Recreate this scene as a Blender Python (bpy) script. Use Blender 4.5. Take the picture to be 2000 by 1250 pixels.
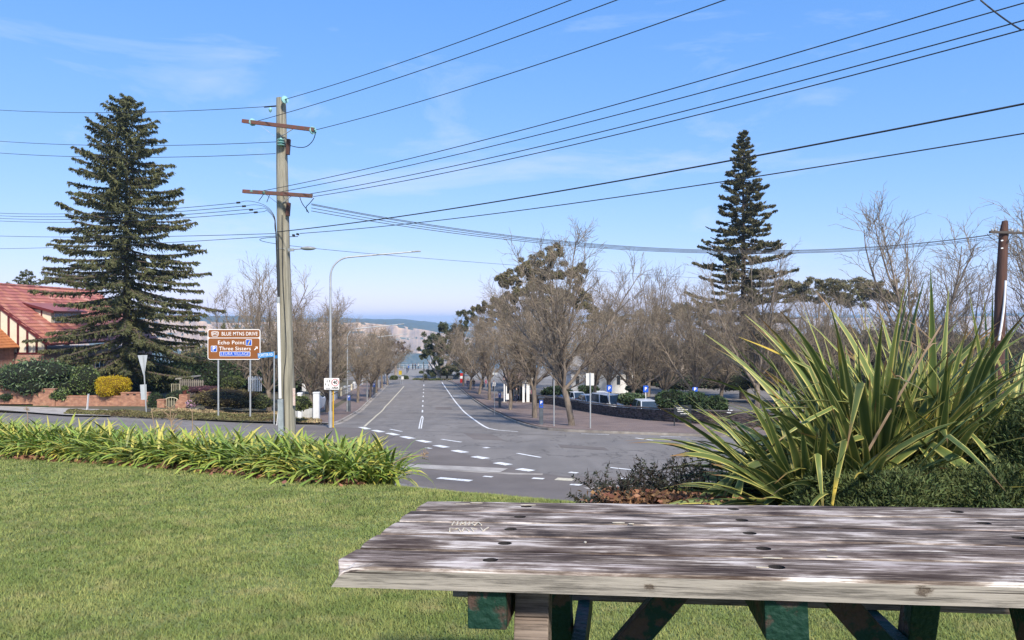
import bpy, bmesh, math, random
import numpy as np
from mathutils import Vector, Matrix, noise
for _o in list(bpy.data.objects): bpy.data.objects.remove(_o)
SC = bpy.context.scene
COL = SC.collection
R = math.radians
F = 1389.0            # focal length in photograph pixels (2000 wide)
CAMZ = 1.35
# ---------------------------------------------------------------- camera
cd = bpy.data.cameras.new('camera'); cam = bpy.data.objects.new('camera', cd); COL.objects.link(cam)
cam.location = (0, 0, CAMZ); cam.rotation_euler = (R(90), 0, 0)
cd.sensor_width = 36; cd.lens = 36*F/2000; cd.clip_start = .05; cd.clip_end = 60000
SC.camera = cam
# ---------------------------------------------------------------- sky, sun, exposure
SUN_EL, SUN_AZ = R(44), R(158)       # azimuth measured from +Y (view direction) towards +X: behind, right
wd = bpy.data.worlds.new('World'); SC.world = wd; wd.use_nodes = True
nt = wd.node_tree; nt.nodes.clear()
def wn(t, **k):
    n = nt.nodes.new(t)
    for a, b in k.items(): setattr(n, a, b)
    return n
out = wn('ShaderNodeOutputWorld'); bg = wn('ShaderNodeBackground'); sky = wn('ShaderNodeTexSky')
sky.sky_type = 'NISHITA'; sky.sun_disc = False; sky.sun_elevation = SUN_EL; sky.sun_rotation = SUN_AZ
sky.altitude = 900; sky.air_density = 1.0; sky.dust_density = .8; sky.ozone_density = 3.2
tc = wn('ShaderNodeTexCoord'); mp = wn('ShaderNodeMapping'); mp.inputs['Scale'].default_value = (1.0, 1.0, 3.6)
nz = wn('ShaderNodeTexNoise'); nz.inputs['Scale'].default_value = 2.3; nz.inputs['Detail'].default_value = 9; nz.inputs['Roughness'].default_value = .62
nz.inputs['Distortion'].default_value = .6
cr = wn('ShaderNodeValToRGB'); cr.color_ramp.elements[0].position = .53; cr.color_ramp.elements[0].color = (0, 0, 0, 1)
cr.color_ramp.elements[1].position = .95; cr.color_ramp.elements[1].color = (1, 1, 1, 1)
mx = wn('ShaderNodeMix', data_type='RGBA'); mx.inputs[7].default_value = (7.6, 8.2, 9.2, 1)
ml = wn('ShaderNodeMath', operation='MULTIPLY'); ml.inputs[1].default_value = .7
L = nt.links.new
L(tc.outputs['Generated'], mp.inputs[0]); L(mp.outputs[0], nz.inputs['Vector']); L(nz.outputs[0], cr.inputs[0])
L(cr.outputs[0], ml.inputs[0]); L(ml.outputs[0], mx.inputs[0]); L(sky.outputs[0], mx.inputs[6])
# response of the sky per channel (keeps the blue even from zenith to horizon, as the photograph has it)
se = wn('ShaderNodeSeparateColor'); co = wn('ShaderNodeCombineColor'); L(mx.outputs[2], se.inputs[0])
for ch, (pre, pw, post) in enumerate([(.105, .92, .655/.105), (.097, .58, .585/.105), (.105, .32, .70/.105)]):
    m1 = wn('ShaderNodeMath', operation='MULTIPLY'); m1.inputs[1].default_value = pre; m2 = wn('ShaderNodeMath', operation='POWER'); m2.inputs[1].default_value = pw
    m3 = wn('ShaderNodeMath', operation='MULTIPLY'); m3.inputs[1].default_value = post
    L(se.outputs[ch], m1.inputs[0]); L(m1.outputs[0], m2.inputs[0]); L(m2.outputs[0], m3.inputs[0]); L(m3.outputs[0], co.inputs[ch])
L(co.outputs[0], bg.inputs[0]); bg.inputs[1].default_value = .105; L(bg.outputs[0], out.inputs[0])
sd = bpy.data.lights.new('sun', 'SUN'); sun = bpy.data.objects.new('sun', sd); COL.objects.link(sun)
sd.energy = 3.4; sd.angle = R(7); sd.color = (1, .915, .79)
sv = Vector((math.sin(SUN_AZ)*math.cos(SUN_EL), math.cos(SUN_AZ)*math.cos(SUN_EL), math.sin(SUN_EL)))
sun.rotation_euler = sv.to_track_quat('Z', 'Y').to_euler(); sun.location = (20, -20, 40)
SC.view_settings.view_transform = 'Standard'; SC.view_settings.look = 'None'; SC.view_settings.exposure = 0.95; SC.view_settings.gamma = 1
SC.view_settings.use_curve_mapping = False
SC.cycles.volume_bounces = 2
# ---------------------------------------------------------------- helpers
random.seed(7); rng = np.random.default_rng(7)
def hexc(h):
    h = h.lstrip('#'); o = []
    for i in (0, 2, 4):
        c = int(h[i:i+2], 16)/255; o.append(c/12.92 if c <= .04045 else ((c+.055)/1.055)**2.4)
    return tuple(o)+(1,)
def tag(o, label=None, cat=None, group=None, kind=None):
    if label: o['label'] = label
    if cat: o['category'] = cat
    if group: o['group'] = group
    if kind: o['kind'] = kind
    return o
def empty(name, loc=(0, 0, 0), rz=0, parent=None):
    o = bpy.data.objects.new(name, None); COL.objects.link(o); o.location = loc; o.rotation_euler = (0, 0, rz)
    o.empty_display_size = .2
    if parent: o.parent = parent
    return o
def mk(name, V, Fc, m=None, parent=None, smooth=False, uv=None, me=None):
    """numpy mesh: V (n,3); Fc (m,k) or list of faces"""
    if me is None:
        me = bpy.data.meshes.new(name)
        V = np.asarray(V, dtype=np.float32)
        if isinstance(Fc, np.ndarray) and Fc.ndim == 2:
            k = Fc.shape[1]; nf = len(Fc)
            me.vertices.add(len(V)); me.vertices.foreach_set('co', V.ravel())
            me.loops.add(nf*k); me.loops.foreach_set('vertex_index', Fc.astype(np.int32).ravel())
            me.polygons.add(nf); me.polygons.foreach_set('loop_start', np.arange(0, nf*k, k, dtype=np.int32))
            me.polygons.foreach_set('loop_total', np.full(nf, k, dtype=np.int32))
            me.update(calc_edges=True)
        else:
            me.from_pydata([tuple(v) for v in V], [], [tuple(f) for f in Fc])
        if uv is not None:
            l = me.uv_layers.new(name='UVMap'); lv = np.empty(len(me.loops), dtype=np.int32); me.loops.foreach_get('vertex_index', lv)
            l.data.foreach_set('uv', np.asarray(uv, dtype=np.float32)[lv].ravel())
        if smooth: me.polygons.foreach_set('use_smooth', np.ones(len(me.polygons), dtype=bool))
        if m: me.materials.append(m)
    o = bpy.data.objects.new(name, me); COL.objects.link(o)
    if parent: o.parent = parent
    return o
class MB:
    """collects boxes, tubes, prisms into one mesh"""
    def __init__(s): s.v = []; s.f = []
    def add(s, V, Fc):
        b = len(s.v); s.v += [tuple(p) for p in V]; s.f += [tuple(i+b for i in f) for f in Fc]; return s
    def box(s, x0, x1, y0, y1, z0, z1):
        V = [(x, y, z) for x in (x0, x1) for y in (y0, y1) for z in (z0, z1)]
        return s.add(V, [(0, 1, 3, 2), (4, 6, 7, 5), (0, 4, 5, 1), (2, 3, 7, 6), (0, 2, 6, 4), (1, 5, 7, 3)])
    def obox(s, a, b, w, h, up=(0, 0, 1)):
        """bar from a to b, width w (sideways), height h"""
        a = Vector(a); b = Vector(b); d = (b-a).normalized(); up = Vector(up)
        sx = d.cross(up)
        if sx.length < 1e-4: sx = d.cross(Vector((0, 1, 0)))
        sx.normalize(); uz = sx.cross(d)
        V = [p+sx*i*w/2+uz*j*h/2 for p in (a, b) for i in (-1, 1) for j in (-1, 1)]
        return s.add(V, [(0, 1, 3, 2), (4, 6, 7, 5), (0, 4, 5, 1), (2, 3, 7, 6), (0, 2, 6, 4), (1, 5, 7, 3)])
    def tube(s, pts, rad, n=8, cap=True):
        pts = [Vector(p) for p in pts]; rad = [rad]*len(pts) if not hasattr(rad, '__len__') else rad
        rings = []; ref = None
        for i, p in enumerate(pts):
            d = (pts[min(i+1, len(pts)-1)]-pts[max(i-1, 0)]).normalized()
            if ref is None: ref = d.orthogonal().normalized()
            ref = (ref-d*ref.dot(d)); ref = ref.normalized() if ref.length > 1e-5 else d.orthogonal().normalized()
            b = d.cross(ref)
            rings.append([p+(ref*math.cos(t)+b*math.sin(t))*rad[i] for t in [2*math.pi*k/n for k in range(n)]])
        V = [v for r in rings for v in r]; Fc = []
        for i in range(len(pts)-1):
            for k in range(n): Fc.append((i*n+k, i*n+(k+1) % n, (i+1)*n+(k+1) % n, (i+1)*n+k))
        if cap: Fc += [tuple(range(n-1, -1, -1)), tuple((len(pts)-1)*n+k for k in range(n))]
        return s.add(V, Fc)
    def lathe(s, c, prof, n=12):
        """prof: list of (r, z) about vertical axis at c"""
        V = [(c[0]+r*math.cos(2*math.pi*k/n), c[1]+r*math.sin(2*math.pi*k/n), c[2]+z) for r, z in prof for k in range(n)]
        Fc = [(i*n+k, i*n+(k+1) % n, (i+1)*n+(k+1) % n, (i+1)*n+k) for i in range(len(prof)-1) for k in range(n)]
        Fc += [tuple(range(n-1, -1, -1)), tuple((len(prof)-1)*n+k for k in range(n))]
        return s.add(V, Fc)
    def prism(s, poly, axis_from, axis_to):
        """poly: list of 3D points; swept by vector"""
        n = len(poly); d = Vector(axis_to)-Vector(axis_from)
        V = [Vector(p) for p in poly]+[Vector(p)+d for p in poly]
        return s.add(V, [tuple(range(n-1, -1, -1)), tuple(range(n, 2*n))]+[(k, (k+1) % n, n+(k+1) % n, n+k) for k in range(n)])
    def build(s, name, m, parent=None, smooth=False, bevel=0):
        o = mk(name, s.v, s.f, m, parent)
        bm = bmesh.new(); bm.from_mesh(o.data)
        bmesh.ops.recalc_face_normals(bm, faces=bm.faces)
        if bevel: bmesh.ops.bevel(bm, geom=[e for e in bm.edges if len(e.link_faces) == 2 and e.calc_face_angle(0) > .5], offset=bevel, segments=2, affect='EDGES', profile=.6, clamp_overlap=True)
        if smooth:
            for f in bm.faces: f.smooth = True
        bm.to_mesh(o.data); bm.free()
        if smooth:
            try: o.data.set_sharp_from_angle(angle=R(40))
            except Exception: pass
        return o
def copy_tree(o, parent=None):
    c = o.copy(); COL.objects.link(c); c.parent = parent
    for ch in o.children: copy_tree(ch, c)
    return c
def seg_mesh(S, n=3):
    """S (k,8): p0 xyz, p1 xyz, r0, r1 -> prisms"""
    S = np.asarray(S, dtype=np.float64); p0, p1 = S[:, :3], S[:, 3:6]; d = p1-p0
    d /= np.maximum(np.linalg.norm(d, axis=1, keepdims=True), 1e-6)
    a = np.where(np.abs(d[:, 2:3]) > .9, np.array([[1., 0, 0]]), np.array([[0, 0, 1.]]))
    x = np.cross(d, a); x /= np.maximum(np.linalg.norm(x, axis=1, keepdims=True), 1e-6); y = np.cross(d, x)
    V = np.empty((len(S), 2*n, 3))
    for k in range(n):
        t = 2*math.pi*k/n; o = x*math.cos(t)+y*math.sin(t)
        V[:, k] = p0+o*S[:, 6:7]; V[:, n+k] = p1+o*S[:, 7:8]
    q = np.array([[k, (k+1) % n, n+(k+1) % n, n+k] for k in range(n)])
    Fc = (q[None]+(np.arange(len(S))*2*n)[:, None, None]).reshape(-1, 4)
    return V.reshape(-1, 3), Fc
def quads(C, U, W):
    """C centres, U half-length vectors, W half-width vectors -> pointed leaf quads (kite)"""
    n = len(C); V = np.empty((n, 4, 3)); V[:, 0] = C-U; V[:, 1] = C+W-U*.1; V[:, 2] = C+U; V[:, 3] = C-W-U*.1
    return V.reshape(-1, 3), np.arange(4*n).reshape(n, 4)
def runit(n, r=rng):
    v = r.normal(size=(n, 3)); return v/np.maximum(np.linalg.norm(v, axis=1, keepdims=True), 1e-9)
def perp(U, r=rng):
    v = np.cross(U, runit(len(U), r)); return v/np.maximum(np.linalg.norm(v, axis=1, keepdims=True), 1e-9)
# ---------------------------------------------------------------- materials
MATS = {}
def mat(name, col, rough=.8, col2=None, scale=4., detail=5, bump=0., bscale=None, island=0., spec=.3, metal=0., stretch=None, trans=0., lo=.35, hi=.65):
    """procedural material: two colours mixed by noise, value jitter per loose piece, bump"""
    if name in MATS: return MATS[name]
    m = bpy.data.materials.new(name); MATS[name] = m; m.use_nodes = True; t = m.node_tree; b = t.nodes['Principled BSDF']
    col = hexc(col) if isinstance(col, str) else tuple(col)+(1,)*(4-len(col))
    col2 = tuple(c*.72 for c in col[:3])+(1,) if col2 is None else (hexc(col2) if isinstance(col2, str) else tuple(col2)+(1,)*(4-len(col2)))
    tcn = t.nodes.new('ShaderNodeTexCoord'); mpn = t.nodes.new('ShaderNodeMapping'); t.links.new(tcn.outputs['Object'], mpn.inputs[0])
    if stretch: mpn.inputs['Scale'].default_value = stretch
    n = t.nodes.new('ShaderNodeTexNoise'); n.inputs['Scale'].default_value = scale; n.inputs['Detail'].default_value = detail; n.inputs['Roughness'].default_value = .6
    t.links.new(mpn.outputs[0], n.inputs['Vector'])
    rp = t.nodes.new('ShaderNodeValToRGB'); rp.color_ramp.elements[0].position = lo; rp.color_ramp.elements[1].position = hi
    rp.color_ramp.elements[0].color = col2; rp.color_ramp.elements[1].color = col
    t.links.new(n.outputs[0], rp.inputs[0]); src = rp.outputs[0]
    if island:
        g = t.nodes.new('ShaderNodeNewGeometry'); h = t.nodes.new('ShaderNodeHueSaturation')
        mr = t.nodes.new('ShaderNodeMapRange'); mr.inputs[3].default_value = 1-island; mr.inputs[4].default_value = 1+island
        t.links.new(g.outputs['Random Per Island'], mr.inputs[0]); t.links.new(mr.outputs[0], h.inputs['Value'])
        m2 = t.nodes.new('ShaderNodeMath'); m2.operation = 'MULTIPLY'; m2.inputs[1].default_value = 37.7
        m3 = t.nodes.new('ShaderNodeMath'); m3.operation = 'FRACT'; mr2 = t.nodes.new('ShaderNodeMapRange'); mr2.inputs[3].default_value = .5-island*.07; mr2.inputs[4].default_value = .5+island*.05
        t.links.new(g.outputs['Random Per Island'], m2.inputs[0]); t.links.new(m2.outputs[0], m3.inputs[0]); t.links.new(m3.outputs[0], mr2.inputs[0]); t.links.new(mr2.outputs[0], h.inputs['Hue'])
        t.links.new(src, h.inputs['Color']); src = h.outputs[0]
    t.links.new(src, b.inputs['Base Color'])
    b.inputs['Roughness'].default_value = rough; b.inputs['Specular IOR Level'].default_value = spec; b.inputs['Metallic'].default_value = metal
    if bump:
        n2 = t.nodes.new('ShaderNodeTexNoise'); n2.inputs['Scale'].default_value = bscale or scale*4; n2.inputs['Detail'].default_value = 4
        t.links.new(mpn.outputs[0], n2.inputs['Vector'])
        bp = t.nodes.new('ShaderNodeBump'); bp.inputs['Strength'].default_value = bump; bp.inputs['Distance'].default_value = .02
        t.links.new(n2.outputs[0], bp.inputs['Height']); t.links.new(bp.outputs[0], b.inputs['Normal'])
    if trans:   # thin leaves let light through
        o = t.nodes['Material Output']; tr = t.nodes.new('ShaderNodeBsdfTranslucent'); ms = t.nodes.new('ShaderNodeMixShader'); ms.inputs[0].default_value = trans
        t.links.new(src, tr.inputs[0]); t.links.new(b.outputs[0], ms.inputs[1]); t.links.new(tr.outputs[0], ms.inputs[2]); t.links.new(ms.outputs[0], o.inputs[0])
    return m
def nodes_of(m): return m.node_tree, m.node_tree.nodes['Principled BSDF']
# ---------------------------------------------------------------- the lie of the land
KN = [(-60, -2.0), (0, -4.4), (20, -5.42), (32, -6.02), (40, -6.42), (46, -6.84), (58, -8.0), (73, -9.3), (86, -9.95), (110, -10.95), (138, -12.1), (150, -12.5), (175, -12.9), (400, -14)]
KY = np.array([k[0] for k in KN], float); KZ = np.array([k[1] for k in KN], float)
_tab_y = np.arange(-60, 400, .5); _tab_z = np.interp(_tab_y, KY, KZ)
_k = np.exp(-.5*(np.arange(-16, 17)/6.)**2); _k /= _k.sum(); _tab_z = np.convolve(np.pad(_tab_z, 16, 'edge'), _k, 'valid')
def sstep(t): t = np.clip(t, 0, 1); return t*t*(3-2*t)
def zr(x, y):
    """road / pavement level (world)"""
    x = np.asarray(x, float); y = np.asarray(y, float)
    zm = np.interp(y, _tab_y, _tab_z); zp = -(4.4+.0511*y)
    t = sstep((-14.5-.1217*(y-45)-x)/14)
    return CAMZ+zm*(1-t)+np.minimum(zp, zm*0+zp)*t
def lawn_z(x, y):
    x = np.asarray(x, float); y = np.asarray(y, float)
    s = .5145*x+.8575*y-6.9
    sp = np.log1p(np.exp(np.clip(s*3, -30, 30)))/3
    z = .08+.0097*x-.08*y-.42*sp
    near = np.where(x < 0, 21.8-.5*x, 21.8-1.3*x)
    z2 = np.maximum(z, zr(x, y)+.1)
    return np.where(y < near, z2, zr(x, y)+.1-.6*np.minimum(y-near, 1.5))
def P(px, py, D): return Vector(((px-1000)/F*D, D, CAMZ-(py-625)/F*D))
def G(px, py, dz=0., fn=zr, d0=6.):
    """where the sight line through a photograph pixel meets the ground"""
    ds = np.arange(d0, 220, .05); z = CAMZ-(py-625)/F*ds; g = fn((px-1000)/F*ds, ds)+dz
    i = np.argmax(z <= g)
    D = ds[i] if (z <= g).any() else 200.
    return Vector(((px-1000)/F*D, D, float(fn((px-1000)/F*D, D))+dz))
def poly_px(pts, dz=0.): return [G(a, b, dz) for a, b in pts]
def resample(pl, step):
    pl = [Vector(p) for p in pl]; o = [pl[0]]; acc = 0
    for a, b in zip(pl[:-1], pl[1:]):
        n = max(1, int(round((b-a).length/step)))
        for k in range(1, n+1): o.append(a.lerp(b, k/n))
    return o
def smooth_pl(pl, it=2):
    for _ in range(it):
        q = [pl[0]]
        for a, b in zip(pl[:-1], pl[1:]): q += [a.lerp(b, .25), a.lerp(b, .75)]
        pl = q+[pl[-1]]
    return pl
# ================================================================ SETTING
def grid(name, x0, x1, y0, y1, nx, ny, fn, m):
    X, Y = np.meshgrid(np.linspace(x0, x1, nx+1), np.linspace(y0, y1, ny+1)); Z = fn(X, Y)
    V = np.stack([X.ravel(), Y.ravel(), Z.ravel()], 1); i = np.arange(nx*ny); a = i//nx*(nx+1)+i % nx
    return mk(name, V, np.stack([a, a+1, a+nx+2, a+nx+1], 1), m, smooth=True)
# --- materials of the ground
m_asph = mat('asphalt', (.205, .188, .172), .9, (.168, .154, .141), scale=.35, detail=8, bump=.25, bscale=60, spec=.25)
t, b = nodes_of(m_asph)      # fine aggregate speckle and faint tar seams
n = t.nodes.new('ShaderNodeTexNoise'); n.inputs['Scale'].default_value = 45; n.inputs['Detail'].default_value = 2
tcn = t.nodes.new('ShaderNodeTexCoord'); t.links.new(tcn.outputs['Object'], n.inputs['Vector'])
mxn = t.nodes.new('ShaderNodeMix'); mxn.data_type = 'RGBA'; mxn.blend_type = 'OVERLAY'; mxn.inputs[0].default_value = .35
src = b.inputs['Base Color'].links[0].from_socket
t.links.new(src, mxn.inputs[6]); t.links.new(n.outputs[0], mxn.inputs[7])
wv = t.nodes.new('ShaderNodeTexNoise'); wv.inputs['Scale'].default_value = .12; wv.inputs['Detail'].default_value = 3; wv.inputs['Distortion'].default_value = 2
mpn = t.nodes.new('ShaderNodeMapping'); mpn.inputs['Scale'].default_value = (3.2, .5, 1); mpn.inputs['Rotation'].default_value = (0, 0, R(-7))
t.links.new(tcn.outputs['Object'], mpn.inputs[0]); t.links.new(mpn.outputs[0], wv.inputs['Vector'])
rr = t.nodes.new('ShaderNodeMapRange'); rr.inputs[1].default_value = .35; rr.inputs[2].default_value = .68; rr.inputs[3].default_value = .9; rr.inputs[4].default_value = 1.1
t.links.new(wv.outputs[0], rr.inputs[0])
vm = t.nodes.new('ShaderNodeMix'); vm.data_type = 'RGBA'; vm.blend_type = 'MULTIPLY'; vm.inputs[0].default_value = 1
vo = t.nodes.new('ShaderNodeTexVoronoi'); vo.feature = 'DISTANCE_TO_EDGE'; vo.inputs['Scale'].default_value = .22; mpv = t.nodes.new('ShaderNodeMapping'); mpv.inputs['Rotation'].default_value = (0, 0, .5)
nd = t.nodes.new('ShaderNodeTexNoise'); nd.inputs['Scale'].default_value = .8; nd.inputs['Detail'].default_value = 5; t.links.new(tcn.outputs['Object'], nd.inputs['Vector']); mv = t.nodes.new('ShaderNodeMix'); mv.data_type = 'VECTOR'; mv.inputs[0].default_value = .5; t.links.new(tcn.outputs['Object'], mv.inputs[4])
sc_ = t.nodes.new('ShaderNodeVectorMath'); sc_.operation = 'MULTIPLY_ADD'; sc_.inputs[1].default_value = (3, 3, 3); t.links.new(nd.outputs['Color'], sc_.inputs[0]); t.links.new(tcn.outputs['Object'], sc_.inputs[2]); t.links.new(sc_.outputs[0], vo.inputs['Vector'])
ck = t.nodes.new('ShaderNodeMapRange'); ck.inputs[1].default_value = .0; ck.inputs[2].default_value = .016; ck.inputs[3].default_value = .42; ck.inputs[4].default_value = 1.; t.links.new(vo.outputs['Distance'], ck.inputs[0])
cm = t.nodes.new('ShaderNodeMix'); cm.data_type = 'RGBA'; cm.blend_type = 'MULTIPLY'; cm.inputs[0].default_value = .8; t.links.new(mxn.outputs[2], cm.inputs[6]); t.links.new(ck.outputs[0], cm.inputs[7])
t.links.new(cm.outputs[2], vm.inputs[6]); t.links.new(rr.outputs[0], vm.inputs[7]); t.links.new(vm.outputs[2], b.inputs['Base Color'])
m_paint = mat('road_paint', (.72, .72, .70), .7, (.34, .34, .335), scale=6, detail=9, lo=.34, hi=.47)
m_paint_y = mat('road_paint_cream', (.62, .56, .40), .7, (.42, .38, .30), scale=9)
m_conc = mat('concrete', (.42, .39, .35), .9, (.27, .245, .22), scale=1.4, detail=8, bump=.3)
m_conc_d = mat('kerb_concrete', (.38, .345, .30), .9, (.19, .165, .14), scale=1.1, detail=8)
m_soil = mat('garden_soil', (.13, .10, .07), .95, (.07, .075, .04), scale=.6, detail=8, bump=.5)
m_lawn = mat('lawn_soil', (.19, .235, .075), .95, (.135, .165, .06), scale=1.3, detail=8, bump=.6, bscale=40)
m_pave = mat('brick_pavers', (.225, .175, .155), .9, (.155, .12, .108), scale=.8, detail=8)
t, b = nodes_of(m_pave)
bk = t.nodes.new('ShaderNodeTexBrick'); bk.inputs['Scale'].default_value = 4.3; bk.inputs['Mortar Size'].default_value = .018; bk.inputs['Color1'].default_value = (.9, .9, .9, 1); bk.inputs['Color2'].default_value = (1.12, 1.06, 1.02, 1); bk.inputs['Mortar'].default_value = (.62, .6, .6, 1)
tcn = t.nodes.new('ShaderNodeTexCoord'); t.links.new(tcn.outputs['Object'], bk.inputs['Vector'])
vm = t.nodes.new('ShaderNodeMix'); vm.data_type = 'RGBA'; vm.blend_type = 'MULTIPLY'; vm.inputs[0].default_value = 1
t.links.new(b.inputs['Base Color'].links[0].from_socket, vm.inputs[6]); t.links.new(bk.outputs[0], vm.inputs[7]); t.links.new(vm.outputs[2], b.inputs['Base Color'])
# --- lawn mound (camera side)
lawn = tag(grid('lawn', -34, 18, -4, 40, 156, 132, lawn_z, m_lawn), 'green lawn sloping down from the picnic table to the road', 'lawn', kind='structure')
# --- asphalt
road = tag(grid('road', -95, 60, 14, 152, 155, 138, zr, m_asph), 'grey asphalt road running downhill from the junction', 'road', kind='structure')
def strip(name, A, B, dz, m, nu=1, fn=zr):
    V = []; Fc = []; n = len(A)
    for i in range(n):
        for k in range(nu+1):
            q = A[i].lerp(B[i], k/nu); V.append((q.x, q.y, float(fn(q.x, q.y))+dz))
    for i in range(n-1):
        for k in range(nu): a = i*(nu+1)+k; Fc.append((a, a+1, a+nu+2, a+nu+1))
    return mk(name, V, Fc, m, smooth=True)
def even(pl, n):
    d = [0]
    for a, b_ in zip(pl[:-1], pl[1:]): d.append(d[-1]+(b_-a).length)
    return [Vector((np.interp(s, d, [p.x for p in pl]), np.interp(s, d, [p.y for p in pl]), 0)) for s in np.linspace(0, d[-1], n)]
def ribbon(name, pl, w, dz, m, parent, step=.8):
    pl = resample(pl, step); V = []; Fc = []
    for i, p in enumerate(pl):
        d = pl[min(i+1, len(pl)-1)]-pl[max(i-1, 0)]; s = Vector((d.y, -d.x, 0)).normalized()*w/2
        for q in (p-s, p+s): V.append((q.x, q.y, float(zr(q.x, q.y))+dz))
        if i: Fc.append((2*i-2, 2*i-1, 2*i+1, 2*i))
    return mk(name, V, Fc, m, parent)
def ribbon_px(name, pts, w, m=None, dz=.012, sm=0):
    pl = poly_px(pts)
    if sm: pl = smooth_pl(pl, sm)
    return ribbon(name, pl, w, dz, m or m_paint, road)
# main road edge lines
ribbon_px('edge_line', [(863, 746.5), (872, 760), (881, 773), (891, 787), (901, 798), (912, 809), (923, 817.5), (941, 831), (959, 839.5), (1011, 843.5)], .16, sm=1)
ribbon_px('edge_line', [(789, 754.5), (780, 765), (768, 778), (752, 795), (735, 812), (712, 833.5)], .15, m_paint_y)
ribbon_px('edge_line', [(763, 753.5), (789, 754.5)], .15)
for (a, b_) in [((823, 815), (818.3, 837.5)), ((826.7, 815), (822.6, 837.5))]: ribbon_px('centre_line', [a, b_], .075)
for (y0, y1, x0, x1) in [(812.5, 816, 824.8, 824.4), (801, 805.5, 825.2, 825), (791.5, 794.5, 825.7, 825.5), (782, 785, 826.2, 826), (773, 775.5, 826.8, 826.6), (766, 768, 827.2, 827), (760, 761.5, 827.5, 827.4), (751, 754, 828, 827.8)]:
    ribbon_px('centre_dash', [(x1, y1), (x0, y0)], .14)
# turning line across the junction (short, broad dashes)
for (cx, cy, hl) in [(712, 836.5, 8), (738, 842.3, 9), (767, 848.2, 9.5), (796, 855, 10.5), (828, 862.3, 11.5), (862, 872.3, 12), (898, 882.3, 12.5), (938, 894, 13.5), (982, 906.3, 14), (1026, 918.3, 15)]:
    ribbon_px('turn_dash', [(cx-hl*.9, cy-2.1), (cx+hl*.9, cy+2.1)], .42)
# long dashes of the road that bends to the right
for (a, b_) in [((762, 838.6), (785, 843.2)), ((862, 858.3), (901, 864)), ((1010, 886), (1056, 894)), ((1192, 913.8), (1252, 920)), ((1241, 855.8), (1276, 860.4))]: ribbon_px('lane_dash', [a, b_], .17)
for (a, b_, w) in [((1135, 847.6), (1190, 849.2), .12), ((1290, 853), (1330, 854.2), .12)]: ribbon_px('kerb_line', [a, b_], w)
ribbon_px('stop_line', [(856, 934), (920, 940)], .32)
for (a, b_, w, mm) in [((1086, 936), (1120, 938), .5, m_paint_y), ((1040, 934.5), (1062, 936), .25, m_paint), ((944, 931), (962, 932), .2, m_paint), ((1112, 923), (1128, 924.5), .25, m_paint), ((1114, 947), (1136, 948.5), .25, m_paint), ((946, 874.5), (954, 875.5), .3, m_paint), ((832, 875), (842, 876.5), .2, m_paint), ((1212, 935), (1232, 936.4), .25, m_paint)]:
    ribbon_px('worn_mark', [a, b_], w, mm)
# concrete strip let into the asphalt
pl = poly_px([(802, 907), (993, 916), (975, 924), (788, 914)])
mk('concrete_slab', [(p.x, p.y, p.z+.02) for p in pl], [(0, 1, 2, 3)], m_conc, road)
ribbon_px('gutter_strip', [(690, 909), (790, 913), (1000, 926), (1060, 927)], .35, m_conc_d, dz=.01)
ribbon_px('gutter_strip', [(1143, 955), (1200, 950.5), (1260, 947)], .3, m_conc, dz=.014)
ribbon_px('tar_seam', [(734, 869), (752, 860), (772, 852)], .05, mat('tar', (.03, .03, .03), .6), dz=.008)
ribbon_px('tar_seam', [(700, 838), (760, 840.5), (1000, 847.5), (1100, 851)], .05, MATS['tar'], dz=.008)
# older, browner surface of the side street meets the newer one along the turning line
pA = even(poly_px([(560, 832), (640, 833.5), (705, 836.5), (738, 843), (796, 856), (862, 873), (938, 895), (1030, 920.5), (1100, 931), (1300, 933)]), 60); pB = even(poly_px([(540, 880), (600, 900), (680, 925), (760, 940), (860, 955), (980, 968), (1100, 978), (1200, 985), (1300, 990)]), 60)
m_old = mat('older_asphalt', (.165, .143, .128), .92, (.125, .108, .097), scale=.5, detail=9, bump=.3, bscale=50)
o = strip('older_surface', pA, pB, .006, m_old, 8); o.parent = road
for (pts, m_) in (([(905, 846), (960, 848), (985, 860), (925, 858)], m_old), ([(1090, 868), (1180, 874), (1190, 880), (1095, 874)], m_old), ([(850, 795), (880, 795), (884, 800), (852, 800)], m_old)):
    pl = poly_px(pts); mk('road_patch', [(p.x, p.y, p.z+.009) for p in pl], [(0, 1, 2, 3)], m_, road)
# concrete bays and apron of the parking lane
pl = poly_px([(883, 771), (915, 771), (917, 776.5), (886, 776.5)])
mk('parking_bay_strip', [(p.x, p.y, p.z+.02) for p in pl], [(0, 1, 2, 3)], m_conc, road)
KR_px = [(876, 744.5), (887, 748), (901, 760), (914, 772.6), (937, 788), (970, 806), (1004, 823.5), (1037, 835), (1080, 841.5), (1200, 846.5), (1340, 851), (1500, 856), (1800, 868), (2200, 882)]
KL_px = [(-320, 789), (-150, 796), (0, 803), (130, 811), (300, 818), (540, 825), (610, 828.5), (645, 831), (663, 826.5), (685, 813.5), (716, 788.5), (738, 769), (754, 753), (763, 746)]
KR = smooth_pl(poly_px(KR_px), 1); KL = smooth_pl(poly_px(KL_px), 1)
def offset(pl, d):
    o = []
    for i, p in enumerate(pl):
        t_ = pl[min(i+1, len(pl)-1)]-pl[max(i-1, 0)]; s = Vector((t_.y, -t_.x, 0)).normalized(); q = p+s*d; o.append(Vector((q.x, q.y, 0)))
    return o
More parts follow.
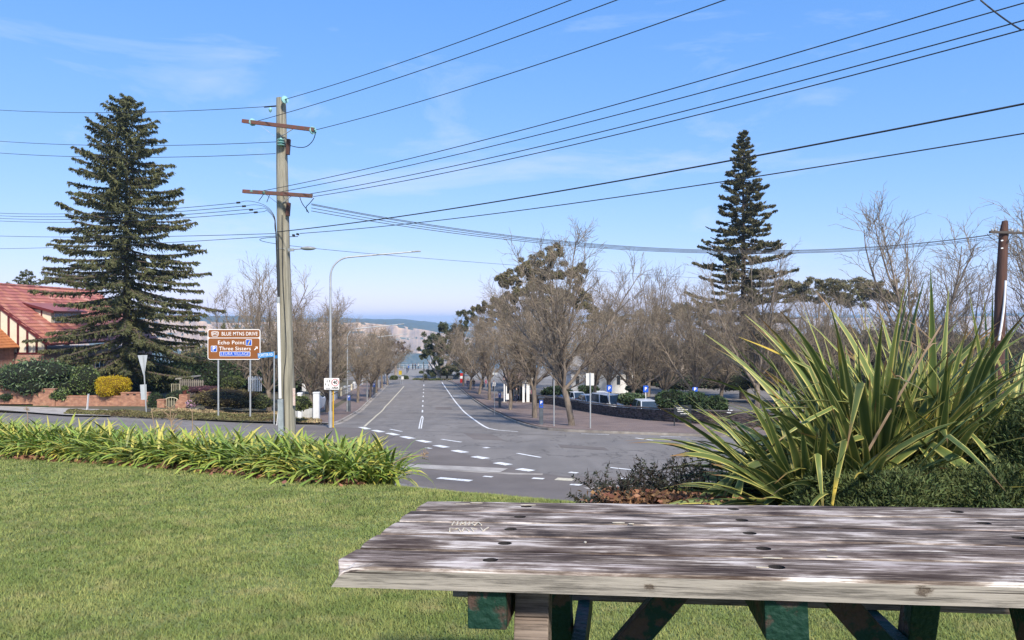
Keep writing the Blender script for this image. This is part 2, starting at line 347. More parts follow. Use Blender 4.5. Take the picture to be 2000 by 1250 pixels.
def kerb(name, pl, side, lab):
    """concrete kerb: swept section, side = +1 pavement lies to the right of travel"""
    root = empty(name, (pl[0].x, pl[0].y, float(zr(pl[0].x, pl[0].y)))); tag(root, lab, 'kerb', kind='structure')
    pl = even(pl, int(sum((b_-a).length for a, b_ in zip(pl[:-1], pl[1:]))/1.2)); ox, oy, oz = root.location
    m_ = m_conc_d; prof = [(-.32, .012), (0, .018), (.02, .12), (.04, .135), (.17, .14), (.17, -.05)]
    V = []; Fc = []; n = len(prof)
    for i, p in enumerate(pl):
        t_ = pl[min(i+1, len(pl)-1)]-pl[max(i-1, 0)]; s = Vector((t_.y, -t_.x, 0)).normalized()*side
        for (o, h) in prof: q = p+s*o; V.append((q.x-ox, q.y-oy, float(zr(p.x, p.y))+h-oz))
        if i:
            for k in range(n-1): Fc.append(((i-1)*n+k, i*n+k, i*n+k+1, (i-1)*n+k+1))
    mk('kerb_stone', V, Fc, m_, root)
    return root
kerb('kerb', KR, 1, 'weathered concrete kerb along the right hand brick pavement')
kerb('kerb', KL, -1, 'weathered concrete kerb along the garden side of the road')
nR = 120; A = even(KR, nR)
# right pavement reaches to the stone wall
WALL_px = [(1010, 781), (1050, 789.5), (1100, 794.5), (1196, 815), (1244, 821.5), (1314, 828), (1400, 834), (1560, 842)]
WALL = smooth_pl(poly_px(WALL_px), 1)
farR = [Vector((p.x, p.y, 0)) for p in ([Vector((A[0].x+7, A[0].y+2, 0)), Vector((-4.5, 110, 0))]+list(WALL)+[Vector((22, 40.5, 0)), Vector((38, 36, 0))])]
B_ = even(farR, nR); A2 = [a.lerp(b_, .17/max((b_-a).length, .2)) for a, b_ in zip(A, B_)]
tag(strip('pavement_right', A2, B_, .13, m_pave, 6), 'brown brick pavement along the right of the road', 'pavement', kind='structure')
# left pavement along the main road, garden ground behind it
AL = even(KL[next(i for i, p in enumerate(KL) if p.x > -17.5):], 70); i0 = 0
BL = [Vector((p.x-4.6, p.y+2.2, 0)) for p in AL]
AL2 = [a.lerp(b_, .17/5) for a, b_ in zip(AL, BL)]
tag(strip('pavement_left', AL2, BL, .13, m_pave, 4), 'brown brick pavement along the left of the road', 'pavement', kind='structure')
allL = even(KL, 140); outL = [Vector((p.x-70+(i/139)*20, p.y+26-(i/139)*20, 0)) for i, p in enumerate(allL)]
allL2 = offset(allL, -.13)
tag(strip('garden_ground', allL2, outL, .122, m_soil, 30), 'soil and ground cover of the gardens behind the kerb', 'ground', kind='structure')
# driveway and footpath by the brick wall
pv = poly_px([(-150, 789), (0, 793), (120, 797), (210, 800), (215, 812), (130, 810.5), (0, 801), (-150, 795)], .13)
mk('driveway', [(p.x, p.y, float(zr(p.x, p.y))+.145) for p in pv], [tuple(range(8))], m_conc); tag(bpy.data.objects['driveway'], 'pale concrete driveway in front of the brick wall', 'driveway', kind='structure')
pv = poly_px([(-160, 779), (0, 789.5), (95, 793), (95, 794.5), (0, 792), (-160, 788)], .13)
mk('grass_verge', [(p.x, p.y, float(zr(p.x, p.y))+.16) for p in pv], [tuple(range(6))], mat('verge_grass', (.10, .16, .05), .95, (.07, .11, .03), scale=3)); tag(bpy.data.objects['grass_verge'], 'strip of green grass below the brick wall', 'grass', kind='structure')
# car park behind the stone wall (lower) and lookout at the road's end
def zpark(x, y): return zr(x, y)-.06
cpA = [Vector((p.x+.35, p.y+.25, 0)) for p in even(WALL, 40)]; cpB = [Vector((p.x+58, p.y+34, 0)) for p in cpA]
tag(strip('car_park', cpA, cpB, 0, mat('car_park_asphalt', (.11, .105, .10), .9, (.08, .08, .08), scale=1.), 12, zpark), 'asphalt car park behind the low stone wall', 'car park', kind='structure')
tag(grid('right_ground', -4, 95, 82, 190, 40, 40, lambda x, y: zr(x, y)-.5-0*x, m_soil), 'shaded ground under the trees beyond the car park', 'ground', kind='structure')
def zlook(x, y): return zr(x, y)+.02+np.where(y > 192, -(y-192)*1.4, 0)
tag(grid('lookout_ground', -60, 60, 149, 230, 40, 54, zlook, mat('lookout_paving', (.25, .235, .215), .9, (.19, .18, .165), scale=.7)), 'pale paved lookout terrace at the end of the road', 'terrace', kind='structure')
tag(grid('camera_side_ground', -60, 60, -60, -3.9, 12, 8, lambda x, y: .08-.08*np.maximum(y, -30)+0*x, m_lawn), 'grass behind the picnic table', 'ground', kind='structure')
# ---------------------------------------------------------------- far escarpment, valley, ridges
def fbm(x, y, s, o=4, seed=0.):
    v = np.zeros_like(x, dtype=float); a = 1.
    for k in range(o):
        v += a*np.vectorize(lambda p, q: noise.noise(Vector((p, q, seed+k*7.3))))(x/s, y/s); a *= .5; s *= .5
    return v
def escarpment(name, x0, x1, nx, yfun, ztop, zcl, ztal, m, lab, seed, but=60):
    xs = np.linspace(x0, x1, nx); prof = []
    # rows: plateau far -> rim -> cliff -> talus
    rows = [(900, 12, 0), (600, 10, 0), (350, 7, .1), (200, 5, .2), (100, 3, .4), (40, 1, .8), (0, 0, 1)]
    nb = noise
    edge = np.array([yfun(x)+but*(2.2*nb.noise(Vector((x/420, seed, 0)))+1.0*nb.noise(Vector((x/130, seed, 3)))+.45*nb.noise(Vector((x/50, seed, 5)))) for x in xs])
    top = np.array([ztop(x)+10*nb.noise(Vector((x/300, seed, 9)))+3*nb.noise(Vector((x/60, seed, 11))) for x in xs])
    V = []; cnt = 0
    for (dy, dz, _) in rows:
        for i, x in enumerate(xs): V.append((x, edge[i]+dy, top[i]+dz*1.3+(4*nb.noise(Vector((x/45, (edge[i]+dy)/45, seed))) if dy else 0)))
        cnt += 1
    for k in range(1, 13):          # cliff face with ledges
        f = k/12
        for i, x in enumerate(xs):
            led = 7*math.floor(f*2.01+.9*nb.noise(Vector((x/160, seed, 4))))
            V.append((x+6*nb.noise(Vector((x/40, f*5, seed))), edge[i]-led-6*f+14*nb.noise(Vector((x/26, f*.9, seed+2)))+7*nb.noise(Vector((x/11, f*.7, seed+3))), top[i]+(zcl(x)-top[i])*f))
        cnt += 1
    for k in range(1, 11):
        f = k/10
        for i, x in enumerate(xs):
            V.append((x, edge[i]-60-700*f-60*nb.noise(Vector((x/260, f*2, seed))), zcl(x)+(ztal-zcl(x))*(f**.8)+(26*nb.noise(Vector((x/150, f*4, seed+6)))+9*nb.noise(Vector((x/40, f*12, seed+8))))*min(1, f*3)))
        cnt += 1
    i = np.arange((cnt-1)*(nx-1)); a = i//(nx-1)*nx+i % (nx-1)
    return tag(mk(name, np.array(V), np.stack([a, a+nx, a+nx+1, a+1], 1), m, smooth=False), lab, 'hill', kind='structure')
m_cliff = mat('sandstone_escarpment', (.66, .45, .27), .95, (.30, .22, .17), scale=.02, detail=9, stretch=(1, 1, .25), bump=.4, bscale=.08)
t, b = nodes_of(m_cliff)
ge = t.nodes.new('ShaderNodeNewGeometry'); sx = t.nodes.new('ShaderNodeSeparateXYZ'); t.links.new(ge.outputs['True Normal'], sx.inputs[0])
n = t.nodes.new('ShaderNodeTexNoise'); n.inputs['Scale'].default_value = .035; n.inputs['Detail'].default_value = 8
tcn = t.nodes.new('ShaderNodeTexCoord'); t.links.new(tcn.outputs['Object'], n.inputs['Vector'])
ad = t.nodes.new('ShaderNodeMath'); ad.operation = 'MULTIPLY_ADD'; ad.inputs[1].default_value = .45; t.links.new(n.outputs[0], ad.inputs[0])
t.links.new(sx.outputs[2], ad.inputs[2])
rp = t.nodes.new('ShaderNodeValToRGB'); rp.color_ramp.elements[0].position = .60; rp.color_ramp.elements[1].position = .72; t.links.new(ad.outputs[0], rp.inputs[0])
fr = t.nodes.new('ShaderNodeValToRGB'); fr.color_ramp.elements[0].color = (.03, .045, .025, 1); fr.color_ramp.elements[1].color = (.10, .10, .055, 1); fr.color_ramp.elements[0].position = .35; fr.color_ramp.elements[1].position = .65
n3 = t.nodes.new('ShaderNodeTexNoise'); n3.inputs['Scale'].default_value = .06; n3.inputs['Detail'].default_value = 8; t.links.new(tcn.outputs['Object'], n3.inputs['Vector']); t.links.new(n3.outputs[0], fr.inputs[0])
mm = t.nodes.new('ShaderNodeMix'); mm.data_type = 'RGBA'; t.links.new(rp.outputs[0], mm.inputs[0])
t.links.new(b.inputs['Base Color'].links[0].from_socket, mm.inputs[6]); t.links.new(fr.outputs[0], mm.inputs[7]); t.links.new(mm.outputs[2], b.inputs['Base Color'])
def lerp_(pts): xs_ = [p[0] for p in pts]; ys_ = [p[1] for p in pts]; return lambda x: float(np.interp(x, xs_, ys_))
escarpment('escarpment', -2600, -180, 520, lerp_([(-2600, 2300), (-900, 2600), (-450, 2750), (-330, 2900), (-180, 3300)]), lerp_([(-2600, 12), (-900, -4), (-560, -10), (-420, -26), (-330, -46), (-180, -90)]), lerp_([(-2600, -90), (-800, -112), (-560, -105), (-400, -128), (-180, -150)]), -520, m_cliff, 'tan sandstone cliffs with wooded tops across the valley', 1.3, 34)
escarpment('escarpment', -700, 4200, 500, lerp_([(-700, 5200), (4200, 4700)]), lerp_([(-700, -50), (0, -55), (900, -20), (1800, 10), (4200, 40)]), lerp_([(-700, -170), (4200, -120)]), -520, m_cliff, 'distant hazy cliffs beyond the trees on the right', 6.1, 60)
def ridge(name, y, zt, amp, seed, lab):
    xs = np.linspace(-y*.9, y*.9, 240); V = []
    for (dy, dz) in ((0, 0), (-900, -.45), (-2200, -1)):
        for x in xs:
            h = zt+amp*(noise.noise(Vector((x/(y*.16), seed, 0)))+.5*noise.noise(Vector((x/(y*.05), seed, 2))))
            V.append((x, y+dy, h+(h+560)*dz*1. if dz else h))
    a = np.arange(2*239); a = a//239*240+a % 239
    return tag(mk(name, np.array(V), np.stack([a, a+240, a+241, a+1], 1), mat('forest_far', (.06, .075, .045), .95, scale=.01), smooth=True), lab, 'hill', kind='structure')
ridge('ridge', 6900, -48, 40, 3.1, 'blue distant ridge beyond the escarpment')
ridge('ridge', 8300, -40, 30, 8.4, 'farthest pale blue ridge on the horizon')
tag(grid('valley_floor', -9500, 9500, 420, 8500, 40, 40, lambda x, y: -540+0*x, MATS['forest_far']), 'forested valley floor below the cliffs', 'valley', kind='structure')
# ================================================================ PLANTS
m_bark = mat('bare_bark', (.25, .205, .16), .9, (.10, .08, .064), scale=5, bump=.5, stretch=(1, 1, .3))
m_twig = mat('bare_twigs', (.275, .225, .16), .9, (.185, .15, .108), scale=.6, island=.25)
m_barkd = mat('conifer_bark', (.10, .075, .06), .95, (.06, .045, .035), scale=4)
m_spruce = mat('spruce_needles', (.115, .12, .048), .8, (.062, .07, .03), scale=.5, island=.4, trans=.12)
m_redw = mat('redwood_needles', (.16, .15, .066), .8, (.09, .088, .042), scale=.5, island=.45, trans=.12)
m_gum = mat('gum_leaves', (.20, .175, .085), .7, (.12, .112, .056), scale=.4, island=.4, trans=.2)
m_gumd = mat('gum_leaves_dark', (.085, .098, .042), .7, (.05, .06, .03), scale=.4, island=.4, trans=.2)
m_gumbark = mat('gum_bark', (.36, .31, .26), .85, (.22, .18, .15), scale=2)
def bare_segments(seed, H=11., spread=.55, fork=.2, nl=7, up=.55, dense=1.):
    """leafless street tree: trunk forking low into rising limbs, fine upright twigs"""
    r = random.Random(seed); big = []; fine = []
    def grow(p, d, L, r0, r1, n, wob, lift, store):
        pts = [p]; rads = [r0]
        for i in range(n):
            d = (d+Vector((r.gauss(0, wob), r.gauss(0, wob), r.gauss(0, wob)+lift))).normalized()
            q = pts[-1]+d*(L/n); ra = r0+(r1-r0)*i/n; rb = r0+(r1-r0)*(i+1)/n
            store.append((*pts[-1], *q, ra, rb)); pts.append(q); rads.append(rb)
        return pts, rads, d
    tr = H*.0155
    pts, rads, d = grow(Vector((0, 0, -.1)), Vector((r.gauss(0, .04), r.gauss(0, .04), 1)).normalized(), H*fork+.1, tr*1.25, tr*.95, 5, .05, 0, big)
    top = pts[-1]
    for k in range(nl):
        az = 2*math.pi*(k+r.uniform(-.3, .3))/nl; tilt = r.uniform(.25, 1.)*spread if k else .1
        dl = Vector((math.cos(az)*math.sin(tilt*1.5), math.sin(az)*math.sin(tilt*1.5), math.cos(tilt*1.5)+.12)).normalized()
        LL = H*(1-fork)*r.uniform(.78, 1.02)*(1-.15*tilt)
        st = top-Vector((0, 0, r.uniform(0, H*fork*.22)))
        lp, lr, _ = grow(st, dl, LL, tr*.62, .018, 9, .09, .055*up*1.6, big)
        for i in range(1, len(lp)):
            for _c in range(2 if i > 1 else 1):
                az2 = r.uniform(0, 6.283); base = (lp[i]-lp[i-1]).normalized(); side = base.orthogonal().normalized(); side.rotate(Matrix.Rotation(az2, 3, base))
                d2 = (base*.75+side*.75+Vector((0, 0, .18))).normalized(); L2 = LL*r.uniform(.20, .42)*(1.12-i/14)
                st2 = lp[i-1].lerp(lp[i], r.random())
                bp, br, _ = grow(st2, d2, L2, max(lr[i]*.55, .016), .011, 5, .12, .09*up, big if i < 5 else fine)
                for j in range(1, len(bp)):
                    for _t in range(max(1, int(round(2.4*dense*r.uniform(.6, 1.3))))):
                        base3 = (bp[j]-bp[j-1]).normalized(); s3 = base3.orthogonal().normalized(); s3.rotate(Matrix.Rotation(r.uniform(0, 6.283), 3, base3))
                        d3 = (base3*.8+s3*.7+Vector((0, 0, .25*up))).normalized(); L3 = r.uniform(.45, 1.25)*H/11
                        tp, trr, _ = grow(bp[j-1].lerp(bp[j], r.random()), d3, L3, .0125, .008, 3, .14, .08*up, fine)
                        for q in range(1, len(tp)):
                            for _s in range(r.choice((1, 1, 2))):
                                b4 = (tp[q]-tp[q-1]).normalized(); s4 = b4.orthogonal().normalized(); s4.rotate(Matrix.Rotation(r.uniform(0, 6.283), 3, b4))
                                d4 = (b4+s4*.8).normalized(); e = tp[q]+d4*r.uniform(.15, .5)
                                fine.append((*tp[q], *e, .009, .006))
    return big, fine
BARE = {}
def bare_meshes(key, **k):
    if key not in BARE:
        bg_, fn_ = bare_segments(**k)
        V, Fc = seg_mesh(bg_, 6); a = mk('trunk', V, Fc, m_bark, smooth=True); V, Fc = seg_mesh(fn_, 3); c = mk('crown', V, Fc, m_twig)
        BARE[key] = (a.data, c.data); bpy.data.objects.remove(a); bpy.data.objects.remove(c)
    return BARE[key]
def bare_tree(loc, key, sc, rz, label, group=None, **k):
    a, c = bare_meshes(key, **k)
    o = empty('bare_tree', loc, rz); o.scale = (sc, sc, sc); tag(o, label, 'tree', group)
    mk('trunk', None, None, parent=o, me=a); mk('crown', None, None, parent=o, me=c); return o
VAR = {'a': dict(seed=3, H=11, spread=.62, fork=.2, nl=7, dense=.62), 'b': dict(seed=11, H=11, spread=.55, fork=.22, nl=7, dense=.85), 'c': dict(seed=23, H=11, spread=.7, fork=.18, nl=8, dense=.9),
       'd': dict(seed=31, H=11, spread=.42, fork=.15, nl=7, up=.9, dense=.36), 'f': dict(seed=77, H=11, spread=.48, fork=.2, nl=6, up=.8, dense=.4), 'e': dict(seed=47, H=11, spread=.5, fork=.12, nl=8, dense=.7, up=.7)}
def bt(px, py, key, H, label, group=None, dz=.13, rz=None, fn=zr, D=None):
    p = G(px, py, dz, fn) if D is None else Vector(((px-1000)/F*D, D, float(fn((px-1000)/F*D, D))+dz))
    return bare_tree(p, key, H/11., rz if rz is not None else random.uniform(0, 6.28), label, group, **VAR[key])
# street trees, right pavement
bt(1117, 831, 'a', 12.8, 'large bare vase-shaped street tree between the two grey posts on the brick pavement', rz=1.0)
bt(1044, 816, 'b', 11.2, 'bare street tree with peeling pale bark beside the nearer blue parking meter', rz=.4)
GR = 'bare street trees along the right pavement'
for (x, y, k, H) in [(997, 800, 'c', 11.4), (956, 781, 'b', 11.6), (936, 770, 'a', 11), (918, 761, 'c', 11), (905, 754, 'b', 10.5)]:
    bt(x, y, k, H, 'bare street tree in the row down the right pavement, beyond the parking meters', GR)
# street trees, left pavement
bt(606, 813, 'c', 10.2, 'low-forking bare street tree by the white garden wall behind the utility pole', rz=2.)
bt(526, 806, 'd', 13.4, 'bare tree with slender lichened trunk beside the brown tourist sign', rz=.7)
GL = 'bare street trees along the left pavement'
for (x, y, k, H) in [(699, 786, 'b', 9.6), (722, 776, 'c', 10.2), (735, 767, 'a', 10), (746, 757.5, 'b', 10), (757, 751, 'c', 9.5)]:
    bt(x, y, k, H, 'bare street tree in the row down the left pavement, beyond the first lamp post', GL)
for (x, D, k, H) in [(640, 66, 'e', 10.5), (575, 72, 'b', 11), (470, 76, 'e', 12)]: bt(x, 0, k, H, 'bare garden tree behind the white wall on the left', 'bare garden trees on the left', D=D)
# car park trees
GC = 'bare trees standing in the car park behind the stone wall'
for (x, D, k, H) in [(1163, 74, 'b', 11), (1232, 66, 'c', 12.5), (1300, 78, 'e', 14), (1345, 62, 'a', 11.5), (1405, 70, 'c', 13), (1265, 92, 'd', 17), (1190, 98, 'e', 15), (1090, 96, 'e', 15.5), (1020, 104, 'b', 15), (1565, 76, 'e', 12), (1620, 66, 'f', 11.2), (1540, 58, 'a', 10), (1680, 80, 'd', 12.5)]:
    bt(x, 0, k, H, 'bare tree in the car park behind the stone wall', GC, D=D, fn=zpark)
bt(1478, 0, 'f', 13.6, 'tall bare tree in front of the big dark conifer', D=57, fn=zpark, rz=.3)
bt(1795, 0, 'd', 16.2, 'tall upright bare tree rising behind the flax, left of the dark brown pole', D=52, fn=zpark, rz=1.9)
bt(1880, 0, 'f', 13.2, 'spreading bare tree just behind the dark brown pole', D=58, fn=zpark, rz=.5)
bt(2035, 0, 'f', 14.5, 'bare tree right of the dark brown pole with branches reaching past it', D=46, fn=zpark, rz=2.5)
# ---------------------------------------------------------------- conifers
def conifer(name, loc, H, Rb, seed, m, label, nb=150, droop=.35, clump=False, dens=13, t0=.07):
    r = np.random.default_rng(seed); root = empty(name, loc); tag(root, label, 'tree')
    MB().tube([(0, 0, -.3), (.02, 0, H*.3), (0, .03, H*.65), (0, 0, H)], [H*.0155, H*.011, H*.006, .02], 9).build('trunk', m_barkd, root, smooth=True)
    seg = []; C = []; U = []; W = []
    for i in range(nb):
        t_ = t0+(1-t0)*((i+r.random()*.8)/nb)**.93
        Lb = (Rb*min(1., 1.3*(1-t_)**.62)*r.uniform(.7, 1.08)+.2)*(1 if t_ > .1 else .75+2.5*t_)
        if clump: Lb = (Rb*min(1, (1-t_)*1.75)**.85*r.uniform(.6, 1.02)+.35)
        az = i*2.39996+r.uniform(-.4, .4); out_ = np.array([math.cos(az), math.sin(az), 0.]); sd_ = np.array([-math.sin(az), math.cos(az), 0.])
        n = max(4, int(Lb*2)); rise0 = (.30-.62*(1-t_))*droop*2+r.normal(0, .09) if not clump else r.uniform(-.3, .18)
        pts = []
        for k in range(n+1):
            s = k/n; zz = Lb*(rise0*s - droop*.6*s*s*(1-t_*.6) + (.16 if not clump else .26)*s**3)
            pts.append(np.array([0, 0, H*t_])+out_*Lb*s+sd_*(.12*Lb*s*math.sin(3*s+i))+np.array([0, 0, zz]))
        for a, b_ in zip(pts[:-1], pts[1:]): seg.append((*a, *b_, .03+.012*Lb*(1-0), .02+.006*Lb))
        m_ = int(Lb*dens)+4
        s = r.random(m_)**.75 if not clump else np.clip(r.choice(r.random(5)*.85+.15, m_)+r.normal(0, .06, m_), .05, 1)
        idx = np.minimum((s*n).astype(int), n-1); fr_ = s*n-idx; pa = np.array(pts)
        base = pa[idx]*(1-fr_[:, None])+pa[idx+1]*fr_[:, None]
        tl = (.25+.75*(1-s))*min(1., .35+Lb*.22)*r.uniform(.5, 1.2, m_)*(1.15 if not clump else .8)
        sg = r.choice([-1, 1], m_)[:, None]
        tdir = out_[None]*r.uniform(.25, .8, (m_, 1))+sd_[None]*sg*r.uniform(.3, 1., (m_, 1))+np.array([[0, 0, 1.]])*(r.uniform(-1.0, .0, (m_, 1)) if not clump else r.uniform(-.2, .9, (m_, 1)))
        tdir /= np.linalg.norm(tdir, axis=1, keepdims=True)
        nq = 7 if not clump else 8
        for q in range(nq):
            f = (q+.5)/nq; c = base+tdir*(tl*f)[:, None]+r.normal(0, .045, (m_, 3))
            u = tdir*.6+runit(m_, r)*.55+np.array([[0, 0, -.25 if not clump else .15]]); u /= np.linalg.norm(u, axis=1, keepdims=True)
            ln = r.uniform(.11, .25, m_) if not clump else r.uniform(.13, .30, m_)
            C.append(c); U.append(u*ln[:, None]); W.append(perp(u, r)*(ln*r.uniform(.22, .36, m_))[:, None])
    V, Fc = seg_mesh(seg, 4); mk('branches', V, Fc, m_barkd, root)
    V, Fc = quads(np.concatenate(C), np.concatenate(U), np.concatenate(W)); mk('crown', V, Fc, m, root)
    return root
p = P(247, 0, 71); p.z = float(zr(p.x, p.y))+.8
conifer('spruce_tree', p, CAMZ+(625-188)/F*71-p.z, 8.4, 5, m_spruce, 'tall dark green spruce in front of the red-roofed house', nb=250, dens=11.5, t0=.06)
p = P(1452, 0, 92); p.z = float(zpark(p.x, p.y))
conifer('redwood_tree', p, CAMZ+(625-256)/F*92-p.z, 6.7, 9, m_redw, 'tall conical conifer with open dark branches above the bare trees', nb=250, clump=True, dens=16, t0=.1)
p = P(52, 0, 110); p.z = float(zr(p.x, p.y))
conifer('cedar_tree', p, CAMZ+(625-527)/F*110-p.z, 6., 19, m_spruce, 'dark conifer top showing above the red tiled ridge', nb=70, dens=10, droop=.1, t0=.3)
# ---------------------------------------------------------------- leafy things: leaves scattered through clumps
def clump_leaves(r, cen, rad, n, ln, wd, shell=.55, up=.2, droop=0.):
    d = runit(n, r); rr = (shell+(1-shell)*r.random(n)**.6)*r.uniform(.8, 1.08, n)
    c = np.asarray(cen)[None]+d*np.asarray(rad)[None]*rr[:, None]
    u = runit(n, r)+d*.5+np.array([[0, 0, up-droop]]); u /= np.linalg.norm(u, axis=1, keepdims=True)
    L_ = r.uniform(.6, 1.3, n)*ln
    return c, u*L_[:, None], perp(u, r)*(L_*wd)[:, None]
def gum(loc, clumps, label, m, seed, trunk_r=.3, group=None, leaf=.22, per=420, name='gum_tree', fork=None):
    r = np.random.default_rng(seed); root = empty(name, loc); tag(root, label, 'tree', group); mb = MB()
    cs = np.array([c[:3] for c in clumps], float); fk = np.array(fork if fork is not None else [0, 0, cs[:, 2].min()*.55])
    mb.tube([(0, 0, -.3), tuple(fk*.5+np.array([.1, 0, 0])), tuple(fk)], [trunk_r*1.2, trunk_r, trunk_r*.85], 8)
    for c in clumps:
        e = np.array(c[:3]); mid = fk+(e-fk)*.5+np.array([0, 0, -.08*np.linalg.norm(e-fk)])
        mb.tube([tuple(fk), tuple(mid), tuple(e)], [trunk_r*.5, trunk_r*.32, .04], 5)
    mb.build('trunk', m_gumbark, root, smooth=True)
    Cc, Uu, Ww = [], [], []
    for c in clumps:
        k = 16
        for j in range(k):
            off = np.clip(r.normal(0, .58, 3), -1.15, 1.15)*np.array([c[3], c[3], c[4]*1.15]); vol = c[3]*r.uniform(.2, .42)
            a, b_, w_ = clump_leaves(r, np.array(c[:3])+off, (vol, vol, min(vol, c[4]*.5)), int(per/k*c[3]*.62), leaf, .26, shell=.15, droop=.5)
            Cc.append(a); Uu.append(b_); Ww.append(w_)
    V, Fc = quads(np.concatenate(Cc), np.concatenate(Uu), np.concatenate(Ww)); mk('crown', V, Fc, m, root); return root
def clumps_px(pts, D, base):
    o = []
    for (px, py, rx, ry) in pts:
        q = P(px, py, D+random.uniform(-3, 3))-base; o.append((q.x, q.y, q.z, rx/F*D, ry/F*D))
    return o
def gum_px(bx, D, pts, label, m, seed, fn=zpark, **k):
    base = Vector(((bx-1000)/F*D, D, float(fn((bx-1000)/F*D, D)))); return gum(base, clumps_px(pts, D, base), label, m, seed, **k)
gum_px(1085, 112, [(1078, 498, 30, 14), (1050, 515, 30, 14), (1010, 535, 30, 15), (990, 545, 18, 12), (1110, 530, 28, 12), (1130, 540, 16, 16), (1065, 545, 34, 16), (1025, 570, 30, 14), (1095, 575, 34, 16), (1135, 590, 24, 22), (1045, 600, 36, 14), (985, 585, 22, 12), (960, 592, 16, 9), (940, 605, 14, 8), (1000, 612, 30, 14), (970, 620, 24, 10)], 'big olive-brown gum tree with umbrella crown behind the bare street trees', m_gum, 2, trunk_r=.5, per=2300, leaf=.27)
gum_px(862, 152, [(870, 650, 22, 12), (890, 660, 20, 14), (850, 662, 18, 11), (835, 680, 18, 10), (828, 692, 12, 7), (868, 678, 26, 14), (893, 690, 22, 14), (855, 698, 14, 10), (862, 638, 10, 6), (905, 640, 16, 9), (870, 725, 22, 12), (850, 735, 18, 8), (893, 715, 20, 12), (925, 620, 16, 7), (905, 612, 10, 5), (940, 640, 18, 8)], 'dark gum tree leaning over the end of the road', m_gumd, 4, fn=zr, trunk_r=.5, per=1300, leaf=.3)
gum_px(772, 150, [(770, 668, 12, 7), (782, 676, 12, 8), (792, 686, 9, 7), (762, 680, 14, 8), (748, 690, 14, 8), (775, 690, 14, 7)], 'dark red-brown leaved tree on the left at the end of the road', mat('bronze_leaves', (.10, .06, .045), .8, (.05, .035, .03), scale=.5, island=.4), 6, fn=zr, trunk_r=.3, per=520, name='leafy_tree')
for i, (bx, D, pts) in enumerate([(1600, 120, [(1560, 560, 40, 12), (1600, 556, 34, 10), (1540, 575, 30, 12), (1590, 580, 44, 14), (1630, 575, 26, 12)]), (1690, 125, [(1690, 556, 40, 10), (1650, 565, 34, 12), (1725, 566, 30, 12), (1680, 580, 44, 14), (1740, 585, 34, 14)]), (1330, 118, [(1320, 610, 34, 14), (1360, 612, 30, 12), (1290, 622, 26, 10)]), (1200, 125, [(1180, 616, 24, 10), (1215, 622, 28, 10), (1160, 628, 22, 10)])]):
    gum_px(bx, D, pts, ['wide brown-green gum canopy right of the tall conifer', 'flat-topped brown-green gum canopy behind the flax', 'olive tree canopy behind the car park, left of the conifer', 'low olive tree canopy behind the largest bare street tree'][i], m_gum, 20+i, trunk_r=.4, per=1100, leaf=.28)
# ---------------------------------------------------------------- bushes
def bush(name, loc, rad, label, m, seed, n=2600, ln=.09, wd=.45, lumps=9, core='#1a1f12', cat='bush', group=None, up=.3, flat=True):
    r = np.random.default_rng(seed); root = empty(name, loc); tag(root, label, cat, group); rad = np.array(rad, float)
    C, U, W = [], [], []; bm = bmesh.new()
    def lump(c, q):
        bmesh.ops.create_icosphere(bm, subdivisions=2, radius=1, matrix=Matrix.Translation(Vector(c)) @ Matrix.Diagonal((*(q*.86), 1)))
    cs = [(np.array([0, 0, rad[2]*.9]), rad*.86)]
    for k in range(lumps):
        a = 6.283*k/lumps+r.uniform(-.3, .3); rr = r.uniform(.3, .62); zz = r.uniform(.45, 1.25)
        cs.append((np.array([math.cos(a)*rad[0]*rr, math.sin(a)*rad[1]*rr, rad[2]*zz]), rad*r.uniform(.38, .52)))
    tot = sum((q[0]*q[2]) for c, q in cs)
    for c, q in cs:
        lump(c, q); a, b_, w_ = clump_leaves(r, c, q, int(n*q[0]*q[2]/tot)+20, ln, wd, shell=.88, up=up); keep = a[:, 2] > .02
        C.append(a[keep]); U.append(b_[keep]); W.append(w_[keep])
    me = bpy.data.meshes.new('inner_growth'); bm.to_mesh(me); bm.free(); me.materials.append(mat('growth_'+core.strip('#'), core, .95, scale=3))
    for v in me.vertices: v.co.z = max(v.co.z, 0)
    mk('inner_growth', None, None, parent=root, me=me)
    V, Fc = quads(np.concatenate(C), np.concatenate(U), np.concatenate(W)); mk('leaves', V, Fc, m, root); return root
m_rhodo = mat('rhododendron_leaves', (.085, .13, .05), .5, (.05, .085, .032), scale=1, island=.45, trans=.1, spec=.5)
m_holly = mat('holly_leaves', (.12, .17, .045), .5, (.075, .115, .03), scale=1, island=.45, trans=.1, spec=.5)
m_gold = mat('golden_leaves', (.60, .44, .015), .7, (.50, .38, .012), scale=2, island=.25, trans=.15)
m_hedge = mat('hedge_leaves', (.10, .12, .035), .7, (.065, .085, .025), scale=1, island=.4, trans=.1)
m_heath = mat('heath_leaves', (.14, .11, .045), .8, (.09, .08, .03), scale=.8, island=.4)
m_dkgreen = mat('dark_leaves', (.05, .085, .03), .6, (.03, .052, .02), scale=1, island=.45, trans=.1)
def bush_px(px, py, D, rx, ry, label, m, seed, name='bush', dy=None, z0=None, **k):
    """ellipsoid bush whose base centre shows at pixel; rx, ry half sizes in pixels"""
    p = P(px, py, D)
    return bush(name, p, (rx/F*D, dy or rx/F*D*.8, ry/F*D), label, m, seed, **k)
WALLD = 61
SCR = [(1160, 122, 60, 62), (1265, 128, 70, 72), (1380, 120, 70, 66), (1490, 118, 80, 76), (1610, 116, 80, 80), (1730, 112, 80, 78), (1850, 110, 80, 74), (1965, 108, 80, 70), (470, 118, 70, 58), (390, 112, 60, 54), (560, 122, 60, 56), (640, 130, 40, 44)]
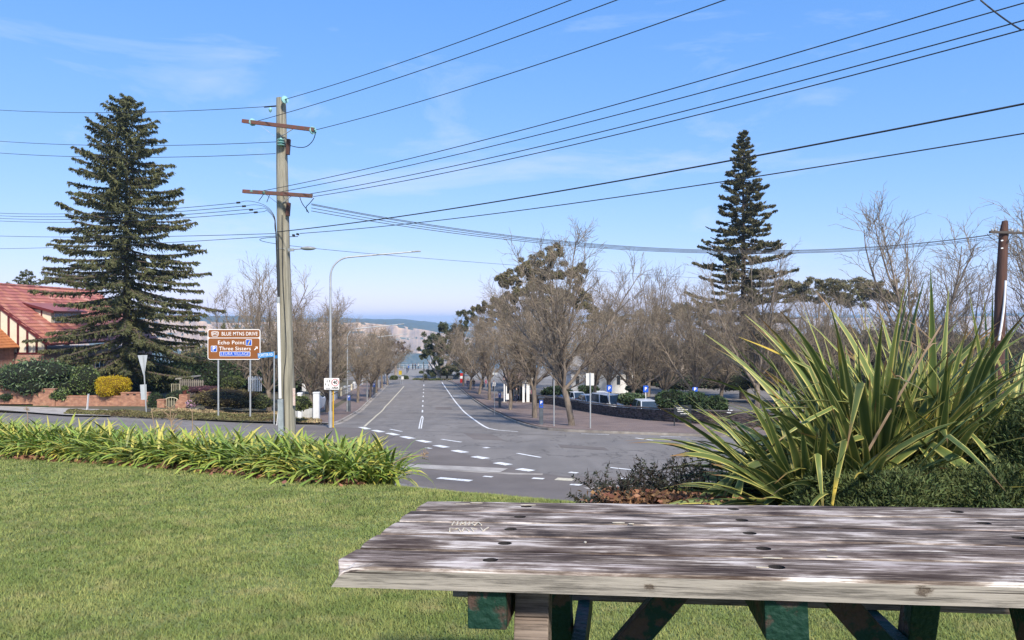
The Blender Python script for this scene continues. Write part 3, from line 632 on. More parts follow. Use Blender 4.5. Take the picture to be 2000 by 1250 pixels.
for i, (px, D, rx, ry) in enumerate(SCR): bush_px(px, 768, D, rx, ry, 'hazy olive-green bushland tree mass far behind the car park' if px > 1000 else 'olive-green bushland tree behind the left gardens', m_gum, 120+i, n=5200, ln=.33, wd=.3, name='bushland_tree', lumps=12, cat='tree', core='#3a3524', group='bushland trees behind the car park' if px > 1000 else 'bushland trees behind the left gardens')
for i, (px, D, rx, ry) in enumerate([(300, 84, 60, 40), (390, 88, 60, 46), (480, 86, 60, 34), (560, 92, 60, 30)]): bush_px(px, 770, D, rx, ry, ['broad dark evergreen behind the spruce trunk', 'broad dark evergreen behind the paling fence', 'broad dark evergreen behind the tourist sign', 'broad dark evergreen behind the utility pole'][i], m_dkgreen, 90+i, n=4200, ln=.22, name='evergreen_bush')
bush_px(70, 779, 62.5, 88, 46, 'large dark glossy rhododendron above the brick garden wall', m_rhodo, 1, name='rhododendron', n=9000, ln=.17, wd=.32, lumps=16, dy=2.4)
bush_px(169, 776, 62, 30, 37, 'rounded yellow-green holly bush beside the golden shrub', m_holly, 2, name='holly_bush', n=3600, ln=.09)
bush_px(118, 786, 61.6, 24, 18, 'small mottled bush spilling over the brick wall', m_holly, 3, name='holly_bush', n=1600, ln=.11)
bush_px(222, 777, 61.8, 38, 25, 'bright golden yellow domed shrub above the brick wall', m_gold, 4, name='golden_shrub', n=9000, ln=.055, wd=.4, core='#6a5208', lumps=6)
bush_px(304, 803, 60, 17, 22, 'dark grey-green bush hanging over the wall beside the give way sign', m_dkgreen, 5, n=1500, ln=.1)
bush_px(15, 783, 61.4, 16, 9, 'low dark bush on top of the brick wall', m_dkgreen, 31, n=700, ln=.1)
bush_px(455, 760, 60, 26, 15, 'clipped round green bush behind the tourist sign', m_hedge, 6, n=3000, ln=.07)
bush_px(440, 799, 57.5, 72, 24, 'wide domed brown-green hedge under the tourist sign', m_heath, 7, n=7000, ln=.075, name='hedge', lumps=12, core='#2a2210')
bush_px(505, 800, 57.5, 28, 18, 'dark domed hedge behind the right sign post', m_hedge, 8, n=2600, ln=.075, name='hedge')
bush_px(395, 770, 63, 34, 9, 'low purple-red heather bed above the garden wall', mat('heather', (.16, .06, .085), .9, (.10, .05, .05), scale=2, island=.4), 9, n=2200, ln=.06, name='heather_bush', core='#2a1418')
bush_px(350, 784, 60.5, 24, 13, 'grey-green low bush behind the arched gate', m_dkgreen, 10, n=1600, ln=.08)
bush_px(425, 766, 75, 56, 38, 'dark evergreen tree mass behind the hedge', m_dkgreen, 11, n=5000, ln=.16, name='evergreen_bush')
bush_px(340, 768, 73, 60, 34, 'dark evergreen bush under the spruce', m_dkgreen, 12, n=4000, ln=.16, name='evergreen_bush')
bush_px(376, 795, 59, 13, 8, 'pink-mauve flowering plant in a pale planter', mat('pink_flowers', (.62, .36, .55), .8, (.20, .17, .12), scale=6, island=.3), 13, n=500, ln=.09, name='flower_bush', core='#3a3a22')
bush_px(413, 786, 59.5, 11, 7, 'small pink flowering plant against the domed hedge', MATS['pink_flowers'], 14, n=350, ln=.09, name='flower_bush', core='#3a3a22')
bush_px(585, 803, 48, 26, 17, 'tufted grey-green shrub at the pavement corner behind the utility pole', m_hedge, 15, n=1500, ln=.12)
bush_px(650, 745, 88, 30, 22, 'green shrub behind the white wall on the left pavement', m_hedge, 16, n=1600, ln=.13)
for i, (px, py, D, rx, ry) in enumerate([(1310, 806, 50, 34, 26), (1358, 806, 49, 34, 24), (1232, 792, 60, 30, 14), (1400, 808, 47, 26, 20)]):
    bush_px(px, py, D, rx, ry, ['dark green camellia left of the black information sign', 'dark green camellia right behind the black information sign', 'leafy shrub with pale flowers among the parked cars', 'dark green shrub half behind the flax tips'][i], m_dkgreen if i != 2 else m_rhodo, 40+i, n=3600, ln=.13, wd=.36)
for i, (px, py, D, rx, ry) in enumerate([(1085, 772, 84, 30, 10), (1150, 768, 84, 24, 9), (1245, 770, 84, 24, 14), (1330, 762, 88, 50, 18), (1420, 764, 86, 60, 26), (1520, 766, 84, 70, 28), (1640, 766, 82, 70, 30), (1770, 770, 80, 80, 32), (1900, 772, 78, 80, 30)]):
    bush_px(px, py, D, rx, ry, 'dark hedge plant along the back of the car park', m_dkgreen, 50+i, n=1600, ln=.16, group='hedge plants at the back of the car park')
for i, (px, py, D, rx, ry, m_) in enumerate([(830, 745, 146, 12, 3.5, m_heath), (850, 746, 146, 14, 4, m_hedge), (815, 744, 148, 10, 3, m_hedge), (868, 745, 147, 14, 4, m_heath), (790, 742, 150, 10, 5, m_hedge), (770, 742, 148, 9, 5, m_hedge), (842, 733, 165, 9, 6, m_hedge), (858, 735, 160, 12, 7, m_heath), (823, 731, 170, 5, 4, m_hedge), (745, 733, 150, 12, 8, m_hedge)]):
    bush_px(px, py, D, rx, ry, 'low shrub planted around the turning circle at the road end', m_, 60+i, n=900, ln=.16, group='shrubs around the turning circle')
for i, (px, top, D) in enumerate([(437, 620, 95), (463, 624, 98), (566, 618, 80)]):     # slim cypress tips
    p = P(px, 0, D); p.z = float(zr(p.x, p.y)); H = CAMZ+(625-top)/F*D-p.z
    bush('cypress_tree', p, (.62, .62, H/1.9), ['slim green cypress tip above the left end of the tourist sign', 'slim green cypress tip above the middle of the tourist sign', 'slim dark cypress half behind the utility pole'][i], m_hedge, 80+i, n=2600, ln=.16, wd=.3, lumps=0, cat='tree', up=1.2)
# kerbside ground cover (countless small leaves): one mass
def cover(name, poly, h, n, m, lab, seed, fn=zr, ln=.09):
    r = np.random.default_rng(seed); A_ = even([Vector(p) for p in poly[0]], 200); B2 = even([Vector(p) for p in poly[1]], 200)
    i = r.integers(0, 200, n); f = r.random(n); a = np.array([(p.x, p.y) for p in A_]); b_ = np.array([(p.x, p.y) for p in B2]); xy = a[i]*(1-f[:, None])+b_[i]*f[:, None]+r.normal(0, .08, (n, 2))
    hh = h*(.55+.45*np.array([noise.noise(Vector((x*.8, y*.8, seed))) for x, y in xy]))*np.sin(np.clip(f, .06, .94)*math.pi)**.5
    z = fn(xy[:, 0], xy[:, 1])+.1+np.maximum(hh, .05)*r.random(n)**.5
    C = np.stack([xy[:, 0], xy[:, 1], z], 1); u = runit(n, r)+np.array([[0, 0, .5]]); u /= np.linalg.norm(u, axis=1, keepdims=True); L_ = ln*r.uniform(.6, 1.4, n)
    V, Fc = quads(C, u*L_[:, None], perp(u, r)*(L_*.4)[:, None]); return tag(mk(name, V, Fc, m), lab, 'ground cover', kind='stuff')
k0 = [p for p in poly_px([(128, 812), (300, 819), (540, 826.5), (600, 829)])]; k1 = [p for p in poly_px([(140, 806), (300, 811), (540, 815), (590, 820)])]
cover('ground_cover', (k0, k1), .42, 26000, mat('cover_leaves', (.14, .14, .05), .8, (.10, .075, .035), scale=.5, island=.5), 'low olive ground cover along the kerb below the gardens', 3, ln=.08)
k2 = poly_px([(300, 811), (420, 813.5), (545, 817)]); k3 = poly_px([(300, 806), (420, 808), (545, 810)])
cover('dry_grass', (k2, k3), .38, 9000, mat('dry_grass', (.36, .28, .15), .9, (.25, .20, .11), scale=.6, island=.4), 'pale dry grass behind the kerbside ground cover', 4, ln=.13)
cover('dry_grass', (poly_px([(585, 828), (625, 830)]), poly_px([(585, 819), (618, 822)])), .3, 1800, MATS['dry_grass'], 'dry grass tuft at the pavement corner by the lamp post', 5, ln=.12)
# ================================================================ FOREGROUND
# --- lawn blades
def lawn_blades(n, seed):
    r = np.random.default_rng(seed)
    D = 2.6*(14.5/2.6)**(r.random(n)**.85); px = r.uniform(-.86, 1.0, n); x = px*D; y = D
    s = .5145*x+.8575*y-6.9; k = s < 1.6; x, y = x[k], y[k]; n = len(x); D = y
    z = lawn_z(x, y)
    patch = np.array([noise.noise(Vector((a*.9, b_*.9, 2.))) + .6*noise.noise(Vector((a*3.1, b_*3.1, 5.))) for a, b_ in zip(x[::1], y[::1])])
    h = (.019+.008*patch)*r.uniform(.5, 1.4, n)*(1+.04*(D-3)); w = .0024*r.uniform(.7, 1.3, n)*(1+.22*(D-2.6))
    az = r.uniform(0, 6.283, n); lean = r.uniform(.3, 1.9, n)
    dx, dy = np.cos(az), np.sin(az); ox, oy = -dy*w, dx*w
    V = np.empty((n, 3, 3)); V[:, 0] = np.stack([x-ox, y-oy, z-.004], 1); V[:, 1] = np.stack([x+ox, y+oy, z-.004], 1)
    V[:, 2] = np.stack([x+dx*h*lean, y+dy*h*lean, z+h], 1)
    return V.reshape(-1, 3), np.arange(3*n).reshape(n, 3)
m_blade = mat('grass_blades', (.265, .295, .088), .75, (.165, .215, .055), scale=1.6, detail=7, island=.36, trans=.25, lo=.4, hi=.6)
V, Fc = lawn_blades(760000, 1)
t, b = nodes_of(m_blade)      # straw-coloured thatch patches
n = t.nodes.new('ShaderNodeTexNoise'); n.inputs['Scale'].default_value = 5.5; n.inputs['Detail'].default_value = 6; tcn = t.nodes.new('ShaderNodeTexCoord'); t.links.new(tcn.outputs['Object'], n.inputs['Vector'])
rp = t.nodes.new('ShaderNodeValToRGB'); rp.color_ramp.elements[0].position = .50; rp.color_ramp.elements[1].position = .78; rp.color_ramp.elements[1].color = (.7, .7, .7, 1); t.links.new(n.outputs[0], rp.inputs[0])
mm = t.nodes.new('ShaderNodeMix'); mm.data_type = 'RGBA'; mm.inputs[7].default_value = (.40, .33, .16, 1); t.links.new(rp.outputs[0], mm.inputs[0]); t.links.new(b.inputs['Base Color'].links[0].from_socket, mm.inputs[6]); t.links.new(mm.outputs[2], b.inputs['Base Color'])
n2 = t.nodes.new('ShaderNodeTexNoise'); n2.inputs['Scale'].default_value = 3.1; n2.inputs['Detail'].default_value = 7; n2.inputs['Roughness'].default_value = .65; t.links.new(tcn.outputs['Object'], n2.inputs['Vector'])
r2 = t.nodes.new('ShaderNodeValToRGB'); r2.color_ramp.elements[0].position = .56; r2.color_ramp.elements[1].position = .70; r2.color_ramp.elements[1].color = (.75, .75, .75, 1); t.links.new(n2.outputs[0], r2.inputs[0])
m2_ = t.nodes.new('ShaderNodeMix'); m2_.data_type = 'RGBA'; m2_.inputs[7].default_value = (.085, .145, .035, 1); t.links.new(r2.outputs[0], m2_.inputs[0]); t.links.new(mm.outputs[2], m2_.inputs[6]); t.links.new(m2_.outputs[2], b.inputs['Base Color'])
tag(mk('grass', V, Fc, m_blade), 'short mown grass of the sloping lawn', 'grass', kind='stuff')
# --- strap leaf helper
def strap(base, az, tilt, Ln, w, bend, n=7, fold=.25, twist=0., kink=None, taper=.75, rs=None):
    """arching leaf: base point, azimuth, start tilt from vertical, length, half width, bend (rad over length)"""
    pts = []; p = np.array(base, float); a = tilt; V = []; U = []
    o = np.array([math.cos(az), math.sin(az), 0.]); sd_ = np.array([-math.sin(az), math.cos(az), 0.])
    for i in range(n+1):
        s = i/n; d = o*math.sin(a)+np.array([0, 0, math.cos(a)])
        if i: p = p+d*(Ln/n)
        ww = w*(.55+.45*min(1, s*5))*(1 if s < taper else max(.03, 1-((s-taper)/(1-taper))**1.3))
        tw = twist*s; nrm = np.cross(sd_, d); side = sd_*math.cos(tw)+nrm*math.sin(tw); nn = np.cross(side, d)
        V += [p-side*ww+nn*ww*fold, p, p+side*ww+nn*ww*fold]; U += [(0, s), (.5, s), (1, s)]
        a += bend/n*(1+s)*.75
        if kink and abs(s-kink[0]) < .5/n: a += kink[1]
    Fc = []
    for i in range(n): b_ = 3*i; Fc += [(b_, b_+1, b_+4, b_+3), (b_+1, b_+2, b_+5, b_+4)]
    return np.array(V), np.array(Fc), np.array(U)
# --- agapanthus row
m_aga = mat('agapanthus_leaves', (.255, .33, .058), .45, (.17, .245, .042), scale=.8, island=.42, trans=.22, spec=.5)
t, b = nodes_of(m_aga)     # some leaves turned yellow
g = t.nodes.new('ShaderNodeNewGeometry'); mu = t.nodes.new('ShaderNodeMath'); mu.operation = 'MULTIPLY'; mu.inputs[1].default_value = 91.3; fr_ = t.nodes.new('ShaderNodeMath'); fr_.operation = 'FRACT'
t.links.new(g.outputs['Random Per Island'], mu.inputs[0]); t.links.new(mu.outputs[0], fr_.inputs[0])
uvn = t.nodes.new('ShaderNodeUVMap'); sp = t.nodes.new('ShaderNodeSeparateXYZ'); t.links.new(uvn.outputs[0], sp.inputs[0])
ad = t.nodes.new('ShaderNodeMath'); ad.operation = 'MULTIPLY_ADD'; ad.inputs[1].default_value = .30; t.links.new(sp.outputs[1], ad.inputs[0]); t.links.new(fr_.outputs[0], ad.inputs[2])
rp = t.nodes.new('ShaderNodeValToRGB'); rp.color_ramp.elements[0].position = .90; rp.color_ramp.elements[1].position = 1.08; rp.color_ramp.elements[1].position = 1.0; t.links.new(ad.outputs[0], rp.inputs[0])
mm = t.nodes.new('ShaderNodeMix'); mm.data_type = 'RGBA'; mm.inputs[7].default_value = (.50, .45, .09, 1); t.links.new(rp.outputs[0], mm.inputs[0])
src = b.inputs['Base Color'].links[0].from_socket; t.links.new(src, mm.inputs[6]); t.links.new(mm.outputs[2], b.inputs['Base Color'])
for l in list(t.links):
    if l.to_node.type == 'BSDF_TRANSLUCENT': t.links.new(mm.outputs[2], l.to_node.inputs[0])
def agapanthus_mesh(seed):
    r = random.Random(seed); V = []; Fc = []; U = []; b0 = 0
    for f in range(r.choice((8, 9, 10))):       # fans of leaves
        cx, cy = r.gauss(0, .16), r.gauss(0, .13)
        for k in range(r.choice((11, 12, 13))):
            az = r.uniform(0, 6.283); v, fc, u = strap((cx, cy, 0), az, r.uniform(.02, .62), r.uniform(.55, .88), r.uniform(.015, .023), r.uniform(.7, 2.1), n=6, fold=.3, twist=r.uniform(-.5, .5))
            V.append(v); Fc.append(fc+b0); U.append(u); b0 += len(v)
    return mk('agapanthus_plant', np.concatenate(V), np.concatenate(Fc), m_aga, smooth=True, uv=np.concatenate(U))
protos = [agapanthus_mesh(100+i) for i in range(7)]; meshes = [o.data for o in protos]
for o in protos: bpy.data.objects.remove(o)
rA = random.Random(5)
front = [G(x, y, 0, lawn_z, 4) for x, y in [(-260, 866), (0, 893), (200, 905), (400, 921), (600, 941), (675, 948)]]
fl = even(front, 47)
dirn = (fl[-1]-fl[0]).normalized(); nrm = Vector((-dirn.y, dirn.x, 0)); nrm = nrm if nrm.y > 0 else -nrm
for row in range(4):
    for i, p in enumerate(fl):
        q = p+nrm*(.30+.30*row+rA.uniform(-.08, .08))+dirn*(rA.uniform(-.09, .09)+(.1 if row % 2 else 0))
        q -= dirn*.22*row*(i/46)**6
        o = mk('agapanthus_plant', None, None, me=rA.choice(meshes)); s = rA.uniform(.84, 1.0)*(1.0 if row else .9)*(1+.10*(i/46))
        o.location = (q.x, q.y, float(lawn_z(q.x, q.y))-.02); o.rotation_euler = (rA.uniform(-.1, .1), rA.uniform(-.1, .1), rA.uniform(0, 6.28)); o.scale = (s, s, s*rA.uniform(.88, 1.08))
        tag(o, 'strappy green agapanthus clump in the long row edging the lawn', 'plant', 'agapanthus clumps edging the lawn')
# dead leaves and mulch under the row
def litter(name, pts, n, m, lab, seed, size=.05, h=.06, fn=lawn_z):
    r = np.random.default_rng(seed); P_ = np.array(pts); i = r.integers(0, len(P_), n)
    xy = P_[i]+r.normal(0, 1, (n, 2))*np.array([[.14, .12]]); z = fn(xy[:, 0], xy[:, 1])+.01+r.random(n)**2*h
    u = runit(n, r); u[:, 2] *= .45; u /= np.linalg.norm(u, axis=1, keepdims=True); L_ = size*r.uniform(.5, 1.3, n)
    V, Fc = quads(np.stack([xy[:, 0], xy[:, 1], z], 1), u*L_[:, None], perp(u, r)*(L_*.55)[:, None]); return tag(mk(name, V, Fc, m), lab, 'leaf litter', kind='stuff')
m_dead = mat('dead_leaves', (.30, .165, .085), .85, (.15, .075, .04), scale=5, island=.4, trans=.15)
litter('leaf_litter', [(p.x+nrm.x*.1, p.y+nrm.y*.1) for p in even(front, 120)], 7000, m_dead, 'brown dead leaves along the foot of the agapanthus row', 8)
# dry stalks
m_stalk = mat('dry_stalk', (.36, .25, .16), .9, scale=6)
def stalk(pts, label, head=None, r0=.008, fan=0, seed=0):
    o = empty('dry_stalk', pts[0]); tag(o, label, 'stalk'); b0 = Vector(pts[0]); rr = random.Random(seed)
    pl = smooth_pl([Vector(p)-b0 for p in pts], 2)
    mb = MB().tube(pl, [r0*(1-.5*i/len(pl)) for i in range(len(pl))], 5)
    for k in range(fan):
        i = rr.randint(len(pl)//3, len(pl)-2); d = Vector((rr.gauss(0, 1), rr.gauss(0, .6), rr.uniform(.3, 1.2))).normalized()*rr.uniform(.1, .3)
        mb.tube([pl[i], pl[i]+d*.6+Vector((0, 0, .02)), pl[i]+d], [r0*.5, r0*.35, r0*.25], 4)
    mb.build('stem', m_stalk, o, smooth=True)
    if head:
        mb = MB()
        for k in range(22):
            d = Vector((rr.gauss(0, 1), rr.gauss(0, 1), rr.gauss(0, 1)+.2)).normalized()*rr.uniform(.6, 1)*head; e = pl[-1]+d
            mb.tube([pl[-1], e], .0022, 3); mb.lathe(e, [(.001, -.008), (.006, 0), (.001, .009)], 5)
        mb.build('seed_head', m_stalk, o)
    return o
stalk([P(768, 905, 8.6), P(790, 893, 8.55), P(812, 889, 8.5), P(828, 888.5, 8.5)], 'arching dry agapanthus stalk with ragged seed head at the row end', .065, seed=1)
stalk([P(340, 905, 11), P(338, 860, 11), P(334, 825, 11), P(332, 796, 11)], 'branched brown weed stalk standing out of the agapanthus', None, .012, 26, seed=2)
stalk([P(305, 850, 11.2), P(300, 825, 11.2), P(296, 803, 11.2)], 'thin straight dry stalk left of the branched weed', seed=3)
stalk([P(376, 850, 11), P(376, 820, 11), P(375, 800, 11)], 'thin straight dry stalk right of the branched weed', seed=4)
stalk([P(52, 840, 12.4), P(55, 815, 12.4), P(52, 800, 12.4)], 'small dry flower stalk near the left end of the row', .05, seed=5)
# --- flax clumps: every leaf its own piece
m_flax = bpy.data.materials.new('flax_leaf'); m_flax.use_nodes = True; t, b = nodes_of(m_flax)
uvn = t.nodes.new('ShaderNodeUVMap'); sp = t.nodes.new('ShaderNodeSeparateXYZ'); t.links.new(uvn.outputs[0], sp.inputs[0])
def mth(op, a, c=None, v=None):
    n = t.nodes.new('ShaderNodeMath'); n.operation = op; t.links.new(a, n.inputs[0])
    if c is not None: t.links.new(c, n.inputs[1])
    if v is not None: n.inputs[1].default_value = v
    return n.outputs[0]
edge = mth('ABSOLUTE', mth('SUBTRACT', sp.outputs[0], v=.5))                # 0 middle .. .5 margin
oi = t.nodes.new('ShaderNodeObjectInfo')
rp = t.nodes.new('ShaderNodeValToRGB'); e = rp.color_ramp.elements; e[0].position = .0; e[0].color = (.10, .138, .04, 1); e[1].position = .36; e[1].color = (.14, .175, .045, 1)
x = e.new(.42); x.color = (.48, .43, .12, 1); x = e.new(.5); x.color = (.52, .46, .15, 1)
t.links.new(edge, rp.inputs[0])
st = t.nodes.new('ShaderNodeTexNoise'); st.inputs['Scale'].default_value = 1; mpn = t.nodes.new('ShaderNodeMapping'); mpn.inputs['Scale'].default_value = (22, 1.2, 1); t.links.new(uvn.outputs[0], mpn.inputs[0]); t.links.new(mpn.outputs[0], st.inputs['Vector'])
hs = t.nodes.new('ShaderNodeHueSaturation'); mr = t.nodes.new('ShaderNodeMapRange'); mr.inputs[3].default_value = .68; mr.inputs[4].default_value = 1.4
t.links.new(oi.outputs['Random'], mr.inputs[0]); sv_ = t.nodes.new('ShaderNodeMath'); sv_.operation = 'MULTIPLY'; mr3 = t.nodes.new('ShaderNodeMapRange'); mr3.inputs[3].default_value = .72; mr3.inputs[4].default_value = 1.28
t.links.new(st.outputs[0], mr3.inputs[0]); t.links.new(mr.outputs[0], sv_.inputs[0]); t.links.new(mr3.outputs[0], sv_.inputs[1]); t.links.new(sv_.outputs[0], hs.inputs['Value']); t.links.new(rp.outputs[0], hs.inputs['Color'])
# a share of leaves yellowing towards the tip
fr_ = mth('FRACT', mth('MULTIPLY', oi.outputs['Random'], v=17.3)); tip = mth('ADD', mth('MULTIPLY', sp.outputs[1], v=.55), fr_)
r2 = t.nodes.new('ShaderNodeValToRGB'); r2.color_ramp.elements[0].position = .98; r2.color_ramp.elements[1].position = 1.0; t.links.new(mth('MULTIPLY', tip, v=.69), r2.inputs[0])
mm = t.nodes.new('ShaderNodeMix'); mm.data_type = 'RGBA'; mm.inputs[7].default_value = (.52, .38, .06, 1); t.links.new(r2.outputs[0], mm.inputs[0]); t.links.new(hs.outputs[0], mm.inputs[6])
# withered brown tips on about half the leaves
wt = t.nodes.new('ShaderNodeMapRange'); wt.inputs[1].default_value = .88; wt.inputs[2].default_value = .95; t.links.new(sp.outputs[1], wt.inputs[0]); hf_ = mth('GREATER_THAN', mth('FRACT', mth('MULTIPLY', oi.outputs['Random'], v=7.7)), v=.45)
m4 = t.nodes.new('ShaderNodeMix'); m4.data_type = 'RGBA'; m4.inputs[7].default_value = (.24, .14, .06, 1); t.links.new(mth('MULTIPLY', wt.outputs[0], hf_), m4.inputs[0]); t.links.new(mm.outputs[2], m4.inputs[6]); mm = m4
t.links.new(mm.outputs[2], b.inputs['Base Color']); b.inputs['Roughness'].default_value = .5; b.inputs['Specular IOR Level'].default_value = .3
tr = t.nodes.new('ShaderNodeBsdfTranslucent'); ms = t.nodes.new('ShaderNodeMixShader'); ms.inputs[0].default_value = .18; t.links.new(mm.outputs[2], tr.inputs[0])
t.links.new(b.outputs[0], ms.inputs[1]); t.links.new(tr.outputs[0], ms.inputs[2]); t.links.new(ms.outputs[0], t.nodes['Material Output'].inputs[0])
def flax(loc, n, Lmin, Lmax, label, seed, wide=1., lean=0., low=0.):
    r = random.Random(seed); root = empty('flax_plant', loc); tag(root, label, 'plant')
    for k in range(n):
        az = r.uniform(0, 6.283); q = (k+.5)/n            # inner leaves upright, outer ones arching
        tilt = .04+low+.95*q**1.25+r.uniform(-.07, .07); Ln = r.uniform(Lmin, Lmax)*(1-.10*q); bend = r.uniform(.12, .7)+q*r.uniform(.2, 1.35)
        kk = (r.uniform(.45, .75), r.uniform(.6, 1.7)) if r.random() < .24 else None
        rad = .08+.28*q
        v, fc, u = strap((math.cos(az)*rad*r.random(), math.sin(az)*rad*r.random(), -.05), az+r.uniform(-.3, .3), tilt, Ln, r.uniform(.030, .052), bend, n=10, fold=r.uniform(.25, .6), twist=r.uniform(-1.3, 1.3), kink=kk, taper=.55)
        v[:, 0] += lean*v[:, 2]
        mk('leaf', v, fc, m_flax, root, smooth=True, uv=u)
    return root
def lz(x, y, dz=0): return (x, y, float(lawn_z(x, y))+dz)
flax(lz(3.45, 6.85), 300, 1.3, 2.75, 'large variegated flax clump with yellow-edged sword leaves behind the table', 1)
flax(lz(4.05, 6.9), 300, 1.3, 2.9, 'second flax clump with drooping folded leaves beside the brown pole', 2, lean=.04)
flax(lz(2.8, 6.6), 300, 1.1, 1.95, 'low outer flax clump with long leaves arching over the dark shrub', 3, lean=-.06, low=.42)
flax(lz(3.7, 7.4), 300, 1.5, 2.9, 'flax clump behind the largest one, its leaf tips rising above', 6)
flax(lz(4.8, 7.0), 300, 1.4, 2.95, 'flax clump behind the tallest juniper', 4)
flax(lz(5.5, 7.1), 260, 1.4, 2.8, 'flax clump right of the brown pole, half hidden by the juniper', 5)
o = stalk([P(1690, 890, 6.3), P(1740, 800, 6.25), P(1790, 715, 6.2), P(1838, 635, 6.2)], 'brown dead flower stalk slanting through the flax', None, .013, 5, seed=8)
# --- juniper mounds
m_jun = mat('juniper_sprays', (.115, .145, .045), .75, (.06, .085, .027), scale=2.2, island=.45, trans=.12)
def juniper(loc, rad, n, label, seed):
    r = np.random.default_rng(seed); root = empty('juniper_bush', loc); tag(root, label, 'bush'); rad = np.array(rad)
    # sprays: short twigs fanned with tiny scale leaves
    d = runit(n, r); d[:, 2] = np.abs(d[:, 2]); c = d*rad[None]*r.uniform(.72, 1.08, n)[:, None]
    lump = np.array([noise.noise(Vector(tuple(q*2.6+seed))) for q in c]); c *= (1+.34*lump)[:, None]
    ax = d*.7+runit(n, r)*.6+np.array([[0, 0, .25]]); ax /= np.linalg.norm(ax, axis=1, keepdims=True); sw = perp(ax, r)
    C, U, W = [], [], []; TL = r.uniform(.09, .2, n)
    for k in range(7):
        f = k/6.; sg = -1 if k % 2 else 1; u = ax*.75+sw*(sg*.55)+runit(n, r)*.25; u /= np.linalg.norm(u, axis=1, keepdims=True); ll = (.030*(1.2-.6*f))*r.uniform(.7, 1.4, n)
        C.append(c+ax*(TL*(f-.3))[:, None]+u*(ll*.6)[:, None]); U.append(u*ll[:, None]); W.append(perp(u, r)*(ll*.24)[:, None])
    V, Fc = quads(np.concatenate(C), np.concatenate(U), np.concatenate(W)); mk('foliage', V, Fc, m_jun, root)
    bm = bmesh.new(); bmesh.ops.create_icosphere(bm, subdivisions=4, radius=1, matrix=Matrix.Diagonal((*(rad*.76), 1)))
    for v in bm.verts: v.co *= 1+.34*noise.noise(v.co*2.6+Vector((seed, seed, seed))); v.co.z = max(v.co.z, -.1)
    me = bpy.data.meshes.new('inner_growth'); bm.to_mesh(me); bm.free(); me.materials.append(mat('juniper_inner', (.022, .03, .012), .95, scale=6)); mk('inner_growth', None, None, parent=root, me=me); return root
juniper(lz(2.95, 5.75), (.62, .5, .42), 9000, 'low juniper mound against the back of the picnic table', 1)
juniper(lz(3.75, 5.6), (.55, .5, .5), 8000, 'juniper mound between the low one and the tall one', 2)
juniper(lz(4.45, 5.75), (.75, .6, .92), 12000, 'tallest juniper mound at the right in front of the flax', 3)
# --- dark cotoneaster with caught leaves
m_cot = mat('cotoneaster_leaves', (.042, .050, .032), .6, (.026, .031, .022), scale=3, island=.5)
def cotoneaster(loc, label, seed, nb=70, S=1.):
    r = random.Random(seed); root = empty('cotoneaster_bush', loc); tag(root, label, 'bush'); seg = []; C, U, W = [], [], []
    for k in range(nb):
        az = r.uniform(0, 6.283); a = r.uniform(.25, 1.35); Ln = r.uniform(.4, .95)*S; p = Vector((r.gauss(0, .22)*S, r.gauss(0, .2)*S, 0)); d = Vector((math.cos(az)*math.sin(a), math.sin(az)*math.sin(a), math.cos(a)))
        n = 9
        for i in range(n):
            d = (d+Vector((r.gauss(0, .12), r.gauss(0, .12), -.05))).normalized(); q = p+d*Ln/n; seg.append((*p, *q, .006*(1-i/n)+.002, .006*(1-(i+1)/n)+.002)); 
            for s in range(7):
                e = (d.orthogonal().normalized()); e.rotate(Matrix.Rotation(r.uniform(0, 6.28), 3, d)); e = (e+d*.4).normalized(); l_ = r.uniform(.012, .022); c = p.lerp(q, r.random())+e*l_
                C.append(tuple(c)); U.append(tuple(e*l_)); w_ = e.orthogonal().normalized(); w_.rotate(Matrix.Rotation(r.uniform(0, 6.28), 3, e)); W.append(tuple(w_*l_*.5))
                if r.random() < .25: seg.append((*p, *(c+e*.05), .003, .0015))
            p = q
    V, Fc = seg_mesh(seg, 4); mk('branches', V, Fc, mat('cotoneaster_twigs', (.06, .045, .035), .9), root)
    V, Fc = quads(np.array(C), np.array(U), np.array(W)); mk('leaves', V, Fc, m_cot, root); return root
cotoneaster(lz(1.5, 7.1), 'dark twiggy cotoneaster bush catching brown leaves beside the lawn edge', 1, 150, .72)
cotoneaster(lz(2.15, 7.4), 'dark twiggy cotoneaster bush half under the flax leaves', 2, 170, .85)
cotoneaster(lz(1.08, 6.75), 'small low cotoneaster sprig at the lawn corner', 3, 34, .6)
pts = [(x, 6.45+.55*random.random()) for x in np.linspace(.9, 2.3, 60)]
litter('leaf_litter', pts, 6500, m_dead, 'heap of brown dead leaves under the cotoneaster', 9, size=.032, h=.2)
# bed soil under the shrubs
X, Y = np.meshgrid(np.linspace(.95, 7, 40), np.linspace(5.2, 8.6, 24)); Z = lawn_z(X, Y)+.02-.25*np.clip(1.35-X-.25*np.sin(Y*5), 0, 1)
i = np.arange(39*23); a = i//39*40+i % 39
tag(mk('planting_bed', np.stack([X.ravel(), Y.ravel(), Z.ravel()], 1), np.stack([a, a+1, a+41, a+40], 1), mat('bed_mulch', (.10, .065, .045), .95, (.05, .035, .028), scale=9, detail=8, bump=.8)), 'dark mulched bed under the flax and junipers', 'ground', kind='structure')
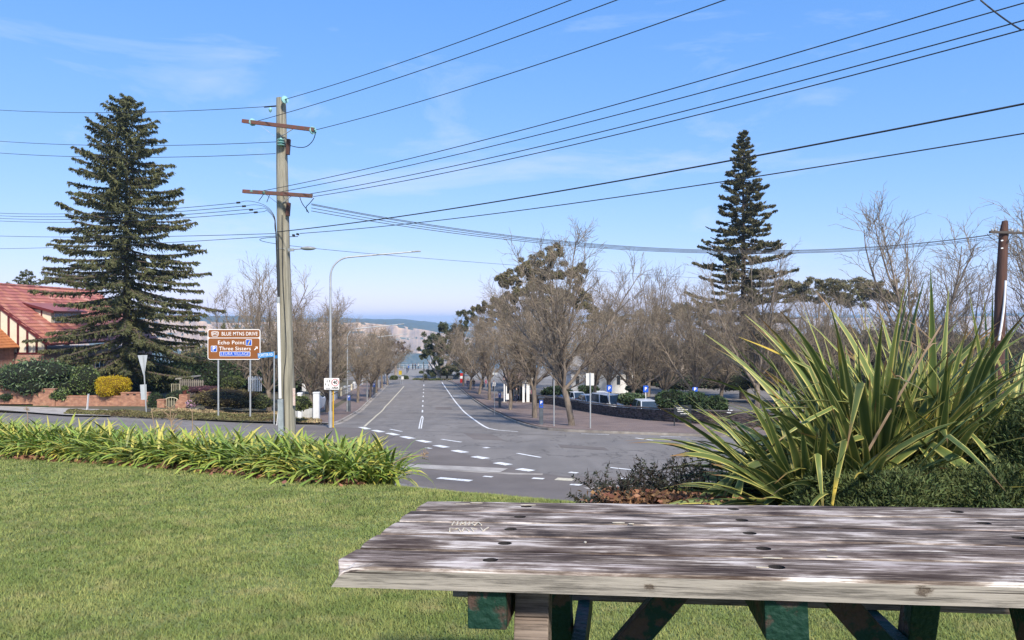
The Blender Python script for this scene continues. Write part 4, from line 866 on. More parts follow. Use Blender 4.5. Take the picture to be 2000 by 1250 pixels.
# ---------------------------------------------------------------- picnic table
S_ = .9
FL = Vector((-.49557, 1.95, -.67387))*S_+Vector((0, 0, CAMZ)); tu = Vector((.98848, -.14896, .02688)); tv = Vector((.15054, .98598, -.07192)); tn = tu.cross(tv)
table = empty('picnic_table'); table.matrix_world = Matrix(((tu.x, tv.x, tn.x, FL.x), (tu.y, tv.y, tn.y, FL.y), (tu.z, tv.z, tn.z, FL.z), (0, 0, 0, 1)))
tag(table, 'weathered timber picnic table with flaking paint and green-painted trestle frame', 'table')
LT = 2.15; TH = .052; PW = .18
def wood(name, top, mid, dark, side, seed=0., knots=()):
    """weathered board: paint remains in crisp grain streaks on the face, bare grey timber on the sawn sides, cracks, knots"""
    m = bpy.data.materials.new(name); m.use_nodes = True; t, b = nodes_of(m); N = t.nodes.new; K = t.links.new
    tcn = N('ShaderNodeTexCoord')
    def nz(sc, loc, det=8, ro=.65, di=0.):
        mp_ = N('ShaderNodeMapping'); mp_.inputs['Scale'].default_value = sc; mp_.inputs['Location'].default_value = loc; K(tcn.outputs['Object'], mp_.inputs[0])
        n_ = N('ShaderNodeTexNoise'); n_.inputs['Scale'].default_value = 1; n_.inputs['Detail'].default_value = det; n_.inputs['Roughness'].default_value = ro; n_.inputs['Distortion'].default_value = di; K(mp_.outputs[0], n_.inputs['Vector']); return n_.outputs[0]
    def ma(op, a, v=None, c=None):
        n_ = N('ShaderNodeMath'); n_.operation = op; K(a, n_.inputs[0])
        if c is not None: K(c, n_.inputs[1])
        elif v is not None: n_.inputs[1].default_value = v
        return n_.outputs[0]
    def ramp(src, stops):
        r = N('ShaderNodeValToRGB'); e = r.color_ramp.elements; e[0].position, e[0].color = stops[0]; e[1].position, e[1].color = stops[-1]
        for p_, c_ in stops[1:-1]: x = e.new(p_); x.color = c_
        K(src, r.inputs[0]); return r.outputs[0]
    def mixc(f, a, c, mode='MIX'):
        n_ = N('ShaderNodeMix'); n_.data_type = 'RGBA'; n_.blend_type = mode
        if isinstance(f, float): n_.inputs[0].default_value = f
        else: K(f, n_.inputs[0])
        K(a, n_.inputs[6]); K(c, n_.inputs[7]); return n_.outputs[2]
    patch = nz((4.2, 10., 7.), (seed*3+2, seed, 1.), 5, .6, .4); grain = nz((4.5, 85., 85.), (seed, seed*2, seed), 9, .72, .25); fine = nz((9., 330., 330.), (seed, 1., 2.), 5, .7); broad = nz((.9, 30., 30.), (seed+4, seed, 0.), 6, .6, .3)
    v = ma('ADD', ma('MULTIPLY', patch, .60), c=ma('ADD', ma('MULTIPLY', grain, .52), c=ma('MULTIPLY', fine, .30)))
    g1 = tuple(.5*p+.5*q for p, q in zip(dark, mid)); face = ramp(v, [(.615, dark), (.685, g1), (.73, mid), (.77, tuple(.5*p+.5*q for p, q in zip(mid, top))), (.82, top)])
    und = ramp(broad, [(.40, (.62, .56, .56, 1)), (.60, (1.12, 1.1, 1.08, 1))]); face = mixc(1., face, und, 'MULTIPLY')
    crack = nz((.8, 120., 90.), (seed*5, seed, 3.), 3, .5, .15); ckm = ramp(crack, [(.335, (.08, .065, .06, 1)), (.375, (1, 1, 1, 1))]); face = mixc(.9, face, ckm, 'MULTIPLY')
    sv = ma('ADD', ma('MULTIPLY', grain, .5), c=ma('ADD', ma('MULTIPLY', fine, .25), c=ma('MULTIPLY', broad, .35)))
    sidec = ramp(sv, [(.475, tuple(p*.34 for p in side[:3])+(1,)), (.53, tuple(p*.68 for p in side[:3])+(1,)), (.57, side), (.64, tuple(min(1, p*1.18) for p in side[:3])+(1,))])
    sidec = mixc(.85, sidec, ckm, 'MULTIPLY')
    for (kx, kz, kr) in knots:
        vm_ = N('ShaderNodeVectorMath'); vm_.operation = 'SUBTRACT'; vm_.inputs[1].default_value = (kx, 0, kz); K(tcn.outputs['Object'], vm_.inputs[0]); vs = N('ShaderNodeVectorMath'); vs.operation = 'MULTIPLY'; vs.inputs[1].default_value = (.62/kr, 0, 1./kr); K(vm_.outputs[0], vs.inputs[0])
        vl = N('ShaderNodeVectorMath'); vl.operation = 'LENGTH'; K(vs.outputs[0], vl.inputs[0]); dd = ma('ADD', vl.outputs['Value'], c=ma('MULTIPLY', nz((30., 30., 75.), (kx, 0, 0), 6, .75, 1.2), 1.15))
        km = ramp(dd, [(.50, (.10, .08, .07, 1)), (.66, (.45, .40, .36, 1)), (.76, (.26, .22, .2, 1)), (.88, (.8, .77, .74, 1)), (1., (1, 1, 1, 1))]); sidec = mixc(1., sidec, km, 'MULTIPLY')
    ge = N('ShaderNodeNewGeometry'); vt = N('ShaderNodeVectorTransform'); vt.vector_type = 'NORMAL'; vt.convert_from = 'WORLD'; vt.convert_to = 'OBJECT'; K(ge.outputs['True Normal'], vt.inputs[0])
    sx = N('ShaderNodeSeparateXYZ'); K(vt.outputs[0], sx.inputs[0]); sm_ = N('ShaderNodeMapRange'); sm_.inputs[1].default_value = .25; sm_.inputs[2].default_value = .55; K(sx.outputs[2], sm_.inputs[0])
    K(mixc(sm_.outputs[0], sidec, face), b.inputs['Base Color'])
    hh = ma('MULTIPLY', ma('ADD', v, c=ma('MULTIPLY', ckm, .5)), 1.)
    bp = N('ShaderNodeBump'); bp.inputs['Strength'].default_value = .7; bp.inputs['Distance'].default_value = .004; K(hh, bp.inputs['Height']); K(bp.outputs[0], b.inputs['Normal'])
    b.inputs['Roughness'].default_value = .85; b.inputs['Specular IOR Level'].default_value = .2
    return m
W_ = (.66, .61, .55, 1)
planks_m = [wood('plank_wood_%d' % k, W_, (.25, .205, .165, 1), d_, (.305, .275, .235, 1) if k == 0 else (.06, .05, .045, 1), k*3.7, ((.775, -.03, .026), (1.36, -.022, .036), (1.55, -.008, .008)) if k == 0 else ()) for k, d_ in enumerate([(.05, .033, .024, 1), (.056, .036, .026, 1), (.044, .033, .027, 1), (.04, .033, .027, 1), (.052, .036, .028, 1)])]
BU = [.385, 1.075, 1.775]; BV = [.085, .265, .44, .625, .805]
def plank(k):
    """one top board: uneven edges, worn end, bolt holes bored through the face"""
    r = random.Random(40+k); bm = bmesh.new(); n = 44; y0 = k*PW+.0025; y1 = (k+1)*PW-.0035-(.005 if k == 1 else 0); x0 = r.uniform(-.004, .004) if k else 0.
    rows = []
    for i in range(n+1):
        x = x0+(LT-x0)*i/n; w = .0018*noise.noise(Vector((x*5, k, 0))); dz = .0016*noise.noise(Vector((x*3, k, 4)))
        sec = [(y0+w, -TH), (y0+w, -.009), (y0+w+.005, dz-.0015), (y0+.05, dz+.0008), (y1-.05, dz+.0008), (y1+w-.005, dz-.0015), (y1+w, -.009), (y1+w, -TH)]
        row = []
        for (yy, zz) in sec:
            xx = x
            if i == 0: xx += .010*noise.noise(Vector((yy*30, zz*30, k)))+(.02*max(0, (.06-yy)/.06)*(1 if zz > -.03 else 0) if k == 0 else 0)
            if k == 0 and i == 0 and zz > -.03 and yy < .02: zz -= .016
            if k == 0 and i == 1 and zz > -.02 and yy < .01: zz -= .006
            row.append(bm.verts.new((xx, yy, zz)))
        rows.append(row)
    for a, b_ in zip(rows[:-1], rows[1:]):
        for j in range(8): bm.faces.new((a[j], a[(j+1) % 8], b_[(j+1) % 8], b_[j]))
    bm.faces.new(rows[0][::-1]); bm.faces.new(rows[-1]); bmesh.ops.recalc_face_normals(bm, faces=bm.faces)
    me = bpy.data.meshes.new('plank'); bm.to_mesh(me); bm.free(); me.materials.append(planks_m[k])
    o = bpy.data.objects.new('plank', me); COL.objects.link(o)
    cut = MB()
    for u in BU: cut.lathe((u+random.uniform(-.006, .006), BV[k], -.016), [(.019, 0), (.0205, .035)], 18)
    c = cut.build('cutter', mat('hole_shade', (.025, .022, .022), .8))  # bored walls coloured near-black, painting in the shade inside the holes
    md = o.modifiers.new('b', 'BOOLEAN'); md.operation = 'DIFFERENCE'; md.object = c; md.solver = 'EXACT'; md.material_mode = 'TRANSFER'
    bpy.context.view_layer.update(); dg = bpy.context.evaluated_depsgraph_get(); nm = bpy.data.meshes.new_from_object(o.evaluated_get(dg))
    o.modifiers.clear(); bpy.data.objects.remove(c); o.data = nm; o.parent = table
    return o
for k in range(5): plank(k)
for k in range(5):
    for u in BU:
        if random.random() < .8: MB().lathe((u, BV[k], -.0155), [(.0125, 0), (.012, .002), (.008, .003)], 10).build('bolt', mat('old_bolt', (.035, .03, .03), .8, (.07, .05, .04), scale=60), table)
m_green = mat('green_frame_paint', (.012, .040, .027), .55, (.075, .05, .04), scale=11, detail=10, lo=.43, hi=.49, bump=.6, spec=.12)
m_bare = wood('frame_wood', (.26, .21, .17, 1), (.18, .145, .12, 1), (.06, .048, .042, 1), (.19, .15, .12, 1), 5.)
def tbeam(name, a, b_, w, h, m, up=(0, 0, 1), bev=.004): return MB().obox(a, b_, w, h, up).build(name, m, table, bevel=bev)
z1 = -TH
for u in BU: tbeam('cross_beam', (u, .02, z1-.047), (u, .86, z1-.047), .095, .094, m_green)
tbeam('back_rail', (.0, .835, z1-.125), (LT, .835, z1-.125), .045, .05, m_bare)
def gz(u, v):     # ground height in table space
    w = table.matrix_world @ Vector((u, v, 0)); g_ = float(lawn_z(w.x, w.y)); return (g_-w.z)/tn.z
for (u, s_) in ((BU[0]+.10, 1), (BU[2]-.12, -1)):
    for (v0, v1) in ((.16, -.16), (.72, 1.05)):
        tbeam('leg', (u, v0, z1-.002), (u+.0*s_, v1, gz(u, v1)-.02), .085, .085, m_bare if s_ > 0 and v0 < .5 else m_green, up=(1, 0, 0))
    tbeam('seat_bearer', (u+.075*s_, -.34, gz(u, .4)+.38), (u+.075*s_, 1.24, gz(u, .4)+.38), .045, .09, m_green)
    tbeam('brace', (BU[1]-.14*s_, .44, z1-.02), (u+.06*s_, .44, gz(u, .44)+.30), .075, .06, m_green, up=(0, 1, 0))
for v in (-.27, 1.17):
    tbeam('seat_plank', (.05, v, gz(1., .44)+.445), (LT-.05, v, gz(1., .44)+.445), .22, .045, m_bare)
# scratched letters and pale gouges on the top
m_scr = mat('scratched_wood', (.62, .55, .42), .8, scale=20)
def tuv(px, py):
    r_ = P(px, py, 1.)-Vector((0, 0, CAMZ)); r_ = Vector((r_.x, 1, r_.z)); o_ = Vector((0, 0, CAMZ)); k = (FL-o_).dot(tn)/r_.dot(tn); q = o_+r_*k-FL; return q.dot(tu), q.dot(tv)
def scratch(pl, w=.0035):
    mb = MB(); pts = [tuv(*p) for p in pl]
    for a, b_ in zip(pts[:-1], pts[1:]): mb.obox((*a, .0018), (*b_, .0018), w, .0022)
    return mb.build('scratched_letter', m_scr, table)
def zz(l): return [(860+x/20, 1000+y/20) for x, y in l]
for l in [[(460, 530), (545, 400)], [(650, 520), (690, 400)], [(790, 520), (830, 400), (860, 480)], [(960, 530), (1000, 400), (900, 470)], [(1115, 530), (1135, 410)], [(1310, 410), (1215, 480), (1340, 540)], [(1350, 530), (1475, 420), (1610, 530)],
          [(365, 790), (375, 650), (560, 690), (700, 660), (780, 775)], [(860, 770), (915, 650), (1030, 690), (1120, 770)], [(1190, 650), (1290, 770)], [(1200, 650), (1430, 690)], [(1580, 650), (1665, 765), (1880, 620)]]: scratch(zz(l))
for (px, py, l, w) in [(905, 985, .05, .012), (930, 983, .04, .01), (1030, 987, .05, .012), (1210, 1022, .045, .013), (1232, 1024, .02, .008), (1607, 1075, .018, .006), (1625, 1088, .03, .006), (1143, 1060, .008, .016), (1487, 1109, .03, .009), (1510, 1091, .05, .008)]:
    u, v = tuv(px, py); r = random.Random(px); n = 9
    MB().prism([(u+l*.5*math.cos(6.283*k/n)*r.uniform(.7, 1.2), v+w*.5*math.sin(6.283*k/n)*r.uniform(.5, 1.3), .0009) for k in range(n)], (0, 0, 0), (0, 0, .0016)).build('wood_gouge', m_scr, table)
# ================================================================ STREET THINGS
m_galv = mat('galvanised_steel', (.44, .46, .47), .5, (.34, .36, .37), scale=3, metal=.35, spec=.5)
m_dkgrey = mat('dark_grey_paint', (.10, .105, .11), .5, scale=3)
m_white = mat('white_paint', (.78, .78, .76), .5, (.70, .70, .68), scale=2)
m_black = mat('black_plastic', (.02, .02, .022), .5, scale=5)
m_pole = mat('utility_pole_wood', (.36, .335, .265), .9, (.16, .15, .115), scale=1.6, detail=9, stretch=(9, 9, .3), bump=1., bscale=9)
m_arm = mat('crossarm_wood', (.20, .07, .05), .85, (.12, .085, .07), scale=5, detail=7, bump=.4)
m_ins = mat('glass_insulator', (.30, .55, .52), .15, (.22, .45, .43), scale=3, spec=.7)
m_wire = mat('wire', (.035, .035, .038), .6, scale=3)
PD = 25.
def PP(px, py, dD=0.): return P(px, py, PD+dD)
base = PP(563, 0); base.z = float(lawn_z(base.x, base.y))
pole = empty('utility_pole', base); tag(pole, 'tall grey-green timber utility pole with two crossarms and white conduit', 'utility pole')
def L_(p): return Vector(p)-base
top = L_(PP(549, 192))
mb = MB().tube([(0, 0, -.5), tuple(L_(PP(562.5, 838))), tuple(L_(PP(554, 500))), tuple(L_(PP(551, 330))), tuple(top)], [.285, .27, .222, .20, .165], 18)
mb.build('shaft', m_pole, pole, smooth=True)
# crossarms run obliquely towards the camera on the right
a0, a1 = PP(479, 240, .45), PP(617, 257, -.85); b0, b1 = PP(480, 376, .45), PP(613, 385, -.85)
off = Vector((0, -.24, 0))
for (a, b_) in ((a0, a1), (b0, b1)): MB().obox(L_(a)+off, L_(b_)+off, .10, .13).build('crossarm', m_arm, pole, bevel=.01)
for (s, e) in (((514, 249), (541, 270)), ((576, 255), (552, 270)), ((525, 383), (545, 398)), ((574, 384), (556, 398))): MB().obox(L_(PP(*s))+off*.9, L_(PP(*e))+off*.9, .05, .012).build('arm_brace', m_galv, pole)
def insul(c, s=1., n=3, m=None):
    mb = MB()
    for k in range(n): mb.lathe((c[0], c[1], c[2]+(k-n/2)*.075*s), [(.03*s, 0), (.105*s, .012*s), (.11*s, .03*s), (.04*s, .05*s), (.03*s, .072*s)], 14)
    return mb.build('insulator', m or m_ins, pole, smooth=True)
def disc(c, d, s=1.):     # strain disc facing along d
    mb = MB(); d = Vector(d).normalized(); c = Vector(c)
    mb.tube([c-d*.10*s, c-d*.04*s, c-d*.03*s, c+d*.03*s, c+d*.05*s, c+d*.14*s], [.025*s, .03*s, .125*s, .135*s, .04*s, .03*s], 16); return mb.build('insulator', m_ins, pole, smooth=True)
wdir = Vector((.9, -.75, .12))
disc(L_(PP(556, 195, -.3)), wdir); disc(L_(PP(493, 239, .1)), wdir); disc(L_(PP(611, 255, -1.)), wdir)
for c in ((548.5, 277),): insul(L_(PP(*c, -.3)), 1.2, 3)
for c in ((491, 373), (516, 376), (527, 378), (578, 381), (604, 384)): insul(L_(PP(*c, -.25)), .55, 2)
MB().tube([L_(PP(516, 209)), L_(PP(540, 207))], .025, 6).build('strain_bracket', m_black, pole)
MB().lathe(L_(PP(528, 215)), [(.02, -.08), (.06, -.02), (.07, .03), (.03, .09)], 8).build('insulator', m_ins, pole)
for (y0, y1) in ((272, 302), (396, 422)):     # fuse boxes on the right of the shaft
    MB().obox(L_(PP(564, y0, -.2)), L_(PP(562, y1, -.2)), .12, .14, (0, 1, 0)).build('fuse_box', mat('fuse_brown', (.09, .04, .03), .6, scale=5), pole, bevel=.01)
def cab(pts, r=.014, name='cable', m=None): return MB().tube(smooth_pl([L_(PP(*p)) for p in pts], 2), r, 5).build(name, m or m_wire, pole, smooth=True)
cab([(617, 258, -1), (612, 275, -.6), (598, 288, -.4), (580, 288, -.3), (566, 284, -.25)])
cab([(585, 384, -.6), (590, 398, -.6), (600, 410, -.5), (603, 416, -.5)]); cab([(613, 387, -.85), (604, 398, -.7), (597, 404, -.6), (600, 414, -.5)])
for k, (x0, y0) in enumerate([(465, 396), (476, 403), (490, 410), (499, 415)]):
    cab([(x0, y0, .1), (x0+20, y0-5+k, 0), (520, 400+k*3, -.2), (537, 420+k*2, -.3), (539-k, 445, -.32), (540, 462, -.32)], .008)
    MB().obox(L_(PP(x0-3, y0, .1)), L_(PP(x0+4, y0-.5, .1)), .05, .06).build('clamp', m_black, pole)
for (a, b_) in (((516, 378), (505, 393)), ((527, 379), (521, 395))): cab([(*a, -.2), (*b_, -.1)], .012)
for dx in (0, 4): cab([(539+dx, 455, -.33), (541+dx, 520, -.33), (543+dx*.6, 590, -.33)], .022)
MB().tube([L_(PP(543.5, 588, -.33)), L_(PP(547, 778, -.33))], .052, 10).build('white_conduit', m_white, pole, smooth=True)
MB().tube([L_(PP(543.5, 580, -.33)), L_(PP(543.6, 592, -.33))], .058, 10).build('conduit_collar', m_galv, pole)
cab([(551, 420, -.27), (552, 540, -.29), (556, 610, -.3), (560, 690, -.31), (553, 735, -.31), (556, 838, -.32)], .016)
MB().obox(L_(PP(548, 780, -.36)), L_(PP(549.5, 850, -.36)), .17, .14, (0, 1, 0)).build('cable_guard', mat('guard_grey', (.33, .37, .39), .6, scale=4), pole, bevel=.01)
MB().obox(L_(PP(574, 758, -.22)), L_(PP(574.5, 792, -.22)), .012, .085, (1, 0, 0)).build('number_plate', mat('plate_pale', (.62, .58, .52), .7, (.45, .25, .22), scale=22), pole)
MB().tube([L_(PP(541, 485, -.2)), L_(PP(556, 486, -.25))], .01, 5).build('clamp_band', m_galv, pole)
# pole-mounted lamp
lampm = mat('lamp_grey', (.30, .32, .33), .45, scale=4)
MB().obox(L_(PP(563, 488, -.22)), L_(PP(574, 488, -.25)), .06, .10).build('lamp_bracket', m_galv, pole)
MB().tube([L_(PP(572, 487, -.25)), L_(PP(588, 486, -.3))], .022, 8).build('lamp_arm', m_galv, pole)
bm = bmesh.new(); c = L_(PP(602, 485, -.35)); bmesh.ops.create_uvsphere(bm, u_segments=16, v_segments=10, radius=1, matrix=Matrix.Translation(c) @ Matrix.Diagonal((.27, .11, .07, 1)))
me = bpy.data.meshes.new('lamp_head'); bm.to_mesh(me); bm.free(); me.materials.append(lampm); o = mk('lamp_head', None, None, parent=pole, me=me)
for p_ in me.polygons: p_.use_smooth = True
for (x, y) in ((573, 459), (581, 457)): MB().obox(L_(PP(x-2, y, -.3)), L_(PP(x+3, y+1, -.3)), .05, .07).build('clamp', m_black, pole)
# --- second pole
D2 = 30.; q = P(1953, 0, D2); q.z = float(zr(q.x, q.y)); pole2 = empty('utility_pole', q); tag(pole2, 'dark red-brown timber utility pole rising behind the flax', 'utility pole')
def M_(px, py, d=0): return P(px, py, D2+d)-q
m_pole2 = mat('creosoted_wood', (.115, .058, .042), .9, (.06, .036, .03), scale=1.6, detail=9, stretch=(6, 6, .35), bump=.6, bscale=8)
MB().tube([(0, 0, -.4), M_(1950, 700), M_(1955, 560), M_(1960.5, 455), M_(1963, 432)], [.24, .225, .205, .17, .11], 14).build('shaft', m_pole2, pole2, smooth=True)
MB().obox(M_(1933, 453, -.2), M_(2025, 456, -.2), .10, .10).build('crossarm', mat('arm_grey', (.10, .085, .075), .9, scale=6), pole2, bevel=.008)
for x in (1938, 1944, 1976, 1988, 2000): MB().lathe(M_(x, 453, -.2), [(.02, .0), (.04, .06), (.05, .09), (.02, .14)], 8).build('insulator', mat('porcelain', (.5, .48, .44), .3, scale=4), pole2)
for y in (470, 485): MB().obox(M_(1955, y, -.24), M_(1959, y-.5, -.24), .03, .05).build('tag_plate', m_white, pole2)
MB().tube(smooth_pl([M_(1964, 548, -.2), M_(1962, 590, -.25), M_(1957, 630, -.3), M_(1951, 665, -.32)], 2), .045, 8).build('white_conduit', m_white, pole2, smooth=True)
for (pts) in ([(1928, 457), (1936, 466), (1946, 468), (1956, 462)], [(1966, 470), (1976, 466), (1984, 460), (1990, 466), (2002, 470)], [(1967, 476), (1972, 466), (1976, 458)]): MB().tube(smooth_pl([M_(a, b_, -.25) for a, b_ in pts], 2), .012, 5).build('cable', m_wire, pole2)
# --- overhead wires (each its own)
def wire(pts, label, r=.011, group=None, ext=0.):
    pts = [Vector(p) for p in pts]
    # quadratic through three points, extended
    a, m_, b_ = pts; out_ = []
    for i in range(41):
        s = -0.0+(1+ext)*i/40; out_.append(a*(2*(s-.5)*(s-1))+m_*(-4*s*(s-1))+b_*(2*s*(s-.5)))
    o = empty('power_line', out_[0]); tag(o, label, 'wire', group); MB().tube([p-out_[0] for p in out_], r, 5).build('conductor', m_wire, o, smooth=True); return o
def wire_px(a, mid, b_, label, r=.011, group=None, ext=.0):
    """a, mid, b: (px, py, depth)"""
    return wire([P(*a), P(*mid), P(*b_)], label, r, group, ext)
# depths of the mid points follow 1/D interpolated along a straight span
def span(a, b_, sagpx, label, f=.5, **k):
    A_ = P(*a); B_ = P(*b_); m_ = A_.lerp(B_, .5); D_ = m_.y; m_.z -= sagpx; return wire([A_, m_, B_], label, **k)
NE = 'high wires running up and over the camera side'
span((557, 194, 24.6), (1115, 0, 15.5), .10, 'topmost wire running from the pole top up out of the picture', ext=.9)
span((497, 238, 25.2), (1205, 0, 14.5), .12, 'second wire running from the left end of the upper crossarm', ext=.9)
span((615, 254, 24), (1415, 0, 13.), .14, 'third wire running from the right end of the upper crossarm', ext=.9)
span((507, 374, 25.3), (1902, 0, 11.), .22, 'uppermost of the four parallel wires from the lower crossarm', ext=.3)
span((530, 378, 25.2), (2010, 3, 10.8), .22, 'second of the four parallel wires from the lower crossarm', ext=.3)
span((585, 382, 24.5), (2010, 37, 10.5), .22, 'third of the four parallel wires from the lower crossarm', ext=.3)
span((612, 384, 24.2), (2010, 55, 10.3), .22, 'lowest of the four parallel wires from the lower crossarm', ext=.3)
wire([P(1915, 0, 11.0), P(1955, 32, 10.8), P(1994, 58, 10.4)], 'short spreader bar clamped across the four parallel wires', r=.012)
span((541, 453, 24.8), (2010, 201, 10.), .18, 'thick telephone cable rising to the right below the four wires', r=.016, ext=.3)
span((586, 456, 24.8), (2010, 259, 10.2), .18, 'thin telephone cable rising to the right, lowest of the near wires', ext=.3)
for i, (y0, yl) in enumerate([(208, 211), (277, 271), (300, 294)]):
    span(([522, 541, 538][i], y0, 25), (-60, yl, 34), .22, ['upper left wire leaving the pole top bracket', 'middle left wire ending at the glass insulator', 'lower left wire under the glass insulator'][i])
for i in range(4): span((465+i*11, 396+i*6.3, 25), (-60, 413+i*5, 38), .25, 'left service wire dropping slightly from the lower crossarm', group='four left service wires')
span((540, 456, 25), (-60, 459, 38), .12, 'left telephone cable from the pole'); span((538, 461, 25), (-60, 486, 44), .12, 'thin left cable slanting down behind the spruce')
for i, (y0, y1) in enumerate([(398, 458), (400, 459), (406, 463), (412, 466)]):
    A_, B_ = P(608, y0, 24.4), P(1936, y1, 29.8); m_ = A_.lerp(B_, .5); m_.z = P(0, 487+i*2, m_.y).z; wire([A_, m_, B_], 'sagging low wire between the two utility poles', group='low wires between the two poles')
wire([P(582, 462, 25), P(800, 502, 45), P(1500, 552, 75)], 'faint service wire sloping away to the right past the lamp head', r=.012)
# ---------------------------------------------------------------- street lamps
def street_lamp(px, py, H, arm, lab, grp=None, tall=False):
    p = G(px, py, .13); o = empty('street_lamp', p); tag(o, lab, 'street lamp', grp)
    ad = Vector((.985, .17, 0)); Rr = H*.115; pts = [(0, 0, H*.08), (0, 0, H*.5), (0, 0, H-Rr*1.15)]; n = 8
    for k in range(1, n+1):
        a = (math.pi/2-.10)*k/n; pts.append(tuple(ad*Rr*(1-math.cos(a))+Vector((0, 0, H-Rr*1.15+Rr*math.sin(a)))))
    e = Vector(pts[-1])+ad*(arm-Rr)+Vector((0, 0, (arm-Rr)*.10)); pts.append(tuple(e))
    r0 = .085 if tall else .075
    MB().tube([(0, 0, -.1), (0, 0, H*.085)], r0*1.45, 12).build('base_sleeve', m_galv, o, smooth=True)
    MB().tube(pts, [r0, r0*.9, r0*.72]+[r0*.65]*n+[r0*.5], 10).build('pole', m_galv, o, smooth=True)
    MB().obox(e-ad*.06+Vector((0, 0, .01)), e+ad*.52+Vector((0, 0, .05)), .2, .1).build('lamp_head', lampm, o, bevel=.03)
    return o, p
lamp1, lp1 = street_lamp(645.5, 832, 10.75, 5.2, 'tall street lamp with long curved arm carrying the 40 area sign', tall=True)
street_lamp(678.5, 804, 8.0, 4.9, 'shorter street lamp beside the left pavement parking meter')
for (x, y) in ((717, 775), (740, 757), (751, 749)): street_lamp(x, y, 8.0, 4.9, 'distant street lamp among the left row of bare trees', 'distant left street lamps')
# ---------------------------------------------------------------- text helper
def text(body, size, m, parent, loc, rot, bold=.0, align='CENTER', sx=1., name='lettering', depth=.002, width=None):
    cu = bpy.data.curves.new('t', 'FONT'); cu.body = body; cu.size = size; cu.align_x = align; cu.align_y = 'CENTER'; cu.offset = bold; cu.extrude = depth; cu.space_character = 1.06
    o = bpy.data.objects.new('t', cu); COL.objects.link(o); bpy.context.view_layer.update()
    me = bpy.data.meshes.new_from_object(o.evaluated_get(bpy.context.evaluated_depsgraph_get())); bpy.data.objects.remove(o); me.materials.clear(); me.materials.append(m)
    if width: xs_ = [v.co.x for v in me.vertices]; sx = width/(max(xs_)-min(xs_))
    o = mk(name, None, None, parent=parent, me=me); o.location = loc; o.rotation_euler = rot; o.scale = (sx, 1, 1); return o
UP = (R(90), 0, 0)        # text lying in XZ, facing -Y
def rrect(mb, x0, x1, z0, z1, y0, y1, r, n=5):
    pts = []
    for (cx, cz, a0_) in ((x1-r, z1-r, 0), (x0+r, z1-r, 90), (x0+r, z0+r, 180), (x1-r, z0+r, 270)):
        for k in range(n+1): a = R(a0_+90*k/n); pts.append((cx+r*math.cos(a), y0, cz+r*math.sin(a)))
    return mb.prism(pts, (0, y0, 0), (0, y1, 0))
# --- brown tourist sign (facing the camera)
DS = 52.; sb = P(457, 0, DS); sb.z = float(zr(sb.x, sb.y))+.1
sign = empty('tourist_sign', sb); tag(sign, 'brown tourist drive sign reading BLUE MTNS DRIVE on two grey posts', 'road sign')
def S2(px, py): q_ = P(px, py, DS)-sb; return q_
m_brown = mat('sign_brown', (.235, .085, .022), .5, (.215, .078, .02), scale=1); m_swhite = mat('sign_white', (.80, .79, .76), .5, (.76, .75, .72), scale=2); m_sblue = mat('sign_blue', (.012, .09, .50), .5, (.011, .085, .46), scale=1); m_syel = mat('sign_yellow', (.70, .50, .04), .5, scale=1)
x0, x1 = S2(405.5, 0).x, S2(508.5, 0).x; z1_, z0_ = S2(0, 643).z, S2(0, 702.5).z
rrect(MB(), x0, x1, z0_, z1_, 0, .03, .18).build('border', m_swhite, sign)
zt = S2(0, 660).z
rrect(MB(), x0+.05, x1-.05, zt+.025, z1_-.05, -.006, .012, .13).build('top_panel', m_brown, sign)
rrect(MB(), x0+.05, x1-.05, z0_+.05, zt-.025, -.006, .012, .13).build('main_panel', m_brown, sign)
def stx(body, px, py, h, wpx=None, m=None, bold=.001): q_ = S2(px, py); return text(body, h, m or m_swhite, sign, (q_.x, -.012, q_.z), UP, bold, width=wpx*pxm if wpx else None)
pxm = DS/F
stx('BLUE MTNS DRIVE', 468, 652.2, 10.*pxm, 70); stx('Echo Point', 451.5, 669.3, 10.4*pxm, 52); stx('Three Sisters', 459, 681, 10.2*pxm, 62)
q_ = S2(459, 691.3); rrect(MB(), q_.x-30*pxm, q_.x+30*pxm, q_.z-4.6*pxm, q_.z+4.6*pxm, -.012, 0, .04).build('blue_panel_border', m_swhite, sign); rrect(MB(), q_.x-29*pxm, q_.x+29*pxm, q_.z-3.8*pxm, q_.z+3.8*pxm, -.017, 0, .03).build('blue_panel', m_sblue, sign)
o = stx('LEURA VILLAGE', 459, 691.2, 8.0*pxm, 54, bold=-.004); o.location.y = -.022
for (cx, cy) in ((418, 681.3), (486, 669)):
    q_ = S2(cx, cy); rrect(MB(), q_.x-6*pxm, q_.x+6*pxm, q_.z-6*pxm, q_.z+6*pxm, -.012, 0, .06).build('symbol_border', m_swhite, sign); rrect(MB(), q_.x-5.2*pxm, q_.x+5.2*pxm, q_.z-5.2*pxm, q_.z+5.2*pxm, -.017, 0, .05).build('symbol_panel', m_sblue, sign)
o = stx('P', 418, 681.2, 11.5*pxm, 5.6, bold=.01); o.location.y = -.022
q_ = S2(486, 669); MB().prism([(q_.x+a*pxm, -.022, q_.z+c*pxm) for a, c in ((2.6, 4.2), (3.2, 3.2), (1.4, 1), (1.6, -.6), (.2, -2), (-.4, -4.2), (-2.4, -4), (-1.6, -2.4), (-1.2, -.2), (.4, .8), (.2, 2.4))], (0, 0, 0), (0, .006, 0)).build('information_symbol', m_syel, sign)
